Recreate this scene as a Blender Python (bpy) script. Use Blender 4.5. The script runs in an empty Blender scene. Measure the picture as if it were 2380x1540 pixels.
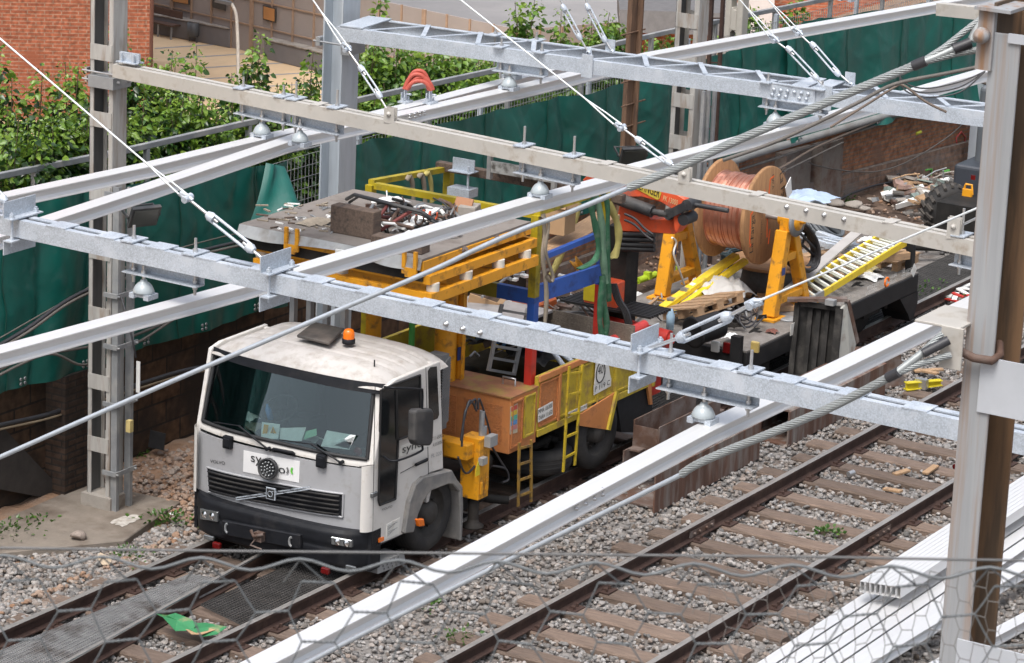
import bpy, math, random
import numpy as np
from mathutils import Vector as V, Matrix, noise as mnoise
random.seed(7); rng=np.random.default_rng(7)
sc=bpy.context.scene; COL=sc.collection
rad=math.radians
# ---------------- camera, sky, sun, exposure ----------------
F,AZ,PI_,RO,H=7487.05,0.537892,0.271534,-0.0436037,11.508
fw=V((math.cos(PI_)*math.cos(AZ),math.cos(PI_)*math.sin(AZ),-math.sin(PI_)))
r0=V((math.sin(AZ),-math.cos(AZ),0)); u0=r0.cross(fw)
rt=r0*math.cos(RO)-u0*math.sin(RO); up=r0*math.sin(RO)+u0*math.cos(RO)
O=V((0,0,H))
cam=bpy.data.cameras.new('camera'); co=bpy.data.objects.new('camera',cam); COL.objects.link(co)
co.matrix_world=Matrix(((rt.x,up.x,-fw.x,O.x),(rt.y,up.y,-fw.y,O.y),(rt.z,up.z,-fw.z,O.z),(0,0,0,1)))
cam.sensor_width=36; cam.lens=36*F/2380; cam.clip_start=.1; cam.clip_end=2000
cam.dof.use_dof=True; cam.dof.focus_distance=31.5; cam.dof.aperture_fstop=25
sc.camera=co
W=bpy.data.worlds.new('World'); sc.world=W; W.use_nodes=True
wn=W.node_tree; bg=wn.nodes['Background']
SUN_EL,SUN_AZ=rad(60),rad(188)      # direction the light comes from (math azimuth)
sky=wn.nodes.new('ShaderNodeTexSky'); sky.sky_type='NISHITA'; sky.sun_disc=False
sky.sun_elevation=SUN_EL; sky.sun_rotation=rad(90)-SUN_AZ; sky.dust_density=4; sky.air_density=1
hs=wn.nodes.new('ShaderNodeHueSaturation'); hs.inputs['Saturation'].default_value=.48
# overcast: the cloud layer is about three times brighter overhead than at the horizon
wtc=wn.nodes.new('ShaderNodeTexCoord'); wsp=wn.nodes.new('ShaderNodeSeparateXYZ'); wn.links.new(wtc.outputs['Generated'],wsp.inputs[0])
wmr=wn.nodes.new('ShaderNodeMapRange'); wn.links.new(wsp.outputs[2],wmr.inputs[0]); wmr.inputs[1].default_value=0; wmr.inputs[2].default_value=1; wmr.inputs[3].default_value=.42; wmr.inputs[4].default_value=2.3
wmx=wn.nodes.new('ShaderNodeMix'); wmx.data_type='RGBA'; wmx.blend_type='MULTIPLY'; wmx.inputs[0].default_value=1; wn.links.new(hs.outputs[0],wmx.inputs[6]); wn.links.new(wmr.outputs[0],wmx.inputs[7])
wn.links.new(sky.outputs[0],hs.inputs['Color']); wn.links.new(wmx.outputs[2],bg.inputs[0]); bg.inputs[1].default_value=.15
sl=bpy.data.lights.new('sun','SUN'); sl.energy=1.5; sl.angle=rad(20); sl.color=(1,.97,.92)
so=bpy.data.objects.new('sun',sl); COL.objects.link(so)
so.rotation_euler=V((math.cos(SUN_AZ)*math.cos(SUN_EL),math.sin(SUN_AZ)*math.cos(SUN_EL),math.sin(SUN_EL))).to_track_quat('Z','Y').to_euler()
sc.view_settings.view_transform='Standard'; sc.view_settings.look='None'; sc.view_settings.exposure=.22
# ---------------- pixel -> point (photo measured at 2380 x 1540) ----------------
def ray(p): return fw*F+rt*(p[0]-1190)-up*(p[1]-770)
def at_z(x,y,z): d=ray((x,y)); return O+d*((z-H)/d.z)
def at_y(x,y,Y): d=ray((x,y)); return O+d*(Y/d.y)
def at_x(x,y,X): d=ray((x,y)); return O+d*(X/d.x)
def at_d(x,y,dep): return O+ray((x,y))*(dep/F)
def proj(P):
    P=V(P)-O; z=P.dot(fw); return 1190+F*P.dot(rt)/z, 770-F*P.dot(up)/z, z
X_=V((1,0,0)); Y_=V((0,1,0)); Z_=V((0,0,1))
# ---------------- mesh builder ----------------
class MB:
    def __init__(s): s.v=[];s.f=[];s.m=[];s.s=[]
    def add(s,vs,fs,mi=0,sm=False):
        b=len(s.v); s.v+= [tuple(p) for p in vs]
        for f in fs: s.f.append([b+i for i in f]); s.m.append(mi); s.s.append(sm)
        return s
    def box(s,c,d,R=None,mi=0):
        c=V(c); R=R or Matrix.Identity(3); vs=[]
        for i in (-1,1):
            for j in (-1,1):
                for k in (-1,1): vs.append(c+R@V((i*d[0]/2,j*d[1]/2,k*d[2]/2)))
        return s.add(vs,[(0,1,3,2),(4,6,7,5),(0,4,5,1),(2,3,7,6),(0,2,6,4),(1,5,7,3)],mi)
    def bb(s,a,b,mi=0):
        a=V(a);b=V(b); return s.box((a+b)/2,[abs(b[i]-a[i]) for i in range(3)],None,mi)
    def beam(s,p,q,w,h,u=Z_,mi=0):
        p=V(p);q=V(q);d=(q-p); L=d.length; d=d.normalized(); u=V(u)
        sd=d.cross(u)
        if sd.length<1e-4: sd=d.cross(V((1,0,.1)))
        sd.normalize(); u=sd.cross(d)
        R=Matrix((d,sd,u)).transposed()
        return s.box((p+q)/2,(L,w,h),R,mi)
    def sweep(s,sec,path,u=Z_,mi=0,sm=False,cap=True):
        n=len(sec); b=[]; path=[V(p) for p in path]; u=V(u)
        for i,p in enumerate(path):
            d=(path[min(i+1,len(path)-1)]-path[max(i-1,0)]).normalized(); sd=d.cross(u).normalized(); uu=sd.cross(d)
            b+= [p+sd*x+uu*y for x,y in sec]
        fs=[]
        for i in range(len(path)-1):
            for j in range(n): fs.append((i*n+j,i*n+(j+1)%n,(i+1)*n+(j+1)%n,(i+1)*n+j))
        s.add(b,fs,mi,sm)
        if cap: s.add(b[:n],[tuple(range(n))[::-1]],mi); s.add(b[-n:],[tuple(range(n))],mi)
        return s
    def tube(s,pts,r,n=8,mi=0,cap=True,sm=True):
        pts=[V(p) for p in pts]; N=len(pts); rs=r if isinstance(r,(list,tuple)) else [r]*N
        t=(pts[1]-pts[0]).normalized(); a=t.orthogonal().normalized(); vs=[]
        for i,p in enumerate(pts):
            t=(pts[min(i+1,N-1)]-pts[max(i-1,0)])
            t=t.normalized() if t.length>1e-9 else V((0,0,1))
            a=(a-t*a.dot(t)); a=a.normalized() if a.length>1e-6 else t.orthogonal().normalized(); c=t.cross(a)
            vs+= [p+(a*math.cos(2*math.pi*k/n)+c*math.sin(2*math.pi*k/n))*rs[i] for k in range(n)]
        fs=[(i*n+k,i*n+(k+1)%n,(i+1)*n+(k+1)%n,(i+1)*n+k) for i in range(N-1) for k in range(n)]
        s.add(vs,fs,mi,sm)
        if cap: s.add(vs[:n],[tuple(range(n))[::-1]],mi); s.add(vs[-n:],[tuple(range(n))],mi)
        return s
    def cyl(s,p,q,r,n=12,mi=0): return s.tube([p,q],r,n,mi)
    def lathe(s,prof,p,ax=Z_,n=20,mi=0,sm=True):
        p=V(p);ax=V(ax).normalized();a=ax.orthogonal().normalized();c=ax.cross(a);vs=[];m=len(prof)
        for k in range(n):
            e=a*math.cos(2*math.pi*k/n)+c*math.sin(2*math.pi*k/n)
            vs+= [p+ax*h+e*r for r,h in prof]
        s.add(vs,[(k*m+j,((k+1)%n)*m+j,((k+1)%n)*m+j+1,k*m+j+1) for k in range(n) for j in range(m-1)],mi,sm)
        return s
    def prism(s,poly,d,mi=0):
        poly=[V(p) for p in poly]; d=V(d); n=len(poly)
        nn=V((0,0,0))
        for i in range(n): nn+=(poly[i]-poly[0]).cross(poly[(i+1)%n]-poly[0])
        if nn.dot(d)>0: poly=poly[::-1]
        vs=poly+[p+d for p in poly]
        return s.add(vs,[tuple(range(n)),tuple(range(2*n-1,n-1,-1))]+[(i,i+n,(i+1)%n+n,(i+1)%n) for i in range(n)],mi)
    def grid(s,fn,nu,nv,mi=0,sm=True):
        vs=[fn(i/nu,j/nv) for i in range(nu+1) for j in range(nv+1)]
        return s.add(vs,[(i*(nv+1)+j,(i+1)*(nv+1)+j,(i+1)*(nv+1)+j+1,i*(nv+1)+j+1) for i in range(nu) for j in range(nv)],mi,sm)
    def bolt(s,p,ax,r=.012,h=.012,mi=0): return s.cyl(p,V(p)+V(ax).normalized()*h,r,6,mi)
    def build(s,name,mats,parent=None,loc=None,bevel=0,seg=1):
        me=bpy.data.meshes.new(name)
        if loc is None:
            if parent is not None: loc=V(parent['_o'])
            else:
                a=np.array(s.v); loc=V(((a[:,0].min()+a[:,0].max())/2,(a[:,1].min()+a[:,1].max())/2,a[:,2].min()))
        loc=V(loc)
        me.from_pydata([(p[0]-loc.x,p[1]-loc.y,p[2]-loc.z) for p in s.v],[],s.f)
        if not isinstance(mats,(list,tuple)): mats=[mats]
        for m in mats: me.materials.append(m)
        me.polygons.foreach_set('material_index',s.m); me.polygons.foreach_set('use_smooth',s.s); me.update()
        o=bpy.data.objects.new(name,me); COL.objects.link(o)
        if parent is not None: o.parent=parent; o.location=loc-V(parent['_o'])
        else: o.location=loc
        o['_o']=tuple(loc)
        if bevel:
            b=o.modifiers.new('bevel','BEVEL'); b.width=bevel; b.segments=seg; b.limit_method='ANGLE'; b.angle_limit=rad(40); b.harden_normals=False
        return o
def tag(o,label,cat,group=None):
    o['label']=label; o['category']=cat
    if group: o['group']=group
    return o
def thing(name,label,cat,loc,group=None):
    o=bpy.data.objects.new(name,None); COL.objects.link(o); o.location=V(loc); o['_o']=tuple(V(loc)); o.empty_display_size=.2
    return tag(o,label,cat,group)
def struct(o,kind='structure'): o['kind']=kind; return o
def copy_tree(o,parent=None):
    c=o.copy(); COL.objects.link(c); c.parent=parent
    for ch in list(o.children): copy_tree(ch,c)
    return c
def text(s,p,ux,uy,w,h,mat,name,parent,ex=.002):
    cu=bpy.data.curves.new('t','FONT'); cu.body=s; cu.resolution_u=3; ob=bpy.data.objects.new('t',cu); COL.objects.link(ob)
    dg=bpy.context.evaluated_depsgraph_get(); me=bpy.data.meshes.new_from_object(ob.evaluated_get(dg)); bpy.data.objects.remove(ob)
    a=np.array([v.co[:] for v in me.vertices]); lo=a.min(0); hi=a.max(0); p=V(p);ux=V(ux).normalized();uy=V(uy).normalized();n=ux.cross(uy)
    m=MB(); vs=[p+ux*((x-lo[0])/(hi[0]-lo[0])*w)+uy*((y-lo[1])/(hi[1]-lo[1])*h)+n*ex for x,y,z in a]
    m.add(vs,[tuple(f.vertices) for f in me.polygons]); bpy.data.meshes.remove(me)
    return m.build(name,mat,parent)
# ---------------- materials ----------------
MATS={}
def mat(name,col,rough=.6,metal=0,var=.18,scale=6,dirt=None,damt=.5,dscale=2.5,bump=0,bscale=30,stretch=(1,1,1),spec=.5,voro=0,col2=None,coat=0,detail=5,objrand=0):
    if name in MATS: return MATS[name]
    m=bpy.data.materials.new(name); m.use_nodes=True; nt=m.node_tree; N=nt.nodes; L=nt.links; b=N['Principled BSDF']
    b.inputs['Roughness'].default_value=rough; b.inputs['Metallic'].default_value=metal; b.inputs['Specular IOR Level'].default_value=spec; b.inputs['Coat Weight'].default_value=coat
    tc=N.new('ShaderNodeTexCoord'); mp=N.new('ShaderNodeMapping'); mp.inputs['Scale'].default_value=stretch; L.new(tc.outputs['Object'],mp.inputs[0])
    def nz(sc_,det=detail):
        t=N.new('ShaderNodeTexNoise'); t.inputs['Scale'].default_value=sc_; t.inputs['Detail'].default_value=det; t.inputs['Roughness'].default_value=.6; L.new(mp.outputs[0],t.inputs['Vector']); return t.outputs['Fac']
    def mix(f,a,c):
        x=N.new('ShaderNodeMix'); x.data_type='RGBA'
        if hasattr(f,'links'): L.new(f,x.inputs[0])
        else: x.inputs[0].default_value=f
        for i,q in ((6,a),(7,c)):
            if hasattr(q,'links'): L.new(q,x.inputs[i])
            else: x.inputs[i].default_value=(*q,1)
        return x.outputs[2]
    def ramp(f,lo,hi):
        x=N.new('ShaderNodeMapRange'); L.new(f,x.inputs[0]); x.inputs[1].default_value=lo; x.inputs[2].default_value=hi; return x.outputs[0]
    c2=col2 or tuple(min(1,c*(1+var)) for c in col); c1=tuple(c*(1-var) for c in col) if not col2 else col
    if voro:
        t=N.new('ShaderNodeTexVoronoi'); t.inputs['Scale'].default_value=voro; L.new(mp.outputs[0],t.inputs['Vector'])
        sp=N.new('ShaderNodeSeparateColor'); L.new(t.outputs['Color'],sp.inputs[0])
        mx=N.new('ShaderNodeMath'); mx.operation='MULTIPLY_ADD'; L.new(sp.outputs[0],mx.inputs[0]); mx.inputs[1].default_value=.5
        n2=N.new('ShaderNodeMath'); n2.operation='MULTIPLY'; L.new(nz(scale),n2.inputs[0]); n2.inputs[1].default_value=.5; L.new(n2.outputs[0],mx.inputs[2]); f=mx.outputs[0]
    else: f=ramp(nz(scale),.25,.75)
    c=mix(f,c1,c2)
    if objrand:
        oi=N.new('ShaderNodeObjectInfo'); q=N.new('ShaderNodeMapRange'); L.new(oi.outputs['Random'],q.inputs[0]); q.inputs[3].default_value=1-objrand; q.inputs[4].default_value=1+objrand; xx=N.new('ShaderNodeMix'); xx.data_type='RGBA'; xx.blend_type='MULTIPLY'; xx.inputs[0].default_value=1; L.new(c,xx.inputs[6]); L.new(q.outputs[0],xx.inputs[7]); c=xx.outputs[2]
    if dirt: 
        g=ramp(nz(dscale,8),.62-damt*.3,.78-damt*.2); c=mix(g,c,dirt)
        rr=N.new('ShaderNodeMapRange'); L.new(g,rr.inputs[0]); rr.inputs[3].default_value=rough; rr.inputs[4].default_value=max(rough,.75); L.new(rr.outputs[0],b.inputs['Roughness'])
    L.new(c,b.inputs['Base Color'])
    if bump:
        bp=N.new('ShaderNodeBump'); bp.inputs['Strength'].default_value=bump; bp.inputs['Distance'].default_value=.02; L.new(nz(bscale),bp.inputs['Height']); L.new(bp.outputs[0],b.inputs['Normal'])
    MATS[name]=m; return m
def island_mat(name,cols,rough=.8,noise_scale=30,trans=0,bump=.3,spec=.3):
    m=bpy.data.materials.new(name); m.use_nodes=True; nt=m.node_tree; N=nt.nodes; L=nt.links; b=N['Principled BSDF']
    g=N.new('ShaderNodeNewGeometry'); r=N.new('ShaderNodeValToRGB'); r.color_ramp.interpolation='LINEAR'
    e=r.color_ramp.elements; e[0].position=0; e[0].color=(*cols[0],1); e[1].position=1; e[1].color=(*cols[-1],1)
    for i,c in enumerate(cols[1:-1]): x=e.new((i+1)/(len(cols)-1)); x.color=(*c,1)
    L.new(g.outputs['Random Per Island'],r.inputs[0])
    tc=N.new('ShaderNodeTexCoord'); t=N.new('ShaderNodeTexNoise'); t.inputs['Scale'].default_value=noise_scale; t.inputs['Detail'].default_value=4; L.new(tc.outputs['Object'],t.inputs[0])
    x=N.new('ShaderNodeMix'); x.data_type='RGBA'; x.blend_type='MULTIPLY'; x.inputs[0].default_value=1
    mr=N.new('ShaderNodeMapRange'); L.new(t.outputs[0],mr.inputs[0]); mr.inputs[1].default_value=.25; mr.inputs[2].default_value=.75; mr.inputs[3].default_value=.72; mr.inputs[4].default_value=1.25
    L.new(r.outputs[0],x.inputs[6]); L.new(mr.outputs[0],x.inputs[7]); L.new(x.outputs[2],b.inputs['Base Color'])
    b.inputs['Roughness'].default_value=rough; b.inputs['Specular IOR Level'].default_value=spec
    if trans:
        td=N.new('ShaderNodeBsdfTranslucent'); L.new(x.outputs[2],td.inputs[0]); ms=N.new('ShaderNodeMixShader'); ms.inputs[0].default_value=trans
        L.new(b.outputs[0],ms.inputs[1]); L.new(td.outputs[0],ms.inputs[2]); L.new(ms.outputs[0],N['Material Output'].inputs[0])
    return m
RUSTC=(.12,.055,.03); DUST=(.24,.2,.16); BLK=(.018,.018,.02)
galv=mat('galvanised_steel',(.44,.485,.54),.5,.35,.32,5,voro=95,dirt=(.5,.53,.57),damt=.35,dscale=5)
galvd=mat('dull_galvanised',(.27,.28,.29),.55,.35,.2,5,dirt=(.36,.35,.33),damt=.5)
beige=mat('weathered_galvanised',(.44,.42,.385),.6,.2,.12,3,dirt=(.3,.26,.21),damt=.3,dscale=6)
alum=mat('aluminium_profile',(.7,.7,.7),.42,.45,.05,3,stretch=(.4,6,6))
steel=mat('bright_steel',(.5,.5,.5),.35,.8,.15,10)
porc=mat('glazed_porcelain',(.33,.37,.39),.3,0,.06,3)
railm=mat('rusty_rail',(.045,.023,.017),.75,.1,.35,9,dirt=(.085,.05,.036),damt=.4,dscale=4,bump=.2)
railtop=mat('worn_rail_head',(.33,.31,.29),.45,.5,.3,8,stretch=(1,6,6))
railshine=mat('polished_rail_edge',(.75,.76,.78),.2,.95,.05,5)
rust=mat('rusted_steel',(.1,.055,.038),.8,.1,.4,4,dirt=(.19,.16,.145),damt=.62,dscale=3,bump=.25)
wood=mat('weathered_sleeper_wood',(.16,.115,.088),.85,0,.45,5,stretch=(9,1.2,9),dirt=(.07,.05,.04),damt=.35,bump=.6,bscale=12,objrand=.2)
woodx=mat('sawn_timber',(.36,.23,.13),.8,0,.3,5,stretch=(1.5,9,9),dirt=(.22,.15,.1),damt=.35,bump=.2)
woodd=mat('dark_old_timber',(.12,.085,.065),.85,0,.3,6,stretch=(1.5,8,8),dirt=(.05,.04,.035),damt=.4,bump=.3)
black=mat('black_rubber',(.022,.022,.024),.6,0,.3,10)
blackp=mat('black_plastic',(.03,.031,.034),.5,0,.25,5,dirt=(.085,.08,.075),damt=.5)
conc=mat('concrete',(.3,.275,.245),.85,0,.2,3,dirt=(.16,.125,.095),damt=.5,bump=.3)
wire=mat('wire_rope',(.42,.46,.5),.5,.5,.12,20)
wirew=mat('white_coated_wire',(.62,.65,.66),.5,.2,.1,20)
cablem=mat('dusty_cable',(.1,.09,.08),.7,0,.25,8)
cableb=mat('black_cable',(.03,.03,.034),.5,0,.2,8)
white=mat('white_plastic',(.75,.75,.73),.5,0,.06,5)
# ---------------- ground ----------------
gm=mat('ballast_bed',(.2,.185,.172),.95,0,.35,14,dirt=(.1,.075,.06),damt=.4,bump=.8,bscale=40)
g=MB(); g.grid(lambda u,v:V((-40+u*340,-160+v*182.2,-.235)),2,2); struct(g.build('ground',gm,loc=(0,0,-.235)))
dm=mat('dirt',(.24,.145,.09),.95,0,.35,5,dirt=(.17,.13,.1),damt=.5,bump=.8,bscale=14)
def hz(x,y,s=1,a=.05): return mnoise.fractal(V((x*s,y*s,3.1)),.9,2.0,4)*a
def dfn(u,v):
    x=20+u*14; y=19.95+v*2.1; return V((x,y,-.235+.11*max(0,v-.15)+hz(x,y,2.0,.05)))
g=MB(); g.grid(dfn,110,26); struct(g.build('dirt_bank',dm,loc=(27,21,-.2)))
mud=mat('mud',(.075,.048,.034),.95,0,.4,3,dirt=(.15,.1,.07),damt=.5,bump=.8,bscale=9)
def mfn(u,v):
    x=34+u*24; y=19.85+v*2.6; return V((x,y,-.215+.12*max(0,v-.2)+hz(x,y,1.2,.11)))
g=MB(); g.grid(mfn,120,30); struct(g.build('mud_ground',mud,loc=(46,21,-.2)))
# concrete slab under the left mast
def slab():
    P=[at_z(-60,1235,-.12),at_z(205,1120,-.12),at_z(420,1165,-.12),at_z(345,1215,-.12),at_z(290,1255,-.12),at_z(-60,1290,-.12)]
    m=MB(); m.prism(P,(0,0,-.3)); tag(m.build('concrete_slab',mat('stained_slab',(.2,.17,.14),.9,0,.25,2.5,dirt=(.11,.085,.065),damt=.5,dscale=1.8,bump=.3),bevel=.01),'worn concrete slab with white paint splash under the left lattice mast','slab')
    p=at_z(295,1208,-.115); w=MB(); pts=[]
    for k in range(26):
        a=2*math.pi*k/26; q=.1+.07*mnoise.noise(V((math.cos(a)*2,math.sin(a)*2,5))); pts.append(p+V((math.cos(a)*q*2.1,math.sin(a)*q*1.1,0)))
    w.add(pts,[range(26)]); tag(w.build('paint_splash',mat('white_paint_stain',(.5,.47,.43),.8,0,.3,20,dirt=(.3,.27,.23),damt=.8,dscale=14)),'white paint splash dried on the concrete slab','stain')
slab()
# ---------------- ballast stones ----------------
def stone_protos(n=10):
    import bmesh
    out=[]
    for i in range(n):
        bm=bmesh.new(); bmesh.ops.create_icosphere(bm,subdivisions=2,radius=1)
        a=np.array([v.co[:] for v in bm.verts]); 
        for k in range(9):
            d=rng.normal(size=3); d/=np.linalg.norm(d); o=rng.uniform(.45,.8); t=a@d-o; a-=np.outer(np.maximum(t,0),d)
        a*=rng.uniform(.75,1.25,3)
        for v,c in zip(bm.verts,a): v.co=c
        bmesh.ops.dissolve_limit(bm,angle_limit=rad(7),verts=bm.verts,edges=bm.edges); bmesh.ops.triangulate(bm,faces=bm.faces)
        bm.verts.ensure_lookup_table()
        out.append((np.array([v.co[:] for v in bm.verts]),np.array([[v.index for v in f.verts] for f in bm.faces]))); bm.free()
    return out
PROT=stone_protos()
def scatter(P,S,name,mt,flat=.75):
    n=len(P); kinds=rng.integers(0,len(PROT),n); VV=[];FF=[];off=0
    for k,(pv,pf) in enumerate(PROT):
        idx=np.where(kinds==k)[0]; m=len(idx)
        if not m: continue
        q=rng.normal(size=(m,4)); q/=np.linalg.norm(q,axis=1)[:,None]; w,x,y,z=q.T
        R=np.stack([1-2*(y*y+z*z),2*(x*y-z*w),2*(x*z+y*w),2*(x*y+z*w),1-2*(x*x+z*z),2*(y*z-x*w),2*(x*z-y*w),2*(y*z+x*w),1-2*(x*x+y*y)],1).reshape(m,3,3)
        v=np.einsum('nij,vj->nvi',R,pv)*S[idx][:,None,None]; v[:,:,2]*=flat; v+=P[idx][:,None,:]
        VV.append(v.reshape(-1,3)); FF.append((pf[None]+(np.arange(m)*len(pv))[:,None,None]+off).reshape(-1,3)); off+=m*len(pv)
    Vv=np.concatenate(VV);Ff=np.concatenate(FF); c=P.mean(0); Vv=Vv-c
    me=bpy.data.meshes.new(name); me.vertices.add(len(Vv)); me.vertices.foreach_set('co',Vv.ravel().astype('f')); me.loops.add(Ff.size); me.loops.foreach_set('vertex_index',Ff.ravel().astype('i'))
    me.polygons.add(len(Ff)); me.polygons.foreach_set('loop_start',np.arange(0,Ff.size,3,dtype='i')); me.polygons.foreach_set('loop_total',np.full(len(Ff),3,'i')); me.update(calc_edges=True)
    me.materials.append(mt); o=bpy.data.objects.new(name,me); COL.objects.link(o); o.location=c; return o
def inframe(P,mg=220,top=560):
    Q=P-np.array(O); z=Q@np.array(fw); x=1190+F*(Q@np.array(rt))/z; y=770-F*(Q@np.array(up))/z
    return (x>-mg)&(x<2380+mg)&(y>top)&(y<1540+mg)
stonem=island_mat('crushed_stone',[(.11,.105,.1),(.17,.162,.155),(.24,.232,.225),(.19,.155,.13),(.3,.292,.285),(.24,.195,.165),(.35,.33,.31),(.15,.142,.135),(.13,.105,.085)],.9,60)
def ballast(n,x0,x1,y0,y1,zc,smin,smax,name,label,mt,top=560,exclude=None):
    P=np.stack([rng.uniform(x0,x1,n),rng.uniform(y0,y1,n),zc+rng.uniform(-.02,.025,n)],1); k=inframe(P,top=top)
    if exclude: k&=~exclude(P)
    P=P[k]; S=rng.uniform(smin,smax,len(P)); o=scatter(P,S,name,mt); tag(o,label,'stones'); struct(o,'stuff'); return o
A_Y,C_Y,R1_Y,R2_Y=19.36,17.56,15.48,13.83
def under_truck(P): return (P[:,1]>17.75)&(P[:,1]<19.25)&(P[:,0]>27)&(P[:,0]<44)
ballast(110000,20,44,6.5,20.3,-.215,.018,.04,'ballast_stones','grey and tan crushed stone ballast spread around the tracks',stonem,exclude=under_truck)
ballast(9000,44,62,12,20,-.215,.03,.05,'ballast_stones','far grey ballast beyond the loaded rail wagon',stonem,top=300)
dst=island_mat('dirt_stones',[(.22,.15,.11),(.3,.22,.17),(.26,.15,.09),(.32,.27,.23),(.2,.16,.14)],.95,60)
def slabx(P): return (P[:,0]<26.9)&(P[:,1]>20.0)
ballast(7000,22,31,19.9,21.9,-.17,.012,.05,'dirt_stones','orange brown rubble stones on the dirt between truck and wall',dst,exclude=slabx)
def sidex(P):
    Q=P-np.array(O); z=Q@np.array(fw); x=1190+F*(Q@np.array(rt))/z; y=770-F*(Q@np.array(up))/z
    return y<np.interp(x,[-100,-60,290,360,440,520],[1306,1300,1264,1230,1190,1150])
ballast(13000,19.5,28,19.5,21.6,-.2,.022,.045,'ballast_stones','grey and tan ballast at the lower left between rail and concrete slab',stonem,exclude=sidex)
# ---------------- rails and sleepers ----------------
RAIL=[(-.034,-.002),(-.032,0),(.032,0),(.034,-.002),(.034,-.034),(.01,-.046),(.01,-.128),(.065,-.142),(.065,-.155),(-.065,-.155),(-.065,-.142),(-.01,-.128),(-.01,-.046),(-.034,-.034)]
def rail(p,q,label,joints=()):
    p=V(p);q=V(q); m=MB(); n=len(RAIL)
    m.sweep(RAIL,[p,q]); 
    for i in range(len(m.f)):
        if i in (0,1,2): m.m[i]=1
    o=m.build('rail',[railm,railtop]); tag(o,label,'rail')
    d=(q-p).normalized(); sd=d.cross(Z_)
    for j in joints:
        c=p+d*j
        for s in (1,-1):
            f=MB(); f.beam(c-d*.28+sd*s*.024+Z_*-.088,c+d*.28+sd*s*.024+Z_*-.088,.02,.075)
            for k in (-.2,-.08,.08,.2): f.bolt(c+d*k+sd*s*.034-Z_*.088,sd*s,.016,.025)
            f.build('fishplate',rust,o)
    return o
rail((18,A_Y,0),(70,A_Y,0),'far rusty rail of the truck track, farthest from the camera')
rail((18,C_Y,0),(70,C_Y,0),'rusty rail under the near wheels of truck and wagon')
rail((22,R1_Y,0),(70,R1_Y,0),'shiny topped left rail of the empty sleeper track',[8.2])
rail((22,R2_Y,0),(70,R2_Y,0),'shiny topped right rail of the empty sleeper track',[9.3])
b0=at_z(60,1590,0); b1=at_z(600,1290,0); bd=(b1-b0)
ro=rail(b0-bd*.3,b1+bd*1.0,'switch rail with a bright polished edge between the two truck track rails')
e=MB(); e.beam(b0-bd*.3+V((.0,-.028,.004)),b1+bd*.6+V((0,-.028,.004)),.02,.008); e.build('polished_edge',railshine,ro)
rail((22,10.0,0),(40,10.0,0),'rusty rail at the lower right corner behind the near mast')
def sleeper_proto(L):
    m=MB(); m.sweep([(-.12,-.16),(-.125,-.02),(-.11,0),(.11,0),(.125,-.02),(.12,-.16)],[(0,-L/2+L*k/8,random.uniform(-.006,.004)) for k in range(9)])
    return m
def sleepers(xs,yc,L,label,group,plates,z=-.158):
    for i,x in enumerate(xs):
        m=sleeper_proto(L); a=random.uniform(-.012,.012); dy=random.uniform(-.08,.08)
        m.v=[(p[0]+a*p[1],p[1]+dy,p[2]) for p in m.v]
        t=m.build('sleeper',wood,loc=(0,0,0)); t.location=(x,yc,z); t['_o']=(x,yc,z); tag(t,label,'sleeper',group)
        for py in plates:
            b=MB(); b.bb((x-.1,py-.17,z+.001),(x+.1,py+.17,z+.014))
            for s in (-1,1):
                b.cyl((x+.05,py+s*.1,z+.01),(x+.05,py+s*.1,z+.05),.017,6); b.cyl((x-.05,py+s*.12,z+.01),(x-.05,py+s*.12,z+.045),.015,6)
                b.bb((x-.03,py+s*.055,z+.012),(x+.03,py+s*.1,z+.03))
            b.build('base_plate',railm,t)
sleepers([30.03+.685*k+random.uniform(-.03,.03) for k in range(-8,15)],(R1_Y+R2_Y)/2,2.65,'brown timber sleeper lying in ballast across the empty near track','sleepers of the empty track',(R1_Y,R2_Y))
sleepers([22.3+.66*k+random.uniform(-.03,.03) for k in range(0,27)],(A_Y+C_Y)/2,2.75,'dark timber sleeper under the rails of the truck track','sleepers of the truck track',(A_Y,C_Y))
# gratings
grd=mat('dark_grating',(.075,.072,.07),.7,.2,.3,6,spec=.3)
grm=mat('steel_grating',(.33,.33,.33),.6,.4,.25,6,dirt=(.09,.07,.06),damt=.4)
def grating(quad,nl,nc,label,z,th=.0042,gmat=None):
    a,b,c,d=[V((p.x,p.y,z)) for p in quad]; m=MB()   # a->b along, a->d across
    for i in range(nl+1):
        t=i/nl; m.beam(a.lerp(d,t),b.lerp(c,t),th,.02)
    for j in range(nc+1):
        t=j/nc; m.beam(a.lerp(b,t)+Z_*.001,d.lerp(c,t)+Z_*.001,th*.9,.016)
    return tag(m.build('walkway_grating',gmat or grm),label,'grating')
def gq(*p,z=-.1): return [at_z(x,y,z) for x,y in p]
grating(gq((-40,1530),(440,1335),(540,1350),(60,1590)),12,105,'light steel mesh grating between the far rail and the switch rail',-.1)
grating([V((24.7,17.75,0)),V((29,17.75,0)),V((29,18.35,0)),V((24.9,18.4,0))],14,110,'dark steel mesh grating between switch rail and near truck rail',-.1,gmat=grd)
grating([V((33.5,17.7,0)),V((47,17.7,0)),V((47,18.5,0)),V((33.5,18.5,0))],14,300,'dark bar grating walkway beneath the loaded wagon',-.1,.008,grd)
grating(gq((1940,885),(2215,735),(2160,720),(1920,850)),10,60,'dark bar grating beside the rail under the near bar',-.12,.008,grd)
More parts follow.
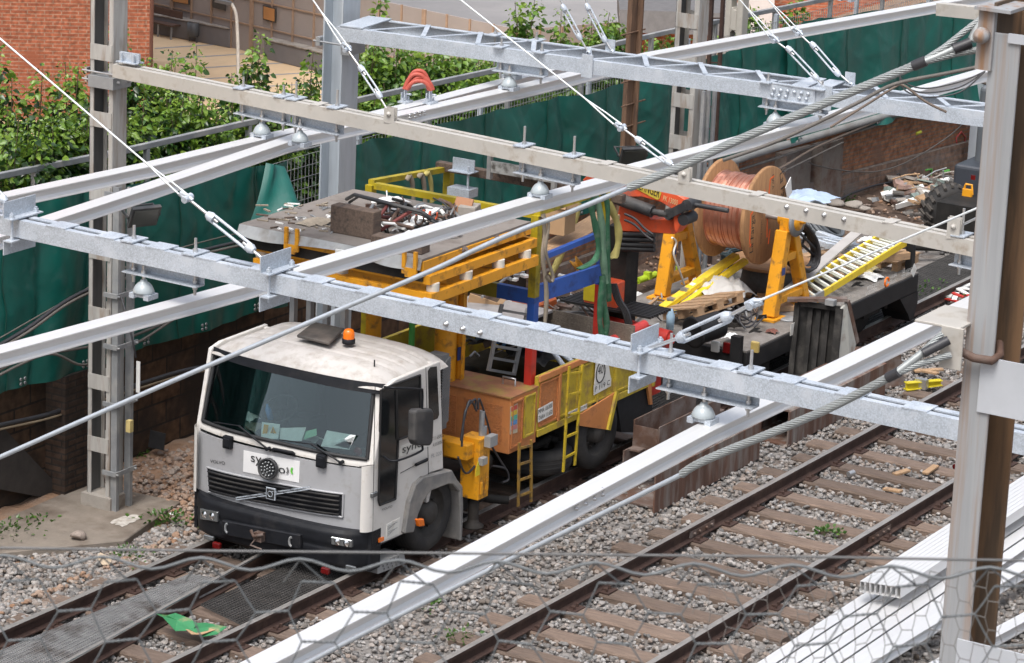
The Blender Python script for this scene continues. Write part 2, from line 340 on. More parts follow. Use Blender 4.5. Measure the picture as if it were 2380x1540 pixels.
#@@PART2
# ================= retaining wall, tarpaulins, fence =================
def brick_mat(name,c1,c2,mort,bw,bh,off=.5,rough=.9,dirt=None,damt=.5,msz=.012,kx=(1,1)):
    m=bpy.data.materials.new(name); m.use_nodes=True; nt=m.node_tree; N=nt.nodes; L=nt.links; b=N['Principled BSDF']; b.inputs['Roughness'].default_value=rough; b.inputs['Specular IOR Level'].default_value=.25
    tc=N.new('ShaderNodeTexCoord'); sp=N.new('ShaderNodeSeparateXYZ'); L.new(tc.outputs['Object'],sp.inputs[0]); ad=N.new('ShaderNodeVectorMath'); ad.operation='DOT_PRODUCT'; L.new(tc.outputs['Object'],ad.inputs[0]); ad.inputs[1].default_value=(kx[0],kx[1],0)
    cb=N.new('ShaderNodeCombineXYZ'); L.new(ad.outputs['Value'],cb.inputs[0]); L.new(sp.outputs[2],cb.inputs[1])
    t=N.new('ShaderNodeTexBrick'); L.new(cb.outputs[0],t.inputs[0]); t.offset=off; t.inputs['Scale'].default_value=1; t.inputs['Brick Width'].default_value=bw; t.inputs['Row Height'].default_value=bh; t.inputs['Mortar Size'].default_value=msz
    t.inputs['Color1'].default_value=(*c1,1); t.inputs['Color2'].default_value=(*c2,1); t.inputs['Mortar'].default_value=(*mort,1); t.inputs['Bias'].default_value=0
    n=N.new('ShaderNodeTexNoise'); n.inputs['Scale'].default_value=1.6; n.inputs['Detail'].default_value=8; L.new(tc.outputs['Object'],n.inputs[0])
    n2=N.new('ShaderNodeTexNoise'); n2.inputs['Scale'].default_value=11; n2.inputs['Detail'].default_value=6; L.new(tc.outputs['Object'],n2.inputs[0])
    x=N.new('ShaderNodeMix'); x.data_type='RGBA'; x.blend_type='MULTIPLY'; x.inputs[0].default_value=1; mr=N.new('ShaderNodeMapRange'); L.new(n2.outputs[0],mr.inputs[0]); mr.inputs[1].default_value=.3; mr.inputs[2].default_value=.7; mr.inputs[3].default_value=.6; mr.inputs[4].default_value=1.3
    L.new(t.outputs[0],x.inputs[6]); L.new(mr.outputs[0],x.inputs[7]); c=x.outputs[2]
    if dirt:
        y=N.new('ShaderNodeMix'); y.data_type='RGBA'; q=N.new('ShaderNodeMapRange'); L.new(n.outputs[0],q.inputs[0]); q.inputs[1].default_value=.62-damt*.3; q.inputs[2].default_value=.72-damt*.2; q.inputs[4].default_value=.9
        L.new(q.outputs[0],y.inputs[0]); L.new(c,y.inputs[6]); y.inputs[7].default_value=(*dirt,1); c=y.outputs[2]
    L.new(c,b.inputs['Base Color'])
    bp=N.new('ShaderNodeBump'); bp.inputs['Strength'].default_value=.6; bp.inputs['Distance'].default_value=.012; L.new(t.outputs['Fac'],bp.inputs['Height']); bp.invert=True; L.new(bp.outputs[0],b.inputs['Normal'])
    return m
stonew=brick_mat('shaded_dirty_blocks',(.06,.038,.026),(.1,.058,.034),(.035,.027,.022),.55,.27,dirt=(.03,.024,.02),damt=.6,msz=.014)  # very dark brown holds both dirt and the tarpaulin's shade in the colour
brickw=brick_mat('old_orange_brick',(.27,.115,.065),(.36,.175,.095),(.2,.155,.125),.26,.062,dirt=(.22,.13,.09),damt=.35,msz=.008)
brickd=brick_mat('soot_dark_brick',(.18,.12,.09),(.26,.165,.12),(.18,.15,.13),.28,.09,dirt=(.19,.165,.15),damt=.18,msz=.008)
m=MB(); m.bb((12,22,-.4),(37.2,22.6,1.32)); t=tag(m.build('retaining_wall',stonew),'sooty stone block retaining wall painted dark for the shade under the left tarpaulin','wall')
m=MB(); m.bb((at_y(155,900,21.7).x,21.72,-.4),(at_y(196,900,21.7).x+.1,21.999,1.25)); m.build('pier',brick_mat('dark_brick_pier',(.04,.026,.02),(.065,.04,.028),(.03,.025,.022),.28,.075,dirt=(.03,.024,.02),damt=.6),t)
m=MB(); a=at_y(0,985,21.9); b=at_y(170,1165,21.9); m.prism([a,a+Z_*.0+V((0,0,-.75)),V((b.x,21.9,b.z-.02)),b],(0,.098,0)); m.build('buttress',mat('dark_render',(.04,.034,.03),.9,0,.3,5),t)
def wy(x): return 22-max(0,x-42.5)*.135
def wp(px,py,off=0):
    x=42
    for _ in range(8): P=at_y(px,py,wy(x)-off); x=P.x
    return P
m=MB()
for za,zb_,o in ((.28,.98,0),):
    xs=[37.2,42.5,66]
    for a,b in zip(xs,xs[1:]): m.prism([(a,wy(a),za),(b,wy(b),za),(b,wy(b),zb_),(a,wy(a),zb_)],(0,.5,0))
t=tag(m.build('brick_wall',brickw),'orange brick trackside wall with dark lower band and graffiti','wall')
m=MB()
for a,b in zip(xs,xs[1:]): m.prism([(a,wy(a)-.08,-.4),(b,wy(b)-.08,-.4),(b,wy(b)-.08,.279),(a,wy(a)-.08,.279)],(0,.5,0))
m.build('plinth',brickd,t)
for px,w in ((1838,.9),(1915,.75)):
    m=MB(); p=wp(px,380); Yb=wy(p.x-w/2)-.2; m.bb((p.x-w/2,Yb,-.3),(p.x+w/2,Yb+.4,.9)); m.build('buttress',mat('patched_render',(.22,.19,.165),.9,0,.25,3,dirt=(.12,.065,.045),damt=.6,dscale=3),t)
gr=mat('graffiti_green',(.12,.42,.08),.7); gred=mat('graffiti_red',(.5,.08,.08),.7); gyel=mat('graffiti_yellow',(.5,.5,.06),.7)
def graf(pts,r,mt):
    m=MB(); m.tube([wp(x,y,.09 if y>372 else .012) for x,y in pts],r,5); m.build('graffiti',mt,t)
graf([(2152,395),(2165,392),(2160,440)],.02,gr); graf([(2190,400),(2205,396)],.03,gr)
graf([(2235,305),(2222,320),(2226,345),(2240,340),(2244,318),(2234,306)],.012,gred); graf([(2130,310),(2140,306)],.03,gyel)
tarpm=mat('green_tarpaulin',(.004,.084,.067),.36,0,.25,1.6,dirt=(.025,.1,.085),damt=.3,dscale=3,spec=.5,bump=.15,bscale=5)
def tarp(x0,x1,top,bot,label,y0=21.82,seed=0,ny=40,fold=1,lean=.0,under=0):
    n=int((x1-x0)*30)
    def ip(tb,x):
        for (a,za),(b,zb) in zip(tb,tb[1:]):
            if a<=x<=b: return za+(zb-za)*(x-a)/(b-a)
        return tb[0][1] if x<tb[0][0] else tb[-1][1]
    def fn(u,v):
        x=x0+(x1-x0)*u; zt=ip(top,x)-.03*abs(math.sin(x*2.1)); zb=ip(bot,x)-.05*abs(math.sin(x*1.3+seed)); z=zt+(zb-zt)*v
        w_=x+.25*math.sin(z*1.3+seed); k=mnoise.noise(V((w_*1.3,seed,z*.25)))*.14+(1-abs(mnoise.noise(V((w_*2.6+z*.5,seed+4,z*.3)))*2))**3*.012+(1-abs(mnoise.noise(V((x*1.6-z*1.7,seed+9,z*.9)))*2))**5*.008+(1-abs(mnoise.noise(V((x*1.1+z*1.9,seed+19,z*.7)))*2))**6*.007
        k+=.03*abs(math.sin(x*1.95+seed+.15*z))**12+.035*math.sin(x*5.3+.5*math.sin(z*1.4+seed)+2.2*mnoise.noise(V((x*.9,seed,z*.3))))*(.55+.45*mnoise.noise(V((x*.6,z*.4,seed))))
        return V((x+.02*math.sin(z*9+x),y0-max(0,x-42.5)*.135-abs(k)*fold*1.2-lean*v-.05*v-under*max(0,v-.6)**2,z))
    m=MB(); m.grid(fn,n,ny); o=m.build('tarpaulin',tarpm); tag(o,label,'tarpaulin')
    for i in range(int((x1-x0)/1.55)+1):
        k=MB()
        x=x0+.2+i*1.55
        if x<x1:
            u=(x-x0)/(x1-x0); pts=[fn(u,j/18)-Y_*.012 for j in range(19)]; k.tube(pts,.007,4); k.build('seam',mat('tarp_seam',(.004,.05,.036),.5,0,.1,4),o)
    for i in range(int((x1-x0)/1.1)+1):
        x=x0+.25+i*1.1
        if x<x1:
            u=(x-x0)/(x1-x0); p=fn(u,.975)-Y_*.02
            for dx in (-.035,.035):
                for dz in (0,.05): e=MB(); e.lathe([(.008,0),(.02,0),(.02,.01),(.008,.01)],p+V((dx,0,dz)),-Y_,8); e.build('eyelet',galvd,o)
    return o
def zt(*q): return [(wp(x,y,.2).x,wp(x,y,.2).z) for x,y in q]
tarp(22.5,31.05,zt((-150,520),(0,482),(200,440),(520,395),(650,372)),zt((-150,960),(0,905),(210,840),(560,728),(700,690)),'green tarpaulin hung on the fence behind the left lattice mast',seed=1)
# slumped flap
def flap(u,v):
    a=at_y(618,378,21.7);b=at_y(652,385,21.7);c=at_y(702,486,21.3);d=at_y(560,560,21.5)
    p=a.lerp(b,u).lerp(d.lerp(c,u),v); return p-Y_*(.22*math.sin(u*2.9)*(.3+v)+.05*math.sin(u*9+v*3))
m=MB(); m.grid(flap,14,20); tag(m.build('tarpaulin',tarpm),'slumped green tarpaulin flap folded down beside the fence gap','tarpaulin')
tarp(32.3,39.6,zt((690,365),(830,330),(1250,232),(1450,190)),zt((690,560),(830,600),(1130,560),(1450,450)),'green tarpaulin hanging behind the truck and the tall grey column',seed=3)
tarp(39.5,wp(1830,200,.2).x,zt((1440,190),(1560,165),(1750,100),(1830,62)),zt((1440,440),(1560,385),(1640,375),(1830,320)),'green tarpaulin hanging behind the two lattice masts',seed=5)
tarp(wp(1812,200,.2).x,wp(2400,100,.2).x,zt((1800,76),(1860,48),(2180,0),(2400,-50)),zt((1800,322),(1960,290),(2070,268),(2140,250),(2260,232),(2400,200)),'green tarpaulin at the right with loose sagging bottom',seed=8,under=.8)
# fence and hand rail
f=thing('wire_fence','grey wire mesh fence carrying the green tarpaulins','fence',(38,22.05,1.2))
m=MB()
for i in range(13): m.tube([(24,22.06,1.2+i*.14),(57,22.06,1.2+i*.14)],.004,4)
for i in range(430): m.beam((24+i*.077,22.06,1.2),(24+i*.077,22.06,2.88),.006,.006,X_)
m.build('wire_mesh',galvd,f)
for i in range(12):
    m=MB(); m.beam((24.4+i*2.9,22.12,1.1),(24.4+i*2.9,22.12,2.98 if i<9 else 3.1),.06,.06,X_); m.build('fence_post',galv,f)
f=thing('hand_rail','long grey tubular hand rail along the street edge behind tarpaulins','railing',(38,22.6,1.2))
hp=[at_y(x,y,22.5) for x,y in ((-120,437),(0,408),(280,352),(560,288),(740,252),(1000,195),(1270,137),(1550,74),(1750,32),(1900,2),(2100,-40))]
m=MB(); m.sweep([(-.03,-.035),(.03,-.035),(.03,.035),(-.03,.035)],hp); m.build('top_rail',galvd,f,bevel=.006)
m=MB(); m.tube([p-Z_*.5+Y_*.05 for p in hp],.014,6); m.build('lower_rail',galvd,f)
for i in range(0,14):
    x=25.2+i*2.02; z=np.interp(x,[p.x for p in hp],[p.z for p in hp]); m=MB(); m.beam((x,22.5,1.1),(x,22.5,z-.036),.06,.06,X_); m.build('rail_post',galvd,f)
# cables along the wall
def cable(pts,r,mt,label,cat='cable',name='cable',n=6,sub=6,grp=None):
    P=[V(p) for p in pts]; Q=[]
    for i in range(len(P)-1):
        a=P[max(i-1,0)];b=P[i];c=P[i+1];d=P[min(i+2,len(P)-1)]
        for k in range(sub):
            t=k/sub; Q.append(.5*((2*b)+(c-a)*t+(2*a-5*b+4*c-d)*t*t+(3*b-a-3*c+d)*t**3))
    Q.append(P[-1]); m=MB(); m.tube(Q,r,n); return tag(m.build(name,mt),label,cat,grp)
def cy(pts,Yv=21.5): return [at_y(x,y,Yv) for x,y in pts]
W1=[(-60,835),(60,765),(160,695),(260,650),(400,600),(560,560),(680,535)]
cable(cy(W1),.022,cableb,'thick black cable strapped along the left tarpaulin, upper of the run')
cable(cy([(x,y+9) for x,y in W1],21.48),.018,cablem,'grey cable strapped just below the thick black tarpaulin cable')
cable(cy([(-60,815),(0,785),(150,700),(330,605),(560,540),(700,520)],21.55),.009,cablem,'thin wire sloping across the left tarpaulin')
W2=[(-60,890),(60,830),(130,818),(280,790),(420,735),(560,690),(680,655),(900,600)]
cable(cy(W2),.018,cablem,'dusty grey cable draped below the tarpaulin toward the truck cab')
cable(cy([(-60,905),(40,850),(120,822),(190,848),(250,825),(330,790),(470,705),(620,675)],21.45),.016,cablem,'dusty grey cable looping low past the left mast')
cable(cy([(-60,870),(50,835),(160,800),(300,760),(450,715),(600,665)],21.5),.014,cablem,'thin grey cable parallel above the looping one')
W3=[(-60,1000),(20,983),(120,960),(220,925),(330,890),(430,860),(520,845)]
cable(cy(W3,21.8),.026,cableb,'thick black cable fixed low on the dark stone wall')
cable(cy([(x,y+10) for x,y in W3],21.78),.014,mat('tan_cable',(.22,.17,.11),.8),'tan cable running below the thick black wall cable')
# right hand cables
def cw(pts,off): return [wp(x,y,off) for x,y in pts]
m=cable(cw([(1560,420),(1650,395),(1760,355),(1900,315),(2060,268),(2160,240)],.42),.06,mat('grey_conduit',(.2,.2,.195),.7,0,.2,4,dirt=(.16,.15,.14),damt=.4),'fat grey conduit pipe along the top of the brick wall','pipe','conduit',10)
cable(cw([(1560,436),(1700,400),(1900,335),(2070,280)],.42),.022,cablem,'grey cable slung just beneath the fat conduit pipe')
cable(cw([(1560,470),(1700,435),(1810,392),(1900,340),(2040,280),(2090,255),(2250,190),(2310,205)],.45),.022,mat('brown_cable',(.13,.1,.08),.8),'brown sagging cable bundle across the brick wall')
cable(cw([(1560,478),(1720,445),(1820,398),(1960,330)],.45),.015,cablem,'thin grey cable sagging under the brown bundle')
cable(cw([(1880,375),(1900,385),(1980,398),(2050,396),(2120,370),(2200,320),(2240,285)],.3),.011,cablem,'single grey cable drooping in a wide curve over bricks')
cable(cw([(1920,480),(1990,445),(2060,425),(2150,415),(2230,425),(2290,410)],.2),.02,cableb,'black hose lying along the foot of the brick wall')
# ================= masts and columns =================
def lattice(label,x0,y0,wy,wx,fl,z0,z1,batts,mt,bh=.16,webt=.01):
    """near-right-front corner at (x0,y0); two channels with webs facing +-Y, joined by battens"""
    t=thing('lattice_mast',label,'mast',(x0+wx/2,y0+wy/2,z0))
    for yw,sg in ((y0,1),(y0+wy,-1)):
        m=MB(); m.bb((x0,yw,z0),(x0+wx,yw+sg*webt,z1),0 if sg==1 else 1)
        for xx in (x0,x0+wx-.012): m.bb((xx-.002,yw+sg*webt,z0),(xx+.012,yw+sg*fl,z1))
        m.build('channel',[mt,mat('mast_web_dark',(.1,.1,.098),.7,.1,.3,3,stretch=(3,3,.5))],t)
    for zc in batts:
        for xx in (x0-.012,x0+wx+.0):
            m=MB(); m.bb((xx,y0+.012,zc-bh/2),(xx+.0095,y0+wy-.012,zc+bh/2)); m.build('batten_plate',mt,t)
    return t
mastm=mat('streaked_mast_paint',(.36,.35,.33),.65,.1,.18,3,stretch=(4,4,.6),dirt=(.24,.19,.15),damt=.42,dscale=2.5)
c=at_z(262,1192,-.12); X0=26.72; Y0=at_x(259,600,X0).y
zb=[at_x(232,(a+b)/2,X0).z for a,b in ((-60,-30),(104,137),(261,293),(435,462),(570,600),(715,748),(867,909),(1014,1053))]
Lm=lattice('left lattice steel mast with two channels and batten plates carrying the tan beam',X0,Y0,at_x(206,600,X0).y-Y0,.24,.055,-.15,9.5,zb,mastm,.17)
m=MB(); m.bb((X0-.05,Y0-.05,-.3),(X0+.3,Y0+.36,.02)); m.build('foot_block',conc,Lm)
m=MB(); m.bb((X0-.05,Y0-.04,at_x(250,205,X0).z),(X0+.26,Y0+.3,at_x(250,178,X0).z)); 
for dx in (0,.18): m.bolt((X0+dx+.03,Y0-.04,at_x(250,190,X0).z),-Y_,.02,.04)
m.build('clamp_bracket',galvd,Lm)
for z in (at_x(220,165,X0).z,at_x(220,185,X0).z):
    m=MB(); m.bb((X0-.02,Y0+.34,z-.03),(X0+.2,Y0+.37,z+.03)); m.cyl((X0-.02,Y0+.4,z),(X0-.02,Y0-.02,z),.01); m.build('clamp_rod',steel,Lm)
# unistrut channels clamped to the left mast
cs=thing('strut_channels','pair of grey strut channels clamped beside the left lattice mast','strut',(X0+.1,Y0-.15,-.12))
for dy,zt_,dx in ((-.07,3.55,-.02),(-.07,3.5,.22)):
    m=MB(); y=Y0+dy; m.bb((X0+dx,y-.04,-.12),(X0+dx+.012,y+.04,zt_)); m.bb((X0+dx+.012,y-.04,-.12),(X0+dx+.05,y-.03,zt_)); m.bb((X0+dx+.012,y+.03,-.12),(X0+dx+.05,y+.04,zt_)); m.build('channel',galvd,cs)
for py in (455,690,810,945,1105):
    z=at_x(290,py,X0).z; m=MB(); m.bb((X0-.06,Y0-.13,z-.025),(X0-.035,Y0+.06,z+.025)); m.bb((X0-.035,Y0-.13,z-.025),(X0+.32,Y0-.115,z+.025))
    for dx in (-.045,.28): m.cyl((X0+dx,Y0-.16,z),(X0+dx,Y0+.02,z),.011,6)
    m.build('clamp',galvd,cs)
m=MB(); m.bb((X0+.1,Y0-.2,at_x(295,1012,X0).z),(X0+.16,Y0-.14,at_x(295,985,X0).z)); m.build('junction_box',mat('cream_plastic',(.5,.4,.17),.5),cs)
m=MB(); m.bb((X0+.3,Y0-.17,at_x(318,935,X0).z),(X0+.31,Y0-.12,at_x(318,862,X0).z)); m.build('label_plate',white,cs)
cable([at_x(282,690,X0-.05),at_x(296,740,X0-.1),at_x(310,800,X0-.1),at_x(316,830,X0-.05)],.012,cableb,'short black cable hanging on the strut channels')
def floodlight(c,label,s=1,yaw=0):
    t=thing('floodlight',label,'floodlight',c); R=Matrix.Rotation(yaw,3,'Z')@Matrix.Rotation(rad(-62),3,'X'); c=V(c)
    m=MB(); m.box(c,(.34*s,.26*s,.05*s),R); 
    for i in range(9): m.box(c+R@V(((i-4)*.036*s,0,.036*s)),(.008*s,.2*s,.03*s),R)
    m.build('housing',blackp,t,bevel=.006)
    m=MB(); m.box(c+R@V((0,0,-.028*s)),(.29*s,.21*s,.006),R); m.build('lens',mat('lamp_glass',(.06,.065,.06),.15,0,.1,5),t)
    m=MB(); 
    for q in (-1,1): m.beam(c+R@V((q*.19*s,0,0)),c+R@V((q*.19*s,.02,.2*s)),.012,.035)
    m.beam(c+R@V((-.195*s,.02,.2*s)),c+R@V((.195*s,.02,.2*s)),.035,.012); m.build('yoke',blackp,t)
    return t
floodlight(at_x(335,502,X0-.25),'black floodlight on the left lattice mast above a green tarpaulin',1,rad(-25))
floodlight(at_y(1472,362,20.6),'black floodlight on a bracket by the rusty pole behind the crane',1.1,rad(-40))
# tall galvanised H column
cx_=at_y(790,300,20.7).x
t=thing('steel_column','tall pale blue galvanised H column holding the lattice beam','column',(cx_,20.85,0))
colm=mat('galvanised_column',(.43,.475,.52),.45,.3,.14,3,stretch=(3,3,.5))
m=MB(); xa=at_y(790,300,20.72).x; xb=at_y(829,300,20.72).x; yb=at_x(745,300,xa).y
m.bb((xa,20.72,-.2),(xb,20.745,9)); m.build('flange',colm,t)
m=MB(); m.bb((xa,yb-.02,-.2),(xb,yb,9)); m.build('flange',colm,t)
m=MB(); m.bb(((xa+xb)/2-.012,20.745,-.2),((xa+xb)/2+.012,yb-.02,9)); m.build('web',colm,t)
z=at_x(815,105,xa).z; m=MB(); m.bb((xa-.03,20.6,z-.12),(xa+.3,20.719,z+.1)); m.bb((xa-.06,yb+.001,z-.05),(xa+.3,yb+.06,z+.05)); m.cyl((xa-.05,yb+.1,z),(xa-.05,20.6,z),.012); m.build('beam_bracket',galvd,t)
# second lattice mast and things beside it
X1=39.0; Y1=at_x(1598,500,X1).y
zb=[at_x(1590,y,X1).z for y in (45,185,272,380,470,560)]
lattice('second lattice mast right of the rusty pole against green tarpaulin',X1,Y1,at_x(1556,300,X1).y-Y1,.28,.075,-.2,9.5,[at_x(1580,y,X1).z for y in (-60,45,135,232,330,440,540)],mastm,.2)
t=thing('strut_channels','bundle of grey strut channels standing beside the second lattice mast','strut',(X1+.2,Y1-.2,-.2))
for dx,dy in ((.05,-.08),(.16,-.1),(.3,-.12)):
    m=MB(); m.bb((X1+dx,Y1+dy-.05,-.2),(X1+dx+.05,Y1+dy,at_x(1640,215,X1).z)); m.build('channel',galvd,t)
t=thing('ladder_mast','thin rusted ladder like mast between lattice mast and concrete post','mast',(41,20.8,0))
pa=at_x(1655,-10,41),at_x(1638,400,41); pb=at_x(1681,-10,41),at_x(1662,400,41)
for p in (pa,pb): m=MB(); m.beam(p[0],p[1]-Z_*1.5,.05,.05,X_); m.build('stile',railm,t)
for k in range(9): m=MB(); m.beam(pa[0].lerp(pa[1],k/8),pb[0].lerp(pb[1],k/8),.02,.02); m.build('rung',railm,t)
# slotted concrete post
t0=at_x(1704,0,43); X2=43.0; yc=at_x(1695,200,X2).y; hw=.15
t=thing('concrete_post','slotted grey concrete post with rounded oblong holes','post',(X2,yc,-.2)); m=MB()
zz=[at_x(1700,y,X2).z for y in (-60,45,85,205,262,345,420)]
pc=mat('post_concrete',(.36,.34,.3),.85,0,.12,6)
m.bb((X2,yc-hw,-.2),(X2+.2,yc-hw+.1,8)); m.bb((X2,yc+hw-.1,-.2),(X2+.2,yc+hw,8))
for zc in (45,230,300,430): 
    z=at_x(1695,zc,X2).z; m.bb((X2+.002,yc-hw+.099,z-.16),(X2+.198,yc+hw-.099,z+.16)); 
    for sg in (1,-1):
        for q in (-1,1):
            m.prism([(X2+.003,yc+q*.0505,z+sg*.159),(X2+.003,yc+q*.0505,z+sg*.2),(X2+.003,yc+q*.015,z+sg*.159)],(.194,0,0))
m.build('shaft',pc,t,bevel=.01)
# rusty pole
m=MB(); p=at_y(1473,-20,20.9); q=at_y(1448,400,20.9); m.beam(p,q-Z_*2,.07,.16,X_); m.beam(p+V((.1,-.05,0)),q+V((.1,-.05,-2)),.12,.03,X_)
for y in (75,185,240,290): a=at_y(1470,y,20.85); m.cyl(a-X_*.3,a+X_*.35,.012,6)
tag(m.build('rusty_pole',mat('brown_rust_wood',(.13,.075,.045),.85,0,.4,4,stretch=(6,6,.8),dirt=(.06,.035,.025),damt=.4)),'brown rusted pole with short pegs standing before green tarpaulin','pole')
# far right column
m=MB(); p=at_y(2280,300,20.6); m.bb((p.x,20.5,-.2),(p.x+.25,20.8,9)); tag(m.build('steel_column',colm),'far grey steel column partly hidden behind the near mast','column')
# near mast (right edge)
mastn=mat('near_mast_paint',(.29,.3,.31),.6,.1,.12,3,stretch=(9,9,.35),dirt=(.25,.15,.09),damt=.45,dscale=1.6)
mastr=mat('brown_rust_streaks',(.1,.068,.045),.75,.1,.35,2.5,stretch=(5,5,.4),dirt=(.24,.14,.075),damt=.5,dscale=2)
DP=13.6; a=at_d(2245,770,DP); XN=a.x; yL=a.y; ztop=at_x(2335,78,XN).z; fl=at_x(2245,770,XN).y-at_x(2314,770,XN).y
t=thing('lattice_mast','big blurred near steel mast at right edge with rust streaks','mast',(XN+.15,yL-.3,-.2))
m=MB(); m.bb((XN,yL-fl,-.2),(XN+.014,yL,ztop)); m.build('flange',mastn,t,bevel=.003)
m=MB(); m.bb((XN+.0145,yL-.014,-.2),(XN+.29,yL,ztop+.12)); m.build('web',mastr,t)
m=MB(); m.bb((XN+.291,yL-fl,-.2),(XN+.305,yL,ztop+.12)); m.build('flange',mastr,t)
for dy in (.62,): 
    m=MB(); m.bb((XN,yL-dy-.014,-.2),(XN+.29,yL-dy,ztop)); m.bb((XN,yL-dy,-.2),(XN+.014,yL-dy+.1,ztop)); m.build('channel',mastn,t)
for ya,yb_ in ((830,960),(1500,1640),(70,92)):
    za=at_x(2300,ya,XN).z; zc=at_x(2300,yb_,XN).z; m=MB(); m.bb((XN-.012,yL-.6,zc),(XN-.001,yL-fl+.05,za)); m.build('batten_plate',mat('batten_paint',(.42,.44,.47),.6,.1,.1,4),t)
# angle bracket + U bolt
z=at_x(2200,745,XN).z; m=MB(); m.bb((XN-.11,yL-.02,z),(XN+.2,yL+.19,z+.012)); m.bb((XN-.122,yL-.04,z-.17),(XN-.11,yL+.06,z+.012)); m.build('angle_bracket',beige,t,bevel=.002)
def ubolt(z):
    m=MB(); m.tube([(XN-.1,yL+.04,z+.03),(XN-.1,yL+.02,z+.02),(XN-.06,yL-.01,z),(XN-.05,yL-fl*.5,z-.02),(XN-.04,yL-fl-.01,z-.02),(XN+.02,yL-fl-.02,z-.01),(XN+.1,yL-fl+.02,z+.02)],.019,8); m.build('u_bolt',rust,t)
ubolt(at_x(2260,812,XN).z)
z=at_x(2300,50,XN).z; m=MB(); m.bb((XN-.02,yL-.02,z-.2),(XN+.01,yL+.05,z+.05)); m.bb((XN-.05,yL-.1,z+.051),(XN+.2,yL+.06,z+.065)); m.lathe([(0,0),(.03,.005),(.036,.03),(.025,.055),(0,.065)],(XN-.02,yL+.015,at_x(2310,70,XN).z-.02),V((-1,.2,0)),14); m.build('top_bracket',mastn,t)
#@@PART3
# ================= overhead beams =================
class Line:
    def __init__(s,x0,y0,x1,y1): s.a=(x0,y0,x1,y1)
    def x(s,y): x0,y0,x1,y1=s.a; return x0+(x1-x0)*(y-y0)/(y1-y0)
    def at(s,px,py,dx=0):
        X=(s.a[0]+s.a[2])/2
        for _ in range(6): X=s.x(at_x(px,py,X+dx).y)
        return at_x(px,py,X+dx)
    def pt(s,y,z,dx=0): return V((s.x(y)+dx,y,z))
L1=Line(20.66,17.5,20.45,8.5); L2=Line(26.61,20.86,25.5,10.54); L3=Line(30.17,20.34,30.87,12.74); L3b=Line(30.93,20.47,31.36,12.92)
ZB=4.9
def twin_beam(label,L,ya,yb,h,w,gap,mt,plates,psz,joint=None):
    t=thing('overhead_beam',label,'beam',L.pt((ya+yb)/2,ZB-h,w+gap/2))
    for k,dx in enumerate((0,w+gap)):
        a=L.pt(ya,ZB,dx+(w if k else 0)); b=L.pt(yb,ZB,dx+(w if k else 0)); d=(b-a).normalized(); sx=1 if k==0 else -1
        # channel section: web outside, flanges inward
        sec=[(0,0),(w,0),(w,-.012),(.01,-.012),(.01,-h+.012),(w,-h+.012),(w,-h),(0,-h)]
        m=MB(); n=len(sec); vs=[]
        for p in (a,b): vs+=[p+V((sx*s,0,0))+Z_*q for s,q in sec]
        fs=[(i,(i+1)%n,(i+1)%n+n,i+n) for i in range(n)]+[tuple(range(n)),tuple(range(n,2*n))]
        m.add(vs,fs); m.build('channel',mt,t)
    for y in plates:
        if yb<y<ya:
            p=L.pt(y,ZB,0); m=MB(); m.box(p+V((w+gap/2,0,.006)),(2*w+gap+.006,psz,.01)); m.build('batten_plate',mt,t)
    return t
def ply(xs,L,z=ZB): return [L.at(x,y).y for x,y in xs]
y0=L1.at(243,553).y; st=(L1.at(243,553).y-L1.at(1385,787).y)/9
B1=twin_beam('spangled galvanised twin channel beam crossing in front of the truck cab',L1,19.6,6.6,.155,.07,.055,galv,[y0+st*2-st*i for i in range(24)],.2)
for x,y in ((1038,752),(1077,763),(1117,772)):
    m=MB(); p=L1.at(x,y); m.lathe([(.022,0),(.022,.004),(.014,.005),(.014,.03),(0,.032)],p,-X_,8); m.build('bolt',steel,B1)
def joint(L,px,py,B):
    p=L.at(px,py); m=MB(); m.box(p+V((-.002,0,-.06)),(.004,.004,.14)); m.build('joint_gap',mat('joint_shadow',(.1,.1,.1)),B)
B2=twin_beam('tan weathered twin channel beam from the left lattice mast to the near mast',L2,20.95,8.2,.14,.07,.045,beige,[L2.at(x,y).y for x,y in ((730,250),(1400,397),(1750,478),(2060,548))],.1)
for x,y in ((1829,480),(1874,489),(1916,499),(1962,509)):
    m=MB(); p=L2.at(x,y); m.lathe([(.024,0),(.024,.004),(.016,.005),(.016,.028),(0,.03)],p,-X_,8); m.build('bolt',steel,B2)
p=L2.at(290,140); m=MB(); m.box(p+V((.09,0,.02)),(.03,.26,.1)); m.box(p+V((.09,0,-.03)),(.16,.26,.012))
for q in (-.08,.08): m.bolt(p+V((.04,q,-.025)),Z_,.018,.09)
m.build('end_clamp',galv,B2)
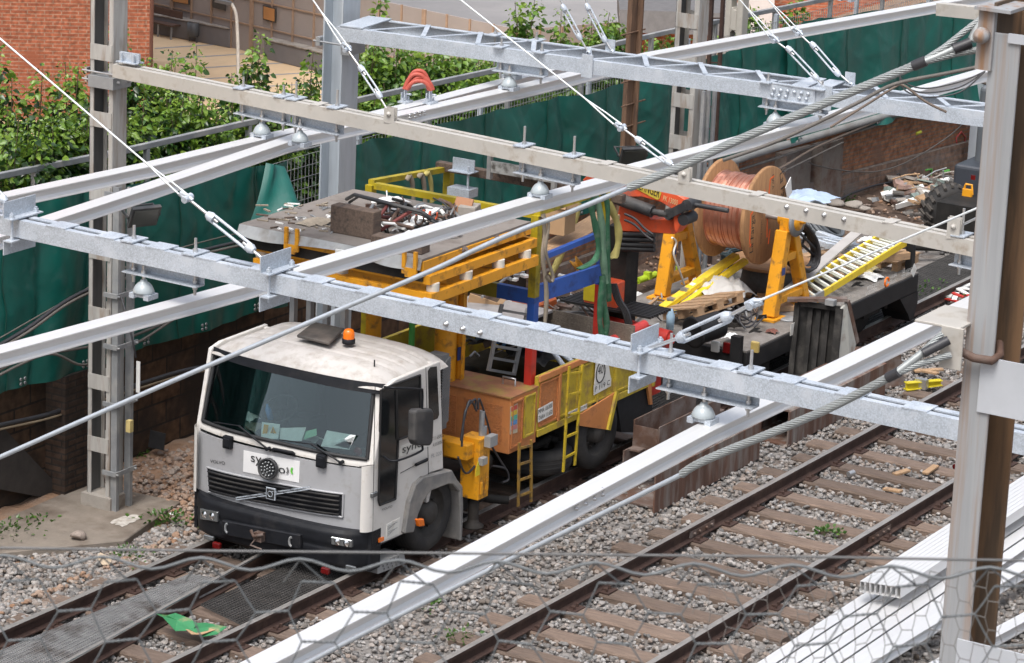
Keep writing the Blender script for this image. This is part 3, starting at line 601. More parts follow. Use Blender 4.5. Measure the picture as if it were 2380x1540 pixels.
# lattice (laced) beam
t=thing('lattice_beam','wide galvanised lattice beam with diagonal lacing from the tall grey column','beam',(30.8,16,4.76)); LB=t
def chan(L,ya,yb,h,nm,sx):
    a=L.pt(ya,ZB);b=L.pt(yb,ZB); sec=[(0,0),(.07*sx,0),(.07*sx,-.012),(.01*sx,-.012),(.01*sx,-h+.012),(.07*sx,-h+.012),(.07*sx,-h),(0,-h)]
    m=MB(); n=len(sec); vs=[]
    for p in (a,b): vs+=[p+V((s,0,0))+Z_*q for s,q in sec]
    m.add(vs,[(i,(i+1)%n,(i+1)%n+n,i+n) for i in range(n)]+[tuple(range(n)),tuple(range(n,2*n))]); m.build(nm,galv,t)
chan(L3,20.5,11.0,.16,'chord',1); chan(L3b,20.62,11.0,.16,'chord',-1)
n=13; 
for i in range(n):
    ya=20.1-i*.69; A_=L3.pt(ya,ZB+.012,.035); B_=L3b.pt(ya-.345,ZB+.012,-.035); C_=L3.pt(ya-.69,ZB+.012,.035)
    m=MB(); m.beam(B_+Z_*.0,C_,.055,.01); m.build('lacing_bar',galv,t); m=MB(); m.beam(A_-Z_*.012,B_-Z_*.012,.045,.01); m.build('lacing_bar',galv,t)
    if i%2==0: m=MB(); m.beam(A_-Z_*.16,B_-Z_*.16,.045,.01); m.build('lacing_bar',galv,t)
m=MB(); m.beam(L3.pt(20.32,ZB+.014),L3b.pt(20.42,ZB+.014),.3,.012); m.build('end_plate',galv,t)
m=MB(); p=L3.at(1850,210); q=L3.at(1786,205); q2=L3.at(1895,228); m.beam(V((p.x-.008,q.y,ZB-.075)),V((L3.x(q2.y)-.008,q2.y,ZB-.075)),.012,.165)
m.beam(V((p.x-.02,q.y,ZB-.16)),V((L3.x(q2.y)-.02,q2.y,ZB-.16)),.05,.012); m.beam(V((p.x-.005,q.y,ZB+.01)),V((L3.x(q2.y)-.005,q2.y,ZB+.01)),.05,.012)
for k in range(6):
    for r_,z in ((0,-.05),(1,-.11)):
        if (k,r_) in ((3,1),): continue
        y=q.y+(q2.y-q.y)*(.13+.145*k-.03*r_); m.lathe([(.02,0),(.02,.012),(0,.018)],(L3.x(y)-.014,y,ZB+z),-X_,8)
m.build('splice_plate',galv,t)
m=MB()
for d in (0,.22): m.beam(L3.pt(q.y-.35-d,ZB+.018),L3b.pt(q.y-.3-d,ZB+.018),.18,.01)
m.build('cover_plate',galv,t)
# part of a farther tan beam at the top right
m=MB(); p=at_x(2185,6,38.5); q=at_x(2400,28,38.2); m.beam(p-Z_*.08,q-Z_*.08+(q-p)*.3,.16,.16); tag(m.build('overhead_beam',beige),'short visible end of a farther tan beam at the top right corner','beam')
# ================= conductor bars =================
ZC=4.44
BAR=[(-.085,0),(.085,0),(.085,-.01),(.05,-.028),(.038,-.08),(.05,-.098),(.074,-.112),(.074,-.122),(-.074,-.122),(-.074,-.112),(-.05,-.098),(-.038,-.08),(-.05,-.028),(-.085,-.01)]
def bar(pix,label,z=ZC,zs=None,ext=0):
    P=[at_z(x,y,z if zs is None else zs[i]) for i,(x,y) in enumerate(pix)]
    if ext: P.append(P[-1]+(P[-1]-P[-2]).normalized()*ext)
    m=MB(); m.sweep(BAR,P); return tag(m.build('conductor_bar',alum),label,'conductor bar')
def joints(o,pix,side=-Y_,w=.058):
    for x,y in pix:
        P0=at_z(x,y,ZC-.06); m=MB(); m.lathe([(.016,0),(.016,.008),(.01,.009),(.01,.018),(0,.02)],at_z(x,y,ZC-.06)-Y_*.0+V((0,-.0,0)),side,8); m.build('bolt',steel,o)
bA=bar([(440,1622),(1000,1333),(1350,1145),(1640,992),(1960,843),(2250,702)],'nearest wide white topped conductor bar across the lower right foreground',ext=8)
bB=bar([(-90,835),(0,811),(549,664),(797,591),(1217,466),(1420,411),(1474,385),(1900,273),(2313,155)],'white conductor bar crossing just above the truck platform',ext=3)
bC=bar([(-140,586),(114,506),(345,431),(699,312),(1010,245),(1250,190),(1362,162),(1510,124),(1850,63),(2200,2)],'white conductor bar with red jumper cables at its joint',ext=4)
bD=bar([(-100,475),(0,454),(345,381),(656,307),(803,279),(1010,229),(1303,152),(1400,123)],'slim white conductor bar farthest back, alongside the jumper bar')
def bolts_on(o,pix,cy):
    for x,y in pix:
        P=at_y(x,y,cy); m=MB(); m.lathe([(.017,0),(.017,.008),(.011,.009),(.011,.02),(0,.022)],P,-Y_,8); m.build('bolt',steel,o)
yb=at_z(1380,1130,ZC).y-.06
bolts_on(bA,[(1338,1170),(1359,1159),(1380,1148),(1399,1137),(1338,1182),(1359,1170),(1380,1159),(1399,1149)],yb)
yb=at_z(960,258,ZC).y-.06
bolts_on(bC,[(952,267),(963,264),(974,261),(985,259),(952,273),(964,271),(975,267),(986,264)],yb)
# red jumper cables
t=thing('jumper_cables','red orange jumper cables looped between two clamps on the conductor bar','cable',at_z(975,235,ZC))
redm=mat('red_cable_sheath',(.4,.075,.05),.55,0,.15,8)
for x,y in ((942,238),(1000,240)):
    p=at_z(x,y,ZC); m=MB(); m.box(p+Z_*.012,(.16,.1,.02)); m.box(p+V((0,.0,.09)),(.05,.012,.16)); m.box(p+V((0,.04,.06)),(.05,.012,.1)); m.bolt(p+V((.06,0,.02)),Z_,.012,.04); m.bolt(p+V((-.06,0,.02)),Z_,.012,.04); m.bolt(p+V((0,-.02,.1)),-Y_,.014,.05); m.build('clamp',galv,t)
pa=at_z(942,238,ZC)+Z_*.15; pb=at_z(1000,240,ZC)+Z_*.15
for k in range(4):
    o=V((.03*(k%2)-.015,.03*(k//2)-.02,0)); hh=.1+.035*k; m=MB()
    pts=[]
    for j in range(15):
        s=j/14; q=pa.lerp(pb,s)+o; q+=Z_*(hh*(1-abs(2*s-1)**2.6)); pts.append(q)
    m.tube(pts,.024,8); m.build('red_cable',redm,t)
# ================= hangers with insulators =================
def hanger(label,L,r1,r2,ins,rodtop=.27,dx=.1,zA=None,half=.4):
    P1=L.at(*r1,dx=dx); P2=L.at(*r2,dx=dx); yi=L.at(*ins,dx=dx).y
    zt_=max(P1.z,P2.z) if P1.z<6 else ZB+rodtop
    zt_=min(max(zt_,ZB+.1),ZB+.45); zA=zA or ZC+.2
    t=thing('bar_hanger',label,'hanger',(L.x(yi)+dx,yi,ZC),'threaded rod hangers under the beams')
    for P,other in ((P1,P2),(P2,P1)):
        c=L.pt(P.y,0,dx); m=MB(); m.cyl((c.x,c.y,zA-.09),(c.x,c.y,zt_),.0125,8)
        for z in (ZB+.02,zA+.012,zA-.04): m.cyl((c.x,c.y,z),(c.x,c.y,z+.026),.023,6)
        m.build('threaded_rod',steel,t)
        m=MB(); m.box((c.x,c.y,ZB+.014),(.22,.13,.012)); m.build('washer_plate',galv,t)
    ya=max(P1.y,P2.y)+.07; yb=min(P1.y,P2.y)-.07; a=L.pt(ya,zA,dx); b=L.pt(yb,zA,dx)
    m=MB(); m.beam(a+V((-.02,0,0)),b+V((-.02,0,0)),.11,.01); m.beam(a+V((.035,0,.05)),b+V((.035,0,.05)),.01,.1); m.build('angle_bar',galv,t)
    c=L.pt(yi,0,dx-.02); m=MB(); m.cyl((c.x,c.y,ZC+.1),(c.x,c.y,zA+.075),.014,8); m.cyl((c.x,c.y,zA+.006),(c.x,c.y,zA+.035),.026,6); m.build('stud',steel,t)
    m=MB(); z0=ZC+.035; m.lathe([(0,0),(.06,0),(.088,.008),(.092,.02),(.082,.045),(.07,.068),(.05,.09),(.032,.1),(.026,.12),(0,.122)],(c.x,c.y,z0),Z_,24); m.build('insulator',porc,t)
    m=MB(); m.bb((c.x-.07,c.y-.1,ZC-.004),(c.x+.07,c.y-.05,ZC+.04)); m.bb((c.x-.07,c.y+.05,ZC-.004),(c.x+.07,c.y+.1,ZC+.04)); m.bb((c.x-.06,c.y-.05,ZC+.012),(c.x+.06,c.y+.05,ZC+.036)); m.build('bar_clamp',galv,t)
    return t
hanger('hanger under the near galvanised beam, left of the truck cab',L1,(312,523),(455,553),(337,693))
hanger('hanger with insulator under the near galvanised beam in front of rusty steel troughs',L1,(1561,780),(1748,813),(1636,985))
hanger('leftmost hanger under the tan beam, beside leafy shrubs',L2,(566,181),(660,197),(611,311))
hanger('second hanger from the left under the tan beam, over the jumper bar',L2,(689,192),(785,208),(700,318))
hanger('hanger under the tan beam above the truck platform bar',L2,(1220,297),(1336,316),(1258,437))
hanger('hanger under the tan beam just left of the near mast',L2,(2241,484),(2345,505),(2290,640))
hanger('front hanger under the lattice beam near the tall grey column',L3,(1165,120),(1259,135),(1186,185),dx=.05)
hanger('rear hanger under the lattice beam partly hidden by the front chord',L3b,(1150,120),(1245,135),(1190,180),dx=-.05)
hanger('hanger under the lattice beam splice behind the thick wire rope',L3,(1783,228),(1908,250),(1803,276),dx=.05)
L4=Line(38.4,16.5,38.1,14)
hanger('hanger at the top right under a beam outside the picture',L4,(1895,-30),(1984,-20),(1967,30),zA=at_z(1967,30,ZC).z+.2)
# ================= stays with turnbuckles =================
def stay(label,Pw,Ps,T0,T1,Pe,thick=1,wr=.0085):
    t=thing('stay_wire',label,'stay',Pe)
    d=(Ps-Pw).normalized()
    m=MB(); m.tube([Pw,Ps-d*.45],wr,6); 
    m.tube([Ps-d*.45,Ps-d*.2+V((0,.02,-.01)),Ps+V((0,.022,-.018))],wr,6); m.tube([Ps-d*.45,Ps-d*.2-V((0,.02,-.012)),Ps-V((0,.02,-.02)),Ps+d*.03],wr*.9,6); m.build('wire',wirew,t)
    m=MB(); m.tube([Ps+d*.05+V((0,.035,0)),Ps-d*.02+V((0,.04,0)),Ps-d*.05,Ps-d*.02-V((0,.04,0)),Ps+d*.05-V((0,.035,0))],.014*thick,8); m.cyl(Ps+d*.03+V((-.05,0,-.01)),Ps+d*.03+V((.05,0,.01)),.024*thick,10); m.lathe([(.03,-.02),(.036,0),(.03,.02)],Ps+d*.03,X_,12); m.build('shackle',galv,t)
    e=(T1-T0).normalized(); s=e.cross(X_).normalized(); k=.026*thick
    m=MB(); m.cyl(Ps+d*.04,T0+e*.12,.011*thick,8); m.build('threaded_rod',steel,t); m=MB(); m.cyl(T1-e*.12,Pe,.011*thick,8); m.build('threaded_rod',steel,t)
    m=MB()
    for q in (-1,1): m.tube([T0+e*.04+s*q*k,T1-e*.04+s*q*k],.0105*thick,8)
    for q,w in ((T0,1),(T1,-1)): m.tube([q-e*w*.0,q+e*w*.035,q+e*w*.075],[.024*thick,.036*thick,.03*thick],8)
    m.build('turnbuckle',galv,t)
    m=MB(); m.lathe([(.012,-.02),(.028,-.012),(.028,.012),(.012,.02)],Pe,X_,12); m.build('eye_end',galv,t)
    return t
def S(L,dx,*px): return [L.at(x,y,dx=dx) for x,y in px]
def stayL(label,L,dx,*px,**k): return stay(label,*S(L,dx,*px),**k)
stayL('taut white stay with turnbuckle running down to the near beam above the cab',L1,.1,(-60,38),(430,455),(482,497),(590,583),(624,612),thick=1.25)
stayL('short stay end with turnbuckle at the far left end of the near beam',L1,.1,(-120,330),(-60,400),(-40,415),(14,470),(35,492),thick=1.2)
stayL('stay crossing in front of the tall grey column down to the tan beam',L2,.1,(700,-40),(803,108),(835,152),(886,228),(906,264))
stayL('long diagonal stay over the lattice beam ending on the tan beam at the reel',L2,.1,(1040,-25),(1440,292),(1478,320),(1562,383),(1597,405))
stayL('left one of two short stays landing on the lattice beam front chord',L3,.05,(1270,-70),(1290,-28),(1306,10),(1350,92),(1368,122),wr=.007)
stayL('right one of two short stays landing on the lattice beam rear chord',L3b,-.05,(1335,-60),(1350,-30),(1362,8),(1408,98),(1423,120),wr=.007)
stayL('lower right stay with turnbuckle landing on the lattice beam splice',L3,.05,(1690,-35),(1797,88),(1828,108),(1902,186),(1922,207),wr=.007)
stayL('upper right stay with turnbuckle landing on the lattice beam rear chord',L3b,-.05,(1750,-40),(1852,72),(1884,98),(1952,176),(1978,196),wr=.007)
stayL('low stay with big turnbuckle rising rightwards from the near beam past the reel stand',L1,.1,(2420,420),(1755,703),(1700,732),(1575,788),(1502,812),thick=1.35)
stayL('stub of a stay and clevis on the tan beam beside the near mast',L2,.1,(2420,455),(2330,480),(2320,482),(2280,503),(2217,531),thick=1)
def brk(B,L,px,py,h=.16,ln=.42,under=True):
    y=L.at(px,py,dx=.1).y; c=L.pt(y,ZB,.1); m=MB()
    m.bb((c.x-ln/2,c.y-.005,ZB+.012),(c.x+ln/2,c.y+.005,ZB+h)); m.bb((c.x-ln/2,c.y-.09,ZB+.012),(c.x+ln/2,c.y-.006,ZB+.024))
    if under: m.bb((c.x-ln/2,c.y-.005,ZB-.3),(c.x+ln/2,c.y+.005,ZB-.17)); m.bb((c.x-ln/2,c.y-.09,ZB-.18),(c.x+ln/2,c.y-.006,ZB-.168))
    for q in (-1,1): m.cyl((c.x+q*ln*.38,c.y-.05,ZB-.22),(c.x+q*ln*.38,c.y-.05,ZB+.07),.013,8); m.cyl((c.x+q*ln*.38,c.y-.05,ZB+.024),(c.x+q*ln*.38,c.y-.05,ZB+.055),.024,6)
    m.build('cross_bracket',galv,B)
brk(B1,L1,640,625); brk(B1,L1,45,497); brk(B1,L1,1497,812)
def lug(B,L,px,py,mt,dx=.0,h=.13):
    y=L.at(px,py,dx=.06).y; c=L.pt(y,ZB,dx); m=MB(); m.bb((c.x-.004,c.y-.06,ZB-.02),(c.x+.008,c.y+.06,ZB+h)); m.bb((c.x+.06,c.y-.05,ZB),(c.x+.072,c.y+.07,ZB+h)); m.lathe([(0,.028),(.02,.022),(.026,.006),(.026,0)],(c.x-.004,c.y,ZB+h*.55),-X_,10); m.build('stay_lug',mt,B)
lug(B2,L2,912,270,beige); lug(B2,L2,1597,408,beige); lug(B2,L2,2222,535,beige,h=.17)
for px,py,L in ((1367,125,L3),(1921,210,L3)):
    y=L.at(px,py).y; c=L.pt(y,ZB); m=MB(); m.bb((c.x-.014,c.y-.07,ZB-.2),(c.x-.002,c.y+.07,ZB+.06)); m.build('stay_lug',galv,LB)
for px,py,L in ((1422,122,L3b),(1979,198,L3b)):
    y=L.at(px,py).y; c=L.pt(y,ZB); m=MB(); m.bb((c.x-.03,c.y-.05,ZB),(c.x-.018,c.y+.07,ZB+.13)); m.build('stay_lug',galv,LB)
# ================= thick wire ropes fixed to the near mast =================
ropem=mat('grey_wire_rope',(.29,.31,.31),.5,.35,.12,30)
def rope(P,r,nm,mt,par,strands=9):
    """twisted strands around a path"""
    L=[0]
    for a,b in zip(P,P[1:]): L.append(L[-1]+(b-a).length)
    tot=L[-1]; N=max(24,int(tot/.022)); pts=[]
    for i in range(N+1):
        s=tot*i/N; k=max(j for j in range(len(L)) if L[j]<=s+1e-9); k=min(k,len(P)-2); pts.append(P[k].lerp(P[k+1],(s-L[k])/(L[k+1]-L[k])))
    m=MB(); d=(P[-1]-P[0]).normalized(); a=d.orthogonal().normalized(); c=d.cross(a); rs=r*math.sin(math.pi/strands)/(1+math.sin(math.pi/strands)); R=r-rs
    for q in range(strands):
        w=[]
        for i,p in enumerate(pts):
            th=2*math.pi*(q/strands+i*tot/N/(r*11)); w.append(p+a*math.cos(th)*R+c*math.sin(th)*R)
        m.tube(w,rs*1.1,5)
    m.tube(pts,R*1.08,8)
    return m.build(nm,mt,par)
def smooth(P,n=5):
    Q=[]
    for i in range(len(P)-1):
        a=P[max(i-1,0)];b=P[i];c=P[i+1];d=P[min(i+2,len(P)-1)]
        for k in range(n):
            t=k/n; Q.append(.5*((2*b)+(c-a)*t+(2*a-5*b+4*c-d)*t*t+(3*b-a-3*c+d)*t**3))
    Q.append(P[-1]); return Q
def bigrope(label,thin,thick,forks,d0,d1):
    allp=thin+thick[1:]; xs=[p[0] for p in allp]; dep=lambda x: d0+(d1-d0)*(x-xs[0])/(xs[-1]-xs[0])
    A=[at_d(x,y,dep(x)) for x,y in thin]; B=[at_d(x,y,dep(x)) for x,y in thick]
    t=thing('wire_rope',label,'rope',B[-1]); m=MB(); m.tube(smooth(A,6),.0115,8); m.build('rope',wire,t)
    rope(smooth(B,4),.0195,'wrapped_grip',ropem,t)
    for f in forks: rope(smooth([at_d(x,y,d1) for x,y in f],4),.0145,'rope_leg',ropem,t,7)
    e=(B[-1]-B[-2]).normalized(); m=MB(); m.cyl(B[-1]-e*.04,B[-1]+e*.02,.0225,10); m.build('black_tape',cableb,t)
    return t
R1_=bigrope('upper thick wire rope rising from lower left to the near mast top',[(-80,1097),(0,1062),(330,916),(700,757),(997,631),(1105,580),(1212,533),(1320,494),(1461,436)],[(1461,436),(1578,388),(1695,334),(1831,276),(1986,210),(2142,145)],
 [[(2142,145),(2170,126),(2198,108),(2245,70),(2290,36)],[(2142,145),(2190,133),(2234,122),(2298,112)]],15.5,13.5)
m=MB(); m.tube(smooth([at_d(x,y,13.5) for x,y in ((2142,145),(2180,130),(2220,112))]),.017,8); m.tube([at_d(2258,95,13.5),at_d(2270,66,13.5),at_d(2288,38,13.5)],.02,8); m.build('middle_leg',ropem,R1_)
m=MB(); m.tube([at_d(2216,114,13.49),at_d(2256,98,13.49)],.022,10); m.build('black_sleeve',cableb,R1_)
R2_=bigrope('lower thick wire rope rising over the white bar to the near mast bracket',[(620,1592),(797,1497),(1115,1335),(1305,1240),(1584,1102)],[(1584,1102),(1648,1065),(1908,957),(2080,869)],
 [[(2080,869),(2130,830),(2190,775)],[(2080,869),(2140,845),(2210,824)]],15.5,13.5)
m=MB(); m.tube([at_d(2080,868,13.5),at_d(2150,815,13.5)],.017,8); m.build('middle_leg',ropem,R2_)
m=MB(); m.tube([at_d(2145,821,13.48),at_d(2205,790,13.48)],.02,10); m.build('black_sleeve',cableb,R2_)
# thin dark messenger under the upper rope
cable([at_d(x,y,22) for x,y in ((1680,372),(1800,330),(1920,275),(2000,235),(2080,195),(2200,170),(2300,150))],.014,cablem,'dark twisted cable running beneath the upper wire rope')
cable([at_d(x,y,24) for x,y in ((1930,295),(2010,245),(2075,205),(2100,198),(2150,235),(2200,260))],.01,mat('brown_cable',(.13,.1,.08),.8),'brown cable kinked over the tarpaulin near the right mast')
for k in range(3): cable([at_d(x,y,24) for x,y in ((2290,165),(2230,190+k*12),(2150,205+k*10),(2100,190+k*8),(2090,165))],.006,cableb,'loose coil of dark wire hanging beside the near mast top',grp='loose wire coils')
# ================= foreground mesh =================
fm=mat('mesh_wire',(.12,.13,.135),.55,.3,.15,30)
def hexmesh(label,dep,px0,py0,pitch,rowh,rows,cols,tw,r,seed,tilt,jit,twist=True):
    """hexagonal netting; horizontal twisted edges, sloping single wires"""
    R=random.Random(seed); m=MB(); s=dep/F
    base=at_d(px0,py0,dep); ex=rt; ey=-up
    def P(c,rw,side):
        off=(pitch/2 if rw%2 else 0); x=c*pitch+off+side*tw/2
        h=math.sin(c*12.9+rw*78.2+side*3.1+seed)*jit; k=math.cos(c*7.1+rw*31.3+side*1.7+seed)*jit
        return base+ex*(x+h)*s+ey*((rw*rowh)+k+tilt*(x))*s+fw*(rw*rowh*s*.12)
    for rw in range(rows):
        for c in range(-1,cols):
            a=P(c,rw,-1);b=P(c,rw,1)
            if twist:
                d=(b-a)
                for ph in (0,math.pi):
                    w=[a+d*(i/10)+(up*math.sin(ph+i*1.9)+fw*math.cos(ph+i*1.9))*r*.95 for i in range(11)]; m.tube(w,r,5)
            else: m.tube([a,b],r*1.3,4)
            if rw+1<rows:
                if rw%2==0: n=((c-1,1),(c,-1))
                else: n=((c,1),(c+1,-1))
                m.tube([a,a.lerp(P(n[0][0],rw+1,n[0][1]),.5)+ey*2*s,P(n[0][0],rw+1,n[0][1])],r,5); m.tube([b,b.lerp(P(n[1][0],rw+1,n[1][1]),.5)+ey*2*s,P(n[1][0],rw+1,n[1][1])],r,5)
    return m
t=thing('wire_netting','grey hexagonal wire netting out of focus across the bottom foreground','netting',at_d(1190,1500,4.6))
hexmesh('',4.6,55,1348,229,70,7,12,76,.0013,1,.006,4).build('netting',fm,t)
# top selvedge wires
m=MB(); m.tube([at_d(x,y,4.6) for x,y in ((-60,1272),(500,1280),(1190,1287),(1900,1294),(2450,1304))],.0022,6); m.build('straining_wire',mat('straining_wire',(.11,.11,.11),.5,.3),t)
m=MB(); pts=[]
for i in range(-1,23):
    x=i*114.5+10; y=1300+14*math.sin(i*math.pi)+ (18 if i%2 else -10)+.012*x; pts.append(at_d(x,y,4.58))
m.tube(smooth(pts,4),.0023,6); m.build('selvedge_wire',fm,t)
for i in range(0,22,2):
    x=i*114.5+10; m=MB(); a=at_d(x,1292+.012*x,4.58); b0_=at_d(x-38+0,1348+.006*x,4.6); b1_=at_d(x+60,1348+.006*x,4.6); m.tube([a,b0_],.0014,5); m.tube([a,b1_],.0014,5); m.build('tie_wire',fm,t)
t2=thing('wire_netting','finer hexagonal wire netting behind the coarse one at lower right','netting',at_d(2200,1450,5.6))
hexmesh('',5.6,1700,1325,68,34,8,11,24,.0007,5,.01,3,False).build('netting',mat('thin_mesh_wire',(.16,.15,.14),.6,.3),t2)
#@@PART4
# ================= road-rail truck =================
SS=1.5048
def k1(x,y): return ((640+x/1.54)/SS,(1060+y/1.54)/SS)
def k3(x,y): return ((1550+x/1.925)/SS,(1000+y/1.925)/SS)
def k6(x,y): return ((1500+x/3.08)/SS,(500+y/3.08)/SS)
YN,YF=17.35,19.63; YC=(YN+YF)/2
cabw=mat('cab_white_paint',(.6,.58,.55),.4,0,.06,2,dirt=(.45,.4,.34),damt=.2,dscale=7,coat=.2)
cabroof=mat('dirty_roof_paint',(.46,.44,.42),.65,0,.1,2.5,dirt=(.35,.32,.29),damt=.5,dscale=8)
silver=mat('silver_grey_paint',(.4,.405,.42),.42,.2,.08,3,dirt=(.34,.335,.33),damt=.2,dscale=8)
bump=mat('bumper_plastic',(.011,.012,.015),.5,0,.3,8,dirt=(.024,.023,.024),damt=.3,dscale=6,spec=.22)
glassd=mat('dark_side_glass',(.012,.014,.015),.08,0,.1,4,spec=.6)
yel=mat('yellow_lift_paint',(.66,.29,.012),.45,0,.12,3,dirt=(.16,.08,.03),damt=.3,dscale=9)
bedy=mat('bed_yellow_paint',(.46,.34,.03),.6,0,.12,4,dirt=(.26,.17,.06),damt=.5,dscale=7,bump=.4,bscale=34)
bedo=mat('bed_orange_paint',(.52,.2,.065),.6,0,.12,4,dirt=(.36,.15,.06),damt=.35,dscale=8)
bedo2=mat('bed_orange_texture',(.46,.17,.055),.65,0,.2,30,dirt=(.36,.15,.06),damt=.35,dscale=8,bump=.8,bscale=45)
redp=mat('red_paint',(.45,.03,.02),.45,0,.12,4,dirt=(.2,.03,.02),damt=.25)
bluep=mat('blue_paint',(.02,.085,.36),.5,0,.15,5,dirt=(.03,.05,.16),damt=.35,dscale=6)
yelp=mat('yellow_post_paint',(.36,.28,.01),.5,0,.15,5,dirt=(.13,.11,.03),damt=.45,dscale=6)
crane=mat('crane_red_paint',(.7,.1,.035),.45,0,.12,4,dirt=(.32,.12,.09),damt=.3,dscale=5)
chass=mat('chassis_black',(.016,.015,.014),.75,.1,.4,6,dirt=(.04,.034,.03),damt=.4,spec=.3)
tyre=mat('tyre_rubber',(.022,.021,.021),.8,0,.25,8,dirt=(.05,.046,.042),damt=.5)
amber=mat('amber_lens',(.75,.16,.01),.2,0,.1,6); redl=mat('red_lens',(.11,.006,.006),.2,0,.1,6); clear=mat('lamp_reflector',(.2,.21,.215),.12,.6,.3,14)
deckm=mat('dusty_deck',(.2,.178,.16),.85,0,.18,4,dirt=(.135,.115,.1),damt=.5,dscale=4,bump=.2)
cardb=mat('cardboard',(.42,.27,.15),.85,0,.1,4); straptan=mat('tan_strap',(.26,.22,.17),.9,0,.2,8); slingg=mat('green_sling',(.03,.12,.06),.8,0,.3,8,dirt=(.12,.16,.12),damt=.4,dscale=8); slingy=mat('yellow_sling',(.42,.36,.12),.85,0,.2,8)
ink=mat('black_ink',(.02,.02,.02),.6); plate=mat('sign_plate_white',(.68,.67,.63),.5,0,.06,5,dirt=(.4,.35,.28),damt=.2)
gw=bpy.data.materials.new('windscreen_glass'); gw.use_nodes=True; nt=gw.node_tree; nt.nodes.clear()
o_=nt.nodes.new('ShaderNodeOutputMaterial'); tr=nt.nodes.new('ShaderNodeBsdfTransparent'); tr.inputs[0].default_value=(.82,.9,.88,1); gl=nt.nodes.new('ShaderNodeBsdfGlossy'); gl.inputs['Roughness'].default_value=.02; gl.inputs['Color'].default_value=(.9,.95,1,1)
lw=nt.nodes.new('ShaderNodeFresnel'); lw.inputs[0].default_value=1.65; mx=nt.nodes.new('ShaderNodeMixShader'); nt.links.new(lw.outputs[0],mx.inputs[0]); nt.links.new(tr.outputs[0],mx.inputs[1]); nt.links.new(gl.outputs[0],mx.inputs[2]); nt.links.new(mx.outputs[0],o_.inputs[0])
TR=thing('road_rail_truck','white cab road rail truck with yellow flatbed, lift platform and folded red crane','truck',(29.3,YC,0))
def sy(x,y,Y=YN): return at_y(*k1(x,y),Y)
def side(pts,name,mt,off=.006,th=.02,conv=k1,par=TR,bevel=0):
    P=[at_y(*conv(x,y),YN-off) for x,y in pts]; m=MB(); m.prism(P,(0,th,0)); return m.build(name,mt,par,bevel=bevel)
def xf(z): return 26.30+max(0,z-1.2)*.33+max(0,.5-z)*.02
def fp(y,z,off=0): c=(y-YC)/1.09; return V((xf(z)+.13*abs(c)**3.2-off,y,z))
def fpix(x,y,off=0,conv=k1):
    P=at_x(*conv(x,y),26.32)
    for _ in range(6): P=at_x(*conv(x,y),fp(P.y,P.z,off).x)
    return P
def cpan(c4,name,mt,off=0,th=.02,nu=14,nv=6,par=TR,mi=0,hole=None):
    """curved front panel between four (y,z) corners: TL,TR,BR,BL (as seen)"""
    tl,tr_,br,bl=c4; m=MB()
    def q(u,v):
        a=[tl[i]+(tr_[i]-tl[i])*u for i in (0,1)]; b=[bl[i]+(br[i]-bl[i])*u for i in (0,1)]; return a[0]+(b[0]-a[0])*v,a[1]+(b[1]-a[1])*v
    f=lambda u,v: fp(*q(u,v),off); bk=lambda u,v: fp(*q(u,v),off)+V((th,0,0))
    m.grid(lambda u,v:f(v,u),nv,nu); m.grid(lambda u,v:bk(1-v,u),nv,nu)
    for e in range(4):
        if e==0: g=lambda s:(s,0)
        elif e==1: g=lambda s:(1,s)
        elif e==2: g=lambda s:(1-s,1)
        else: g=lambda s:(0,1-s)
        m.grid(lambda u,v,g=g:(f if v<.5 else bk)(*g(u)),nu,1,sm=False)
    return m.build(name,mt,par)
def yz(x,y): P=fpix(x,y); return (P.y,P.z)
# -- cab shell
cab=MB()
prof=[(26.44,.32),(26.43,1.22),(26.62,2.02),(26.8,2.06),(27.64,2.07),(27.78,.84),(27.5,.86),(27.27,.82),(27.06,.3)]
for Y0_,d in ((YN,.05),(YF-.05,.05)): cab.prism([(x,Y0_,z) for x,z in prof],(0,d,0))
cab.prism([(27.6,YN+.051,.5),(27.72,YN+.051,.84),(27.6,YN+.051,2.06),(27.55,YN+.051,2.06),(27.55,YN+.051,.5)],(0,YF-YN-.102,0))
cabo=cab.build('cab_body',cabw,TR,bevel=.012,seg=2)
# corner cheeks: rounded vertical corners of the cab front
def cheek(yo,sg):
    m=MB(); 
    def fn(u,v):
        z=.5+v*.72; a=u*math.pi/2; return V((26.33+.13-.13*math.sin(a)+.0*z, yo+sg*(.09*(1-math.cos(a))-.004),z))
    m.grid(fn,8,4); 
    return m.build('corner_panel',cabw,TR)
cheek(YN,1); cheek(YF,-1)
# roof
m=MB()
def roof(u,v):
    x=26.52+u*1.28; w=abs(2*v-1); e=max(0,1-w**7); s=min(1,u/.22); q=min(1,(1-u)/.1)
    z=1.97+.16*e*(math.sin(s*math.pi/2)**.7)*(.75+.25*math.sin(q*math.pi/2))+.035*(1-w*w)*s
    if .12<w<.86 and .3<u<.92 and (abs(u-.3)%.155)<.035: z-=.012
    return V((x+.1*w**3*(1-u),YN+.0+(YF-YN)*v,z))
m.grid(lambda u,v:roof(u,1-v),60,60); ro_=m.build('roof',cabroof,TR)
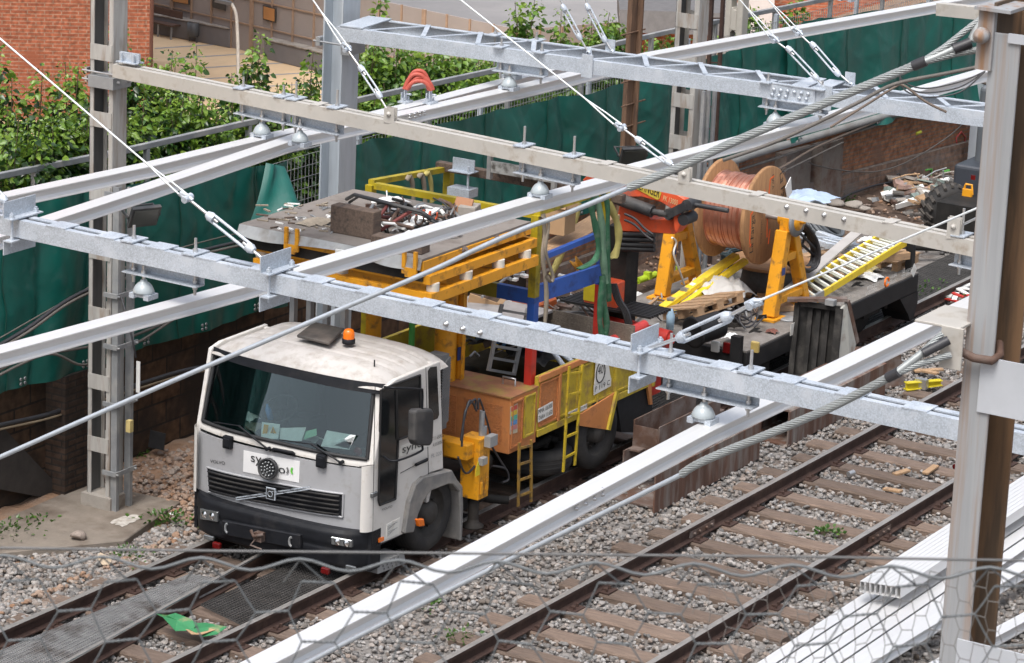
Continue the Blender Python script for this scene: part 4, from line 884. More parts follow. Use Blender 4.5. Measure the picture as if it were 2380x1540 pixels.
# windscreen surround strips
TLo,TRo,BRo,BLo=(YF-.03,2.0),(YN+.03,2.0),(YN,1.18),(YF,1.18)
TLi,TRi,BRi,BLi=(YF-.06,1.95),(YN+.17,1.96),(YN+.09,1.265),(YF-.08,1.265)
cpan((TLo,TRo,TRi,TLi),'windscreen_header',cabw); cpan((BLi,BRi,BRo,BLo),'windscreen_sill',cabw); cpan((TLo,TLi,BLi,BLo),'corner_pillar',cabw,nu=4); cpan((TRi,TRo,BRo,BRi),'corner_pillar',cabw,nu=4)
def ring(name,mt,ins,w,off):
    a=[(TLi[0]-ins,TLi[1]-ins),(TRi[0]+ins,TRi[1]-ins),(BRi[0]+ins,BRi[1]+ins),(BLi[0]-ins,BLi[1]+ins)]; b=[(a[0][0]-w,a[0][1]-w),(a[1][0]+w,a[1][1]-w),(a[2][0]+w,a[2][1]+w),(a[3][0]-w,a[3][1]+w)]
    m=MB(); n=12
    for i in range(4):
        p=[fp(*[a[i][k]+(a[(i+1)%4][k]-a[i][k])*t/n for k in (0,1)],off) for t in range(n+1)]; m.tube(p,w/2,6)
    return m.build(name,mt,TR)
ring('windscreen_seal',mat('rubber_seal',(.015,.015,.016),.6),0,.045,.004)
cpan((TLi,TRi,BRi,BLi),'windscreen',gw,off=-.012,th=.004)
cpan(((YF-.04,2.03),(YN+.03,2.03),(YN+.02,1.925),(YF-.05,1.95)),'sun_visor',bump,off=.05,th=.012)
# interior
inn=mat('dark_interior',(.014,.014,.016),.7,0,.2,5); m=MB()
m.bb((26.5,YN+.1,1.0),(26.98,YF-.1,1.17)); m.bb((26.46,YN+.12,1.12),(26.62,YF-.12,1.2)); m.build('dashboard',mat('dashboard_grey',(.04,.048,.046),.75,0,.2,6),TR)
for y in (18.95,17.8): m=MB(); m.bb((27.2,y-.24,.9),(27.55,y+.24,1.25)); m.bb((27.42,y-.22,1.2),(27.54,y+.22,1.85)); m.build('seat',inn,TR,bevel=.04,seg=2)
m=MB(); c=V((27.0,18.95,1.38)); ax=V((-.5,0,.8)).normalized(); a=ax.orthogonal().normalized(); b=ax.cross(a); m.tube([c+(a*math.cos(t*.2618)+b*math.sin(t*.2618))*.2 for t in range(25)],.016,6); m.cyl(c,c-ax*.3,.03,8); m.build('steering_wheel',inn,TR)
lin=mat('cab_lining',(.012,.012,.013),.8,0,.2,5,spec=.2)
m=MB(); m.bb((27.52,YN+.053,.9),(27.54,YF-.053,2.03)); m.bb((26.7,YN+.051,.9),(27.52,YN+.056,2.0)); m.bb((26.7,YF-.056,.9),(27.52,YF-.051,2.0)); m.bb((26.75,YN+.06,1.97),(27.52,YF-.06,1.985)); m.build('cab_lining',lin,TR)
m=MB(); m.bb((27.0,YF-.063,1.3),(27.4,YF-.058,1.85)); m.build('far_door_window',mat('dim_window',(.1,.105,.1),.3),TR)
# hood, grille
hT=1.165; hood=((YF-.03,1.14),(YN+.09,1.165),(YN+.09,.5),(YF-.03,.49))
cpan(hood,'front_panel',silver,off=.006,th=.03,nu=20)
gTL,gTR,gBR,gBL=yz(132,880),yz(868,1025),yz(864,1150),yz(142,1012)
cpan((gTL,gTR,gBR,gBL),'grille',bump,off=.012,th=.02,nu=20)
go=bpy.data.objects['grille']
for i in range(5):
    t=(i+.6)/5.2; a=[gTL[k]+(gBL[k]-gTL[k])*t for k in (0,1)]; b=[gTR[k]+(gBR[k]-gTR[k])*t for k in (0,1)]
    m=MB(); m.sweep([(-.022,-.012),(.024,-.006),(.03,.006),(-.02,.004)],[fp(a[0]-.04+(b[0]-a[0]+.08)*s/12,a[1]+(b[1]-a[1])*s/12,.022) for s in range(13)]); m.build('grille_slat',blackp,go).parent=go
    bpy.data.objects[-1] if False else None
grm_=MB(); gp=[gTL,gTR,gBR,gBL]
for i in range(4): grm_.tube([fp(*[gp[i][k]+(gp[(i+1)%4][k]-gp[i][k])*s/12 for k in (0,1)],.016) for s in range(13)],.012,6)
grm_.build('grille_frame',silver,TR)
m=MB(); a=fpix(285,1053,.05); b=fpix(680,995,.05)
for q in (-.012,.012): m.beam(a+Z_*q,b+Z_*q,.012,.012,X_)
m.build('diagonal_bar',galv,TR)
c=fpix(474,1025,.055); m=MB(); m.box(c,(.02,.12,.13)); m.box(c-X_*.011,(.006,.098,.108),mi=1); e=m.build('emblem',[galv,ink],TR,bevel=.004)
m=MB(); m.tube([c+V((-.016,.03*math.cos(t*.3142),.03*math.sin(t*.3142))) for t in range(21)],.004,5); m.tube([c+V((-.016,-.022,.022)),c+V((-.016,-.04,.04))],.004,5); m.build('emblem_ring',galv,TR)
def ftext(s,p0,p1,h,nm,mt,off=.012,conv=k1):
    a=fpix(*p0,off,conv); b=fpix(*p1,off,conv); ux=(b-a); return text(s,a,ux,Z_,ux.length,h,mt,nm,TR,0.002)
ftext('VOLVO',(147,858),(226,870),.036,'maker_lettering',ink)
pl=[yz(330,790),yz(633,850),yz(628,965),yz(327,905)]; cpan(pl,'front_sign_plate',mat('clean_sign_white',(.74,.74,.74),.45,0,.03,5),off=.012,th=.004,nu=8)
ftext('sy',(365,868),(422,880),.1,'sign_lettering',ink,.02); ftext('o',(515,912),(550,920),.062,'sign_lettering',ink,.02); 
def arc(cx,cy,r,a0,a1,w,mt,nm):
    c=fpix(cx,cy,.022); m=MB(); n=10; vs=[]
    for i in range(n+1):
        t=rad(a0+(a1-a0)*i/n); vs+=[c+V((0,-math.cos(t)*(r+w),math.sin(t)*(r+w))),c+V((0,-math.cos(t)*(r-w),math.sin(t)*(r-w)))]
    m.add(vs,[(2*i,2*i+1,2*i+3,2*i+2) for i in range(n)]); m.build(nm,mt,TR)
arc(550,898,.036,-60,60,.011,mat('grey_ink',(.15,.15,.15),.5),'sign_mark'); arc(598,905,.036,120,240,.011,mat('green_ink',(.12,.5,.05),.5),'sign_mark')
# round LED lamp
c=fpix(462,890,.05); ax=V((-1,-.1,.12)).normalized(); m=MB(); m.lathe([(0,-.03),(.1,-.03),(.115,0),(.115,.035),(.1,.04),(.095,.02),(0,.02)],c,ax,24); lo=m.build('round_lamp',blackp,TR)
m=MB(); a=ax.orthogonal().normalized(); b=ax.cross(a)
for rr,n in ((0,1),(.036,6),(.072,12)):
    for k in range(n): t=2*math.pi*k/max(1,n)+rr*9; m.lathe([(0,.045),(.008,.042),(.014,.03),(.014,.022)],c+(a*math.cos(t)+b*math.sin(t))*rr,ax,8)
m.build('led_lenses',clear,lo).location=(0,0,0)
# wipers, hinges, handle
for p,q,r_ in (((455,785),(300,660),(165,640)),((850,858),(690,758),(520,735))):
    m=MB(); P=[fpix(*z_,.05) for z_ in (p,q)]; m.tube(P,.011,6); m.tube([fpix(*q,.03),fpix(*r_,.02)],.007,5); m.tube([P[0]+X_*.04,P[0]-X_*.02],.02,8); m.build('wiper',bump,TR)
for x,y in ((242,748),(745,850)): c=fpix(x,y,.03); m=MB(); m.box(c,(.06,.11,.14)); m.box(c-Z_*.0-X_*.01,(.06,.08,.1)); m.build('hinge_cover',bump,TR,bevel=.012,seg=2)
m=MB(); m.tube([fpix(482,790,.01),fpix(488,785,.05),fpix(590,805,.05),fpix(597,812,.01)],.018,8); m.build('grab_handle',bump,TR)
# bumper
def bpr(y,z): 
    c=(y-YC)/1.1; return V((26.2+.2*abs(c)**8+.05*abs(c)**2,y,z))
m=MB(); ys=[YC+1.13*(1-2*i/40) for i in range(41)]
sec=[(.0,.5),(-.03,.46),(-.035,.36),(-.02,.3),(-.03,.27),(-.01,.1),(.05,.06)]
def bf(u,v):
    y=YC+1.12*(1-2*u); k=v*(len(sec)-1); i=min(int(k),len(sec)-2); t=k-i; dx=sec[i][0]+(sec[i+1][0]-sec[i][0])*t; z=sec[i][1]+(sec[i+1][1]-sec[i][1])*t; p=bpr(y,z); p.x+=dx; return p
m.grid(bf,60,24); m.grid(lambda u,v: bf(u,0)+V((v*.25,0,0)) ,60,2)
for y in (YC+1.12,YC-1.12): m.bb((26.42,y-.02,.06),(26.6,y+.02,.495))
bo=m.build('bumper',bump,TR)
def bpix(x,y,off=.0):
    P=at_x(*k1(x,y),26.2)
    for _ in range(6): P=at_x(*k1(x,y),bpr(P.y,P.z).x-.03-off)
    return P
for x0,y0_,x1,y1_ in ((90,1105,185,1180),(797,1258,908,1318)):
    a=bpix(x0,y0_,.03); b=bpix(x1,y0_+20,.03); d=bpix(x1,y1_,.03); e=bpix(x0,y1_-18,.03)
    m=MB(); m.prism([a,b,d,e],(.16,0,0)); h=m.build('headlight',clear,TR,bevel=.006); 
    m=MB()
    for s in (.28,.72): cc=(a.lerp(b,s)+e.lerp(d,s))/2; m.lathe([(0,.02),(.02,.014),(.04,.001)],cc,-X_,12)
    m.build('bulb_reflector',mat('chrome',(.7,.7,.7),.05,1,.02),h).location=(0,0,0)
for x,y in ((140,1262),(905,1425)): c=bpix(x,y,.005); m=MB(); m.box(c,(.03,.13,.05)); m.build('fog_light',clear,TR,bevel=.008)
for x,y in ((183,1305),(768,1440)): c=bpix(x,y,.04); m=MB(); m.box(c,(.05,.1,.075)); m.build('red_marker_lamp',redl,TR,bevel=.015,seg=2)
a=bpix(218,1170,.02); b=bpix(640,1250,.02); m=MB(); m.beam(a-Z_*.07,b-Z_*.07,.06,.16); m.build('towing_beam',bump,TR,bevel=.01)
c=bpix(415,1255,.06); m=MB(); m.box(c,(.1,.1,.1)); m.tube([c+V((-.05,.08,.06)),c+V((-.09,.02,.02)),c+V((-.05,-.08,.05))],.018,8); m.tube([c+V((-.05,.02,-.02)),c+V((-.1,.05,-.08)),c+V((-.05,-.06,-.12))],.012,6); m.build('tow_hitch',rust,TR,bevel=.01)
for x,y in ((240,1212),(585,1285)): c=bpix(x,y,.05); m=MB(); m.tube([c+V((0,.03*math.sin(t*.35),.05*math.cos(t*.35))) for t in range(10)],.014,6); m.build('tow_eye',galvd,TR)
# -- side details (near side)
gp_=[(1068,468),(1128,440),(1278,386),(1282,690),(1160,735),(1145,1055),(1060,1088),(1053,1060)]
side(gp_,'door_window',glassd,.008)
m=MB()
for i in range(len(gp_)): m.tube([at_y(*k1(*gp_[i]),YN-.012),at_y(*k1(*gp_[(i+1)%len(gp_)]),YN-.012)],.011,5)
m.tube([at_y(*k1(1150,470),YN-.014),at_y(*k1(1155,735),YN-.014)],.014,5); m.build('window_seal',MATS['rubber_seal'],TR)
side([(1322,365),(1335,345),(1368,340),(1380,600),(1372,620),(1328,640)],'quarter_window',glassd,.008)
ln=MB()
def dline(*p): ln.tube([at_y(*k1(*q),YN-.001) for q in p],.004,4)
dline((1308,345),(1322,920)); dline((1035,450),(1028,880),(1020,1300)); dline((1040,1310),(1195,1238)); dline((1170,915),(1320,835)); dline((1030,870),(950,880)); ln.build('panel_gap',MATS['rubber_seal'],TR)
side([(1172,770),(1290,722),(1330,700),(1322,770),(1290,785),(1165,828)],'side_sign_plate',plate,.004,.006)
def stext(s,a,b,h,nm,mt=None,off=.011,conv=k1,Yo=YN):
    A=at_y(*conv(*a),Yo-off); B=at_y(*conv(*b),Yo-off); ux=B-A; uy=Z_-ux.normalized()*ux.normalized().z; return text(s,A,ux,uy,ux.length,h,mt or ink,nm,TR,.0)
stext('syne',(1180,822),(1285,785),.085,'side_lettering'); stext('FL 220',(1338,833),(1392,815),.042,'model_lettering',galvd); stext('VOLVO',(1072,1118),(1127,1098),.024,'maker_lettering')
stext('T11 650KG',(1340,742),(1404,718),.04,'weight_lettering'); stext('A18 000KG',(1345,775),(1404,752),.04,'weight_lettering')
side([(1097,1192),(1168,1155),(1165,1240),(1095,1270)],'data_sticker',plate,.004,.006)
m=MB()
for i in range(6): m.beam(at_y(*k1(1102,1203+i*10),YN-.011),at_y(*k1(1155-(i%3)*14,1178+i*10),YN-.011),.002,.006)
m.build('sticker_print',mat('grey_print',(.3,.3,.3),.6),TR)
side([(1055,1268),(1083,1258),(1083,1278),(1056,1290)],'side_reflector',amber,.01,.012)
c=fpix(995,1028,.02); m=MB(); m.box(c+V((.03,-.01,0)),(.1,.13,.055)); m.box(c+V((-.0,-.01,0)),(.06,.06,.04),mi=1); m.build('turn_signal',[clear,amber],TR,bevel=.008)
m=MB(); m.tube([at_y(*k1(1255,870),YN-.01),at_y(*k1(1258,868),YN-.05),at_y(*k1(1310,845),YN-.05),at_y(*k1(1315,840),YN-.01)],.018,8); m.build('door_handle',bump,TR)
# fender + step
fo=[(1195,1242),(1222,1070),(1255,975),(1300,935),(1452,898),(1480,950),(1508,985),(1512,1100),(1505,1280)]; fi=[(1494,1280),(1495,1100),(1490,1015),(1455,975),(1430,975),(1340,1010),(1300,1060),(1268,1140),(1245,1235)]
side(fo+fi,'fender',mat('grey_fender',(.17,.165,.16),.75,0,.15,4,dirt=(.3,.28,.25),damt=.4),.05,.5,bevel=.012)
side([(1265,1165),(1300,1160),(1305,1200),(1275,1205)],'fender_marker_lamp',amber,.09,.05,bevel=.01)
P=[at_y(*k1(x,y),YN-.0) for x,y in ((1045,1398),(1190,1345),(1200,1400),(1050,1458))]; m=MB(); m.prism(P,(0,.25,.0)); stp=m.build('step_plate',galvd,TR)
m=MB()
for i in range(5):
    for j in range(3): m.cyl(at_y(*k1(1070+i*22+j*6,1388+j*16-i*8+10),YN-.002),at_y(*k1(1070+i*22+j*6,1388+j*16-i*8+10),YN+.01),.011,8)
m.build('step_holes',ink,TR)
def wheel(cx,cz,r,w,y0,nm='wheel'):
    m=MB(); m.lathe([(r*.62,0),(r*.66,-.012),(r*.9,-.02),(r*.985,.02),(r,.05),(r,w-.05),(r*.985,w-.02),(r*.9,w),(r*.6,w)],(cx,y0,cz),Y_,40); wo=m.build(nm,tyre,TR)
    m=MB()
    for k in range(4): m.lathe([(r+.001,0),(r+.001,.008)],(cx,y0+.06+k*(w-.13)/3,cz),Y_,40)
    m.lathe([(r*.62,.0),(r*.6,.05),(r*.5,.09),(r*.3,.08),(r*.28,-.02),(r*.2,-.04),(0,-.045)],(cx,y0,cz),Y_,30)
    for k in range(10): t=2*math.pi*k/10; p=V((cx+math.cos(t)*r*.4,y0+.075,cz+math.sin(t)*r*.4)); m.cyl(p,p-Y_*.03,.014,6)
    m.build('rim',mat('dusty_rim',(.05,.046,.042),.7,.2,.3,8),wo).location=(0,0,0)
    return wo
wheel(27.62,.37,.44,.26,YN+.05); wheel(27.62,.37,.44,.26,YF-.3); wheel(31.13,.43,.45,.5,YN+.0); wheel(31.13,.43,.45,.5,YF-.5)
# mirrors
m=MB(); A=[sy(1085,450,YN),sy(1130,455,YN-.22),sy(1270,462,YN-.3),sy(1290,480,YN-.3),sy(1288,600,YN-.3),sy(1290,760,YN-.3),sy(1275,800,YN-.3),sy(1140,850,YN-.2),sy(1080,825,YN-.02)]
m.tube(smooth(A,5),.012,8); m.build('mirror_arm',bump,TR)
P=[sy(x,y,YN-.33) for x,y in ((1252,585),(1270,572),(1345,570),(1356,590),(1350,745),(1335,770),(1262,768),(1250,740))]; m=MB(); m.prism(P,(0,.1,0)); m.build('wing_mirror',blackp,TR,bevel=.025,seg=2)
# roof equipment
P=[at_z(*k1(x,y),2.215) for x,y in ((612,185),(705,115),(870,150),(790,228))]; m=MB(); m.prism(P,(0,0,.035)); m.build('roof_hatch',mat('dusty_black',(.05,.046,.043),.7,0,.3,9,dirt=(.13,.11,.095),damt=.5),TR,bevel=.01)
c=at_z(*k1(892,215),2.2); m=MB(); m.lathe([(0,0),(.07,0),(.07,.05),(.06,.055)],c,Z_,18); be=m.build('beacon',bump,TR); m=MB(); m.lathe([(.062,.052),(.062,.11),(.05,.145),(.02,.16),(0,.16)],c,Z_,18); m.build('amber_dome',amber,be).location=(0,0,0)
m=MB(); c=at_z(*k1(1030,355),2.1); m.cyl(c,c+Z_*.1,.008,6); m.box(c+V((-.05,.09,.01)),(.05,.07,.03)); m.build('antenna',bump,TR)
# air intake behind cab
m=MB(); 
for i in range(24):
    z=1.28+i*.03; m.box((27.93,YN+.2,z),(.17,.2,.022),Matrix.Rotation(rad(-25),3,'Y'))
m.bb((27.86,YN+.12,1.22),(28.0,YN+.3,2.05)); m.build('air_intake',mat('grey_plastic',(.13,.13,.13),.6),TR)
# chassis
m=MB(); 
for y in (18.0,18.9): m.bb((26.6,y-.05,.42),(32.6,y+.05,.68))
for x in (27.6,29.0,30.4,31.1,32.4): m.bb((x-.06,17.9,.4),(x+.06,19.0,.6))
m.bb((28.15,17.55,.12),(28.75,18.0,.62)); m.bb((29.9,19.0,.2),(30.6,19.4,.6)); m.build('chassis_frame',chass,TR)
for z,x in ((.62,28.82),(.3,28.75)): m=MB(); m.lathe([(0,0),(.1,.01),(.13,.06),(.13,.4),(.1,.45),(0,.46)],(x,17.42,z),Y_,18); m.build('air_tank',chass,TR)
m=MB(); m.tube([(28.75,17.7,.25),(28.95,17.45,.17),(29.1,17.32,.14)],.05,10); m.build('exhaust_pipe',chass,TR)
# spare tyre laid flat under the bed
c=at_y(*k3(630,1150),17.75); m=MB(); m.lathe([(.24,.02),(.27,.0),(.38,-.02),(.44,.03),(.45,.08),(.45,.18),(.44,.22),(.38,.27),(.27,.25),(.24,.23)],(c.x,17.8,.12),Z_,40); 
for k in range(3): m.lathe([(.452,.07+.05*k),(.456,.08+.05*k),(.452,.09+.05*k)],(c.x,17.8,.12),Z_,40)
m.build('spare_tyre',tyre,TR)
m=MB(); m.box((c.x,17.72,.42),(.3,.22,.06),Matrix.Rotation(.4,3,'Z')); m.tube(smooth([V((c.x-.2,17.7,.4)),V((c.x-.05,17.6,.47)),V((c.x+.1,17.7,.44)),V((c.x+.22,17.62,.4))],4),.05,7); m.build('dark_rag',chass,TR)
# outrigger jack
oy=YN-.02; m=MB(); a=at_y(*k3(230,1000),oy); b=at_y(*k3(225,1405),oy)
m.bb((a.x-.13,oy-.12,b.z),(a.x+.08,oy+.12,a.z)); m.bb((a.x-.0,oy-.135,b.z+.08),(a.x+.06,oy-.121,b.z+.24)); m.bb((a.x-.1,oy-.135,b.z+.06),(a.x-.05,oy-.121,b.z+.2)); m.bb((a.x-.1,oy+.12,a.z-.3),(a.x+.06,19.4,a.z-.1)); m.bb((a.x-.28,oy-.05,a.z-.22),(a.x-.13,oy+.25,a.z-.05)); jk=m.build('outrigger_jack',yel,TR,bevel=.008)
m=MB(); m.cyl((a.x-.02,oy,b.z+.02),(a.x-.02,oy,b.z-.32),.06,14); m.lathe([(.09,0),(.12,.01),(.12,.03),(.07,.06),(.06,.1)],(a.x-.02,oy,b.z-.36),Z_,18); m.build('jack_leg',chass,TR)
m=MB(); p=at_y(*k3(235,1205),oy-.137); m.prism([p+V((-.05,0,-.06)),p+V((.05,0,-.06)),p+V((0,0,.05))],(0,.003,0)); m.bb((p.x-.045,p.y,p.z-.12),(p.x+.045,p.y+.003,p.z-.065)); m.build('warning_sticker',mat('warning_yellow',(.7,.55,.03),.5),TR)
m=MB(); m.bb((a.x-.05,oy-.2,a.z-.1),(a.x+.1,oy-.121,a.z+.02)); m.build('valve_block',galvd,TR); m=MB(); m.bb((a.x-.16,oy-.18,a.z-.28),(a.x-.06,oy-.121,a.z-.2)); m.build('valve_block',galvd,TR); m=MB(); m.cyl((a.x,oy-.05,a.z),(a.x,oy-.05,a.z+.28),.03,10); m.cyl((a.x+.03,oy-.05,a.z),(a.x+.03,oy-.05,a.z+.1),.045,10); m.build('valve_stem',galvd,TR)
for pts in (((215,830),(215,760),(150,840),(130,1000),(125,1080)),((235,830),(245,760),(310,960),(330,1080),(420,1230)),((225,840),(180,770),(140,900),(120,1040)),((100,1150),(150,1260),(220,1200),(235,1120)),((330,1210),(420,1230),(440,1300),(400,1320))):
    m=MB(); m.tube(smooth([at_y(*k3(*q),oy-.06) for q in pts],5),.013,6); m.build('hydraulic_hose',cableb,TR)
# bed : front tool box and side walls
bx0,bx1,bx2=29.12,29.70,32.25; bz0=.66
m=MB(); m.bb((bx0,YN,bz0),(bx1,YF-.05,1.3)); tb=m.build('tool_box',bedo,TR,bevel=.006)
def inset(x0,x1,z0,z1,mt,nm,y=YN): 
    m=MB(); m.bb((x0,y-.004,z0),(x1,y-.001,z1)); m.bb((x0-.012,y-.02,z0-.02),(x0,y-.001,z1+.02)); m.bb((x1,y-.02,z0-.02),(x1+.012,y-.001,z1+.02)); m.bb((x0,y-.02,z1),(x1,y-.001,z1+.02)); m.bb((x0,y-.02,z0-.02),(x1,y-.001,z0)); return m.build(nm,mt,TR)
inset(bx0+.04,bx0+.24,.74,1.24,bedo2,'panel'); inset(bx0+.3,bx1-.08,.8,1.24,bedy,'panel')
for i,(y0_,y1_) in enumerate(((17.45,17.95),(18.05,18.6),(18.7,19.3))): m=MB(); m.bb((bx0-.006,y0_,.76),(bx0-.001,y1_,1.2)); m.build('panel',bedo2,TR)
m=MB(); m.bb((bx0-.02,YN-.01,1.302),(bx1+.0,YF-.04,1.318)); m.build('tool_box_lid',mat('worn_lid',(.3,.13,.06),.7,0,.3,5,dirt=(.32,.24,.05),damt=.5,dscale=3.5),TR)
for x,y in ((29.45,18.7),(29.52,17.7)): m=MB(); m.tube([(x,y,1.318),(x,y,1.4),(x,y-.16,1.4),(x,y-.16,1.318)],.012,6); m.build('lid_handle',steel,TR)
def sbox(x0,x1,z0,z1,mt,nm,t0=0,t1=.05,y=YN): m=MB(); m.bb((x0,y+t0,z0),(x1,y+t1,z1)); return m.build(nm,mt,TR,bevel=.004)
sbox(bx1+.002,bx2,.78,1.42,bedy,'side_wall'); sbox(bx1+.002,bx2,.72,.8,bedy,'lower_rail',-.025,-.002); sbox(bx1+.002,bx2,1.36,1.43,bedo,'top_rail',-.025,-.002)
px=[bx1+.05,bx1+.42,bx1+.5,bx1+.86,bx1+.93,bx1+1.3,bx1+1.36,bx1+1.72,bx1+1.8,bx1+2.15,bx1+2.2,bx2-.05]
for i in range(0,12,2): inset(px[i],px[i+1],.85,1.32,bedo2 if i==0 else bedy,'panel')
for i in range(1,11,2): sbox(px[i]+.015,px[i+1]-.015,.8,1.36,bedo if i==1 else bedy,'post',-.026,-.003)
m=MB(); m.bb((bx1,YF-.1,.78),(bx2,YF-.05,1.42)); m.build('side_wall',bedy,TR); m=MB(); m.bb((bx1,YN+.05,.74),(bx2,YF-.1,.8)); m.build('bed_floor',chass,TR)
m=MB(); m.bb((bx2-.04,YN+.05,.8),(bx2,YF-.1,1.4)); m.build('tailboard',bedy,TR)
for a,b,mt in (((455,822),(500,800),plate),):
    P=[at_y(*k3(x,y),YN-.01) for x,y in ((453,815),(502,788),(500,985),(450,1000))]; m=MB(); m.prism(P,(0,.004,0)); m.build('poster',mat('poster_print',(.5,.42,.3),.5),TR)
    for i,cl in enumerate(((.5,.08,.06),(.55,.4,.05),(.1,.4,.3),(.1,.25,.5),(.5,.2,.2))): 
        q0=P[0].lerp(P[3],.1+i*.17)-Y_*.003; q1=P[1].lerp(P[2],.1+i*.17)-Y_*.003; m=MB(); m.beam(q0.lerp(q1,.1),q0.lerp(q1,.9),.003,.05); m.build('poster_band',mat('poster_ink%d'%i,cl,.5),TR)
def sgn(pts,nm='sign_plate'): P=[at_y(*k3(x,y),YN-.03) for x,y in pts]; m=MB(); m.prism(P,(0,.004,0)); return m.build(nm,plate,TR)
sgn(((640,828),(738,775),(738,865),(640,918))); sgn(((845,850),(970,790),(968,825),(840,888))); sgn(((1030,500),(1110,500),(1130,625),(1018,670))); sgn(((1015,668),(1132,618),(1130,672),(1015,735)))
st3=lambda s,a,b,h,nm: stext(s,a,b,h,nm,None,.033,k3)
st3('MMA 18.000',(642,862),(734,815),.05,'sign_lettering'); st3('TARA 11.650',(642,905),(734,858),.05,'sign_lettering'); st3('UIC 97-71 20/119-4',(848,875),(965,815),.03,'sign_lettering'); st3('40',(1042,598),(1078,585),.1,'sign_lettering'); st3('P 119 C',(1022,712),(1122,662),.06,'sign_lettering')
c=at_y(*k3(1060,580),YN-.033); m=MB(); m.tube([c+V((.1*math.cos(t*.2618),0,.12*math.sin(t*.2618))) for t in range(25)],.008,5); m.build('speed_ring',ink,TR)
# side brackets: mudguard, mud flap, ladders
P=[at_y(*k3(x,y),YN-.05) for x,y in ((915,870),(1170,710),(1110,968),(920,940))]; m=MB(); m.prism(P,(0,.02,0)); m.build('mudguard_side',bedo,TR); m=MB(); a=at_y(*k3(1170,710),YN-.07); b=at_y(*k3(1112,968),YN-.07); m.beam(a,b,.06,.03,Y_); m.build('mudguard_edge',bedy,TR)
P=[at_y(*k3(x,y),YN+.03) for x,y in ((1170,780),(1400,640),(1415,985),(1200,985))]; m=MB(); m.prism(P,(0,.6,0)); m.build('mud_flap',black,TR)
P=[at_y(*k3(x,y),YN-.02) for x,y in ((1372,640),(1400,630),(1410,795),(1396,800))]; m=MB(); m.prism(P,(0,.03,0)); m.build('rear_bracket',bedo,TR)
def ladder(pts,n,mt,nm,r=.014):
    l0,l1,r0_,r1=[at_y(*k3(x,y),YN-.1) for x,y in pts]; m=MB(); m.beam(l0,l1,.022,.03,X_); m.beam(r0_,r1,.022,.03,X_); o=m.build(nm,mt,TR)
    for i in range(n): t=(i+.35)/n; m=MB(); m.beam(l0.lerp(l1,t),r0_.lerp(r1,t),.02,.025); m.build('rung',mt,o).location=(0,0,0)
ladder(((850,540),(808,1250),(938,530),(885,1205)),5,mat('ladder_yellow',(.5,.36,.02),.6,0,.2,6,dirt=(.15,.09,.03),damt=.4,dscale=10),'side_ladder'); ladder(((512,1055),(505,1485),(592,1035),(592,1450)),4,mat('rusty_yellow',(.35,.2,.03),.7,0,.3,8,dirt=(.07,.05,.035),damt=.6,dscale=8),'lower_ladder')
# lift mast
m=MB(); p=at_y(1037,760,18.3); m.cyl((p.x,18.3,.7),(p.x,18.3,2.72),.125,20); m.build('lift_mast',yel,TR); q=at_y(1072,760,18.2); m=MB(); m.cyl((q.x,18.2,.6),(q.x,18.2,2.72),.055,14); m.cyl((q.x-.06,18.14,.6),(q.x-.06,18.14,2.5),.012,6); m.build('lift_cylinder',yel,TR)
m=MB(); m.cyl((p.x-.1,19.2,.7),(p.x-.1,19.2,2.72),.09,16); m.build('lift_mast',yel,TR); m=MB(); m.cyl((p.x,18.75,.9),(p.x,18.75,2.6),.035,10); m.build('green_rod',mat('green_rod_paint',(.08,.4,.08),.5),TR)
m=MB(); m.box((p.x+.1,18.3-.13,1.62),(.09,.01,.15)); m.build('data_plate',mat('blue_plate',(.02,.05,.2),.4),TR)
for y in (19.42,19.2,18.98,18.75): m=MB(); m.bb((27.85,y-.03,1.4),(27.92,y+.03,2.72)); m.build('guard_post',galvd,TR)
# lift platform
PX0,PX1,PY0,PY1=27.33,29.5,17.42,19.76
m=MB(); m.bb((PX0,PY0,3.2),(PX1,PY1,3.225)); dk=m.build('platform_deck',deckm,TR)
m=MB(); m.grid(lambda u,v:V((PX0-.01-.05*v*(1+math.sin(u*17))*.4-.03*v,PY1-u*(PY1-PY0),3.225-v*(.1+.03*math.sin(u*9)))),40,4); m.build('sheet_skirt',mat('zinc_sheet',(.33,.34,.34),.45,.4,.2,4,dirt=(.2,.18,.16),damt=.45),TR)
def frame(z,h,dx,dy,nm,mt=yel,cross=5):
    x0,x1,y0_,y1_=PX0+dx,PX1+dx,PY0+dy,PY1-.05+dy
    m=MB(); m.bb((x0,y0_,z-h),(x1,y0_+.06,z)); m.bb((x0,y1_-.06,z-h),(x1,y1_,z)); m.bb((x0,y0_+.061,z-h),(x0+.06,y1_-.061,z)); m.bb((x1-.06,y0_+.061,z-h),(x1,y1_-.061,z))
    for k in range(1,cross): x=x0+(x1-x0)*k/cross; m.bb((x-.03,y0_+.061,z-h+.005),(x+.03,y1_-.061,z-.005))
    return m.build(nm,mt,TR,bevel=.004)
frame(3.198,.11,0,-.012,'deck_frame'); frame(3.04,.1,.06,-.06,'slide_frame'); frame(2.86,.12,.04,-.1,'base_frame')
m=MB(); m.bb((PX0+.03,PY0+.02,2.97),(PX0+.06,PY1-.05,3.08)); m.build('black_channel',chass,TR)
for x in (27.5,28.15,28.8,29.35):
    for y in (PY0-.05,PY0+1.1,PY1-.2): m=MB(); m.cyl((x,y+.02,2.855),(x,y+.02,2.945),.07,12); m.build('insulator_block',mat('cream_block',(.6,.57,.5),.6,0,.1,4,dirt=(.35,.3,.24),damt=.3),TR)
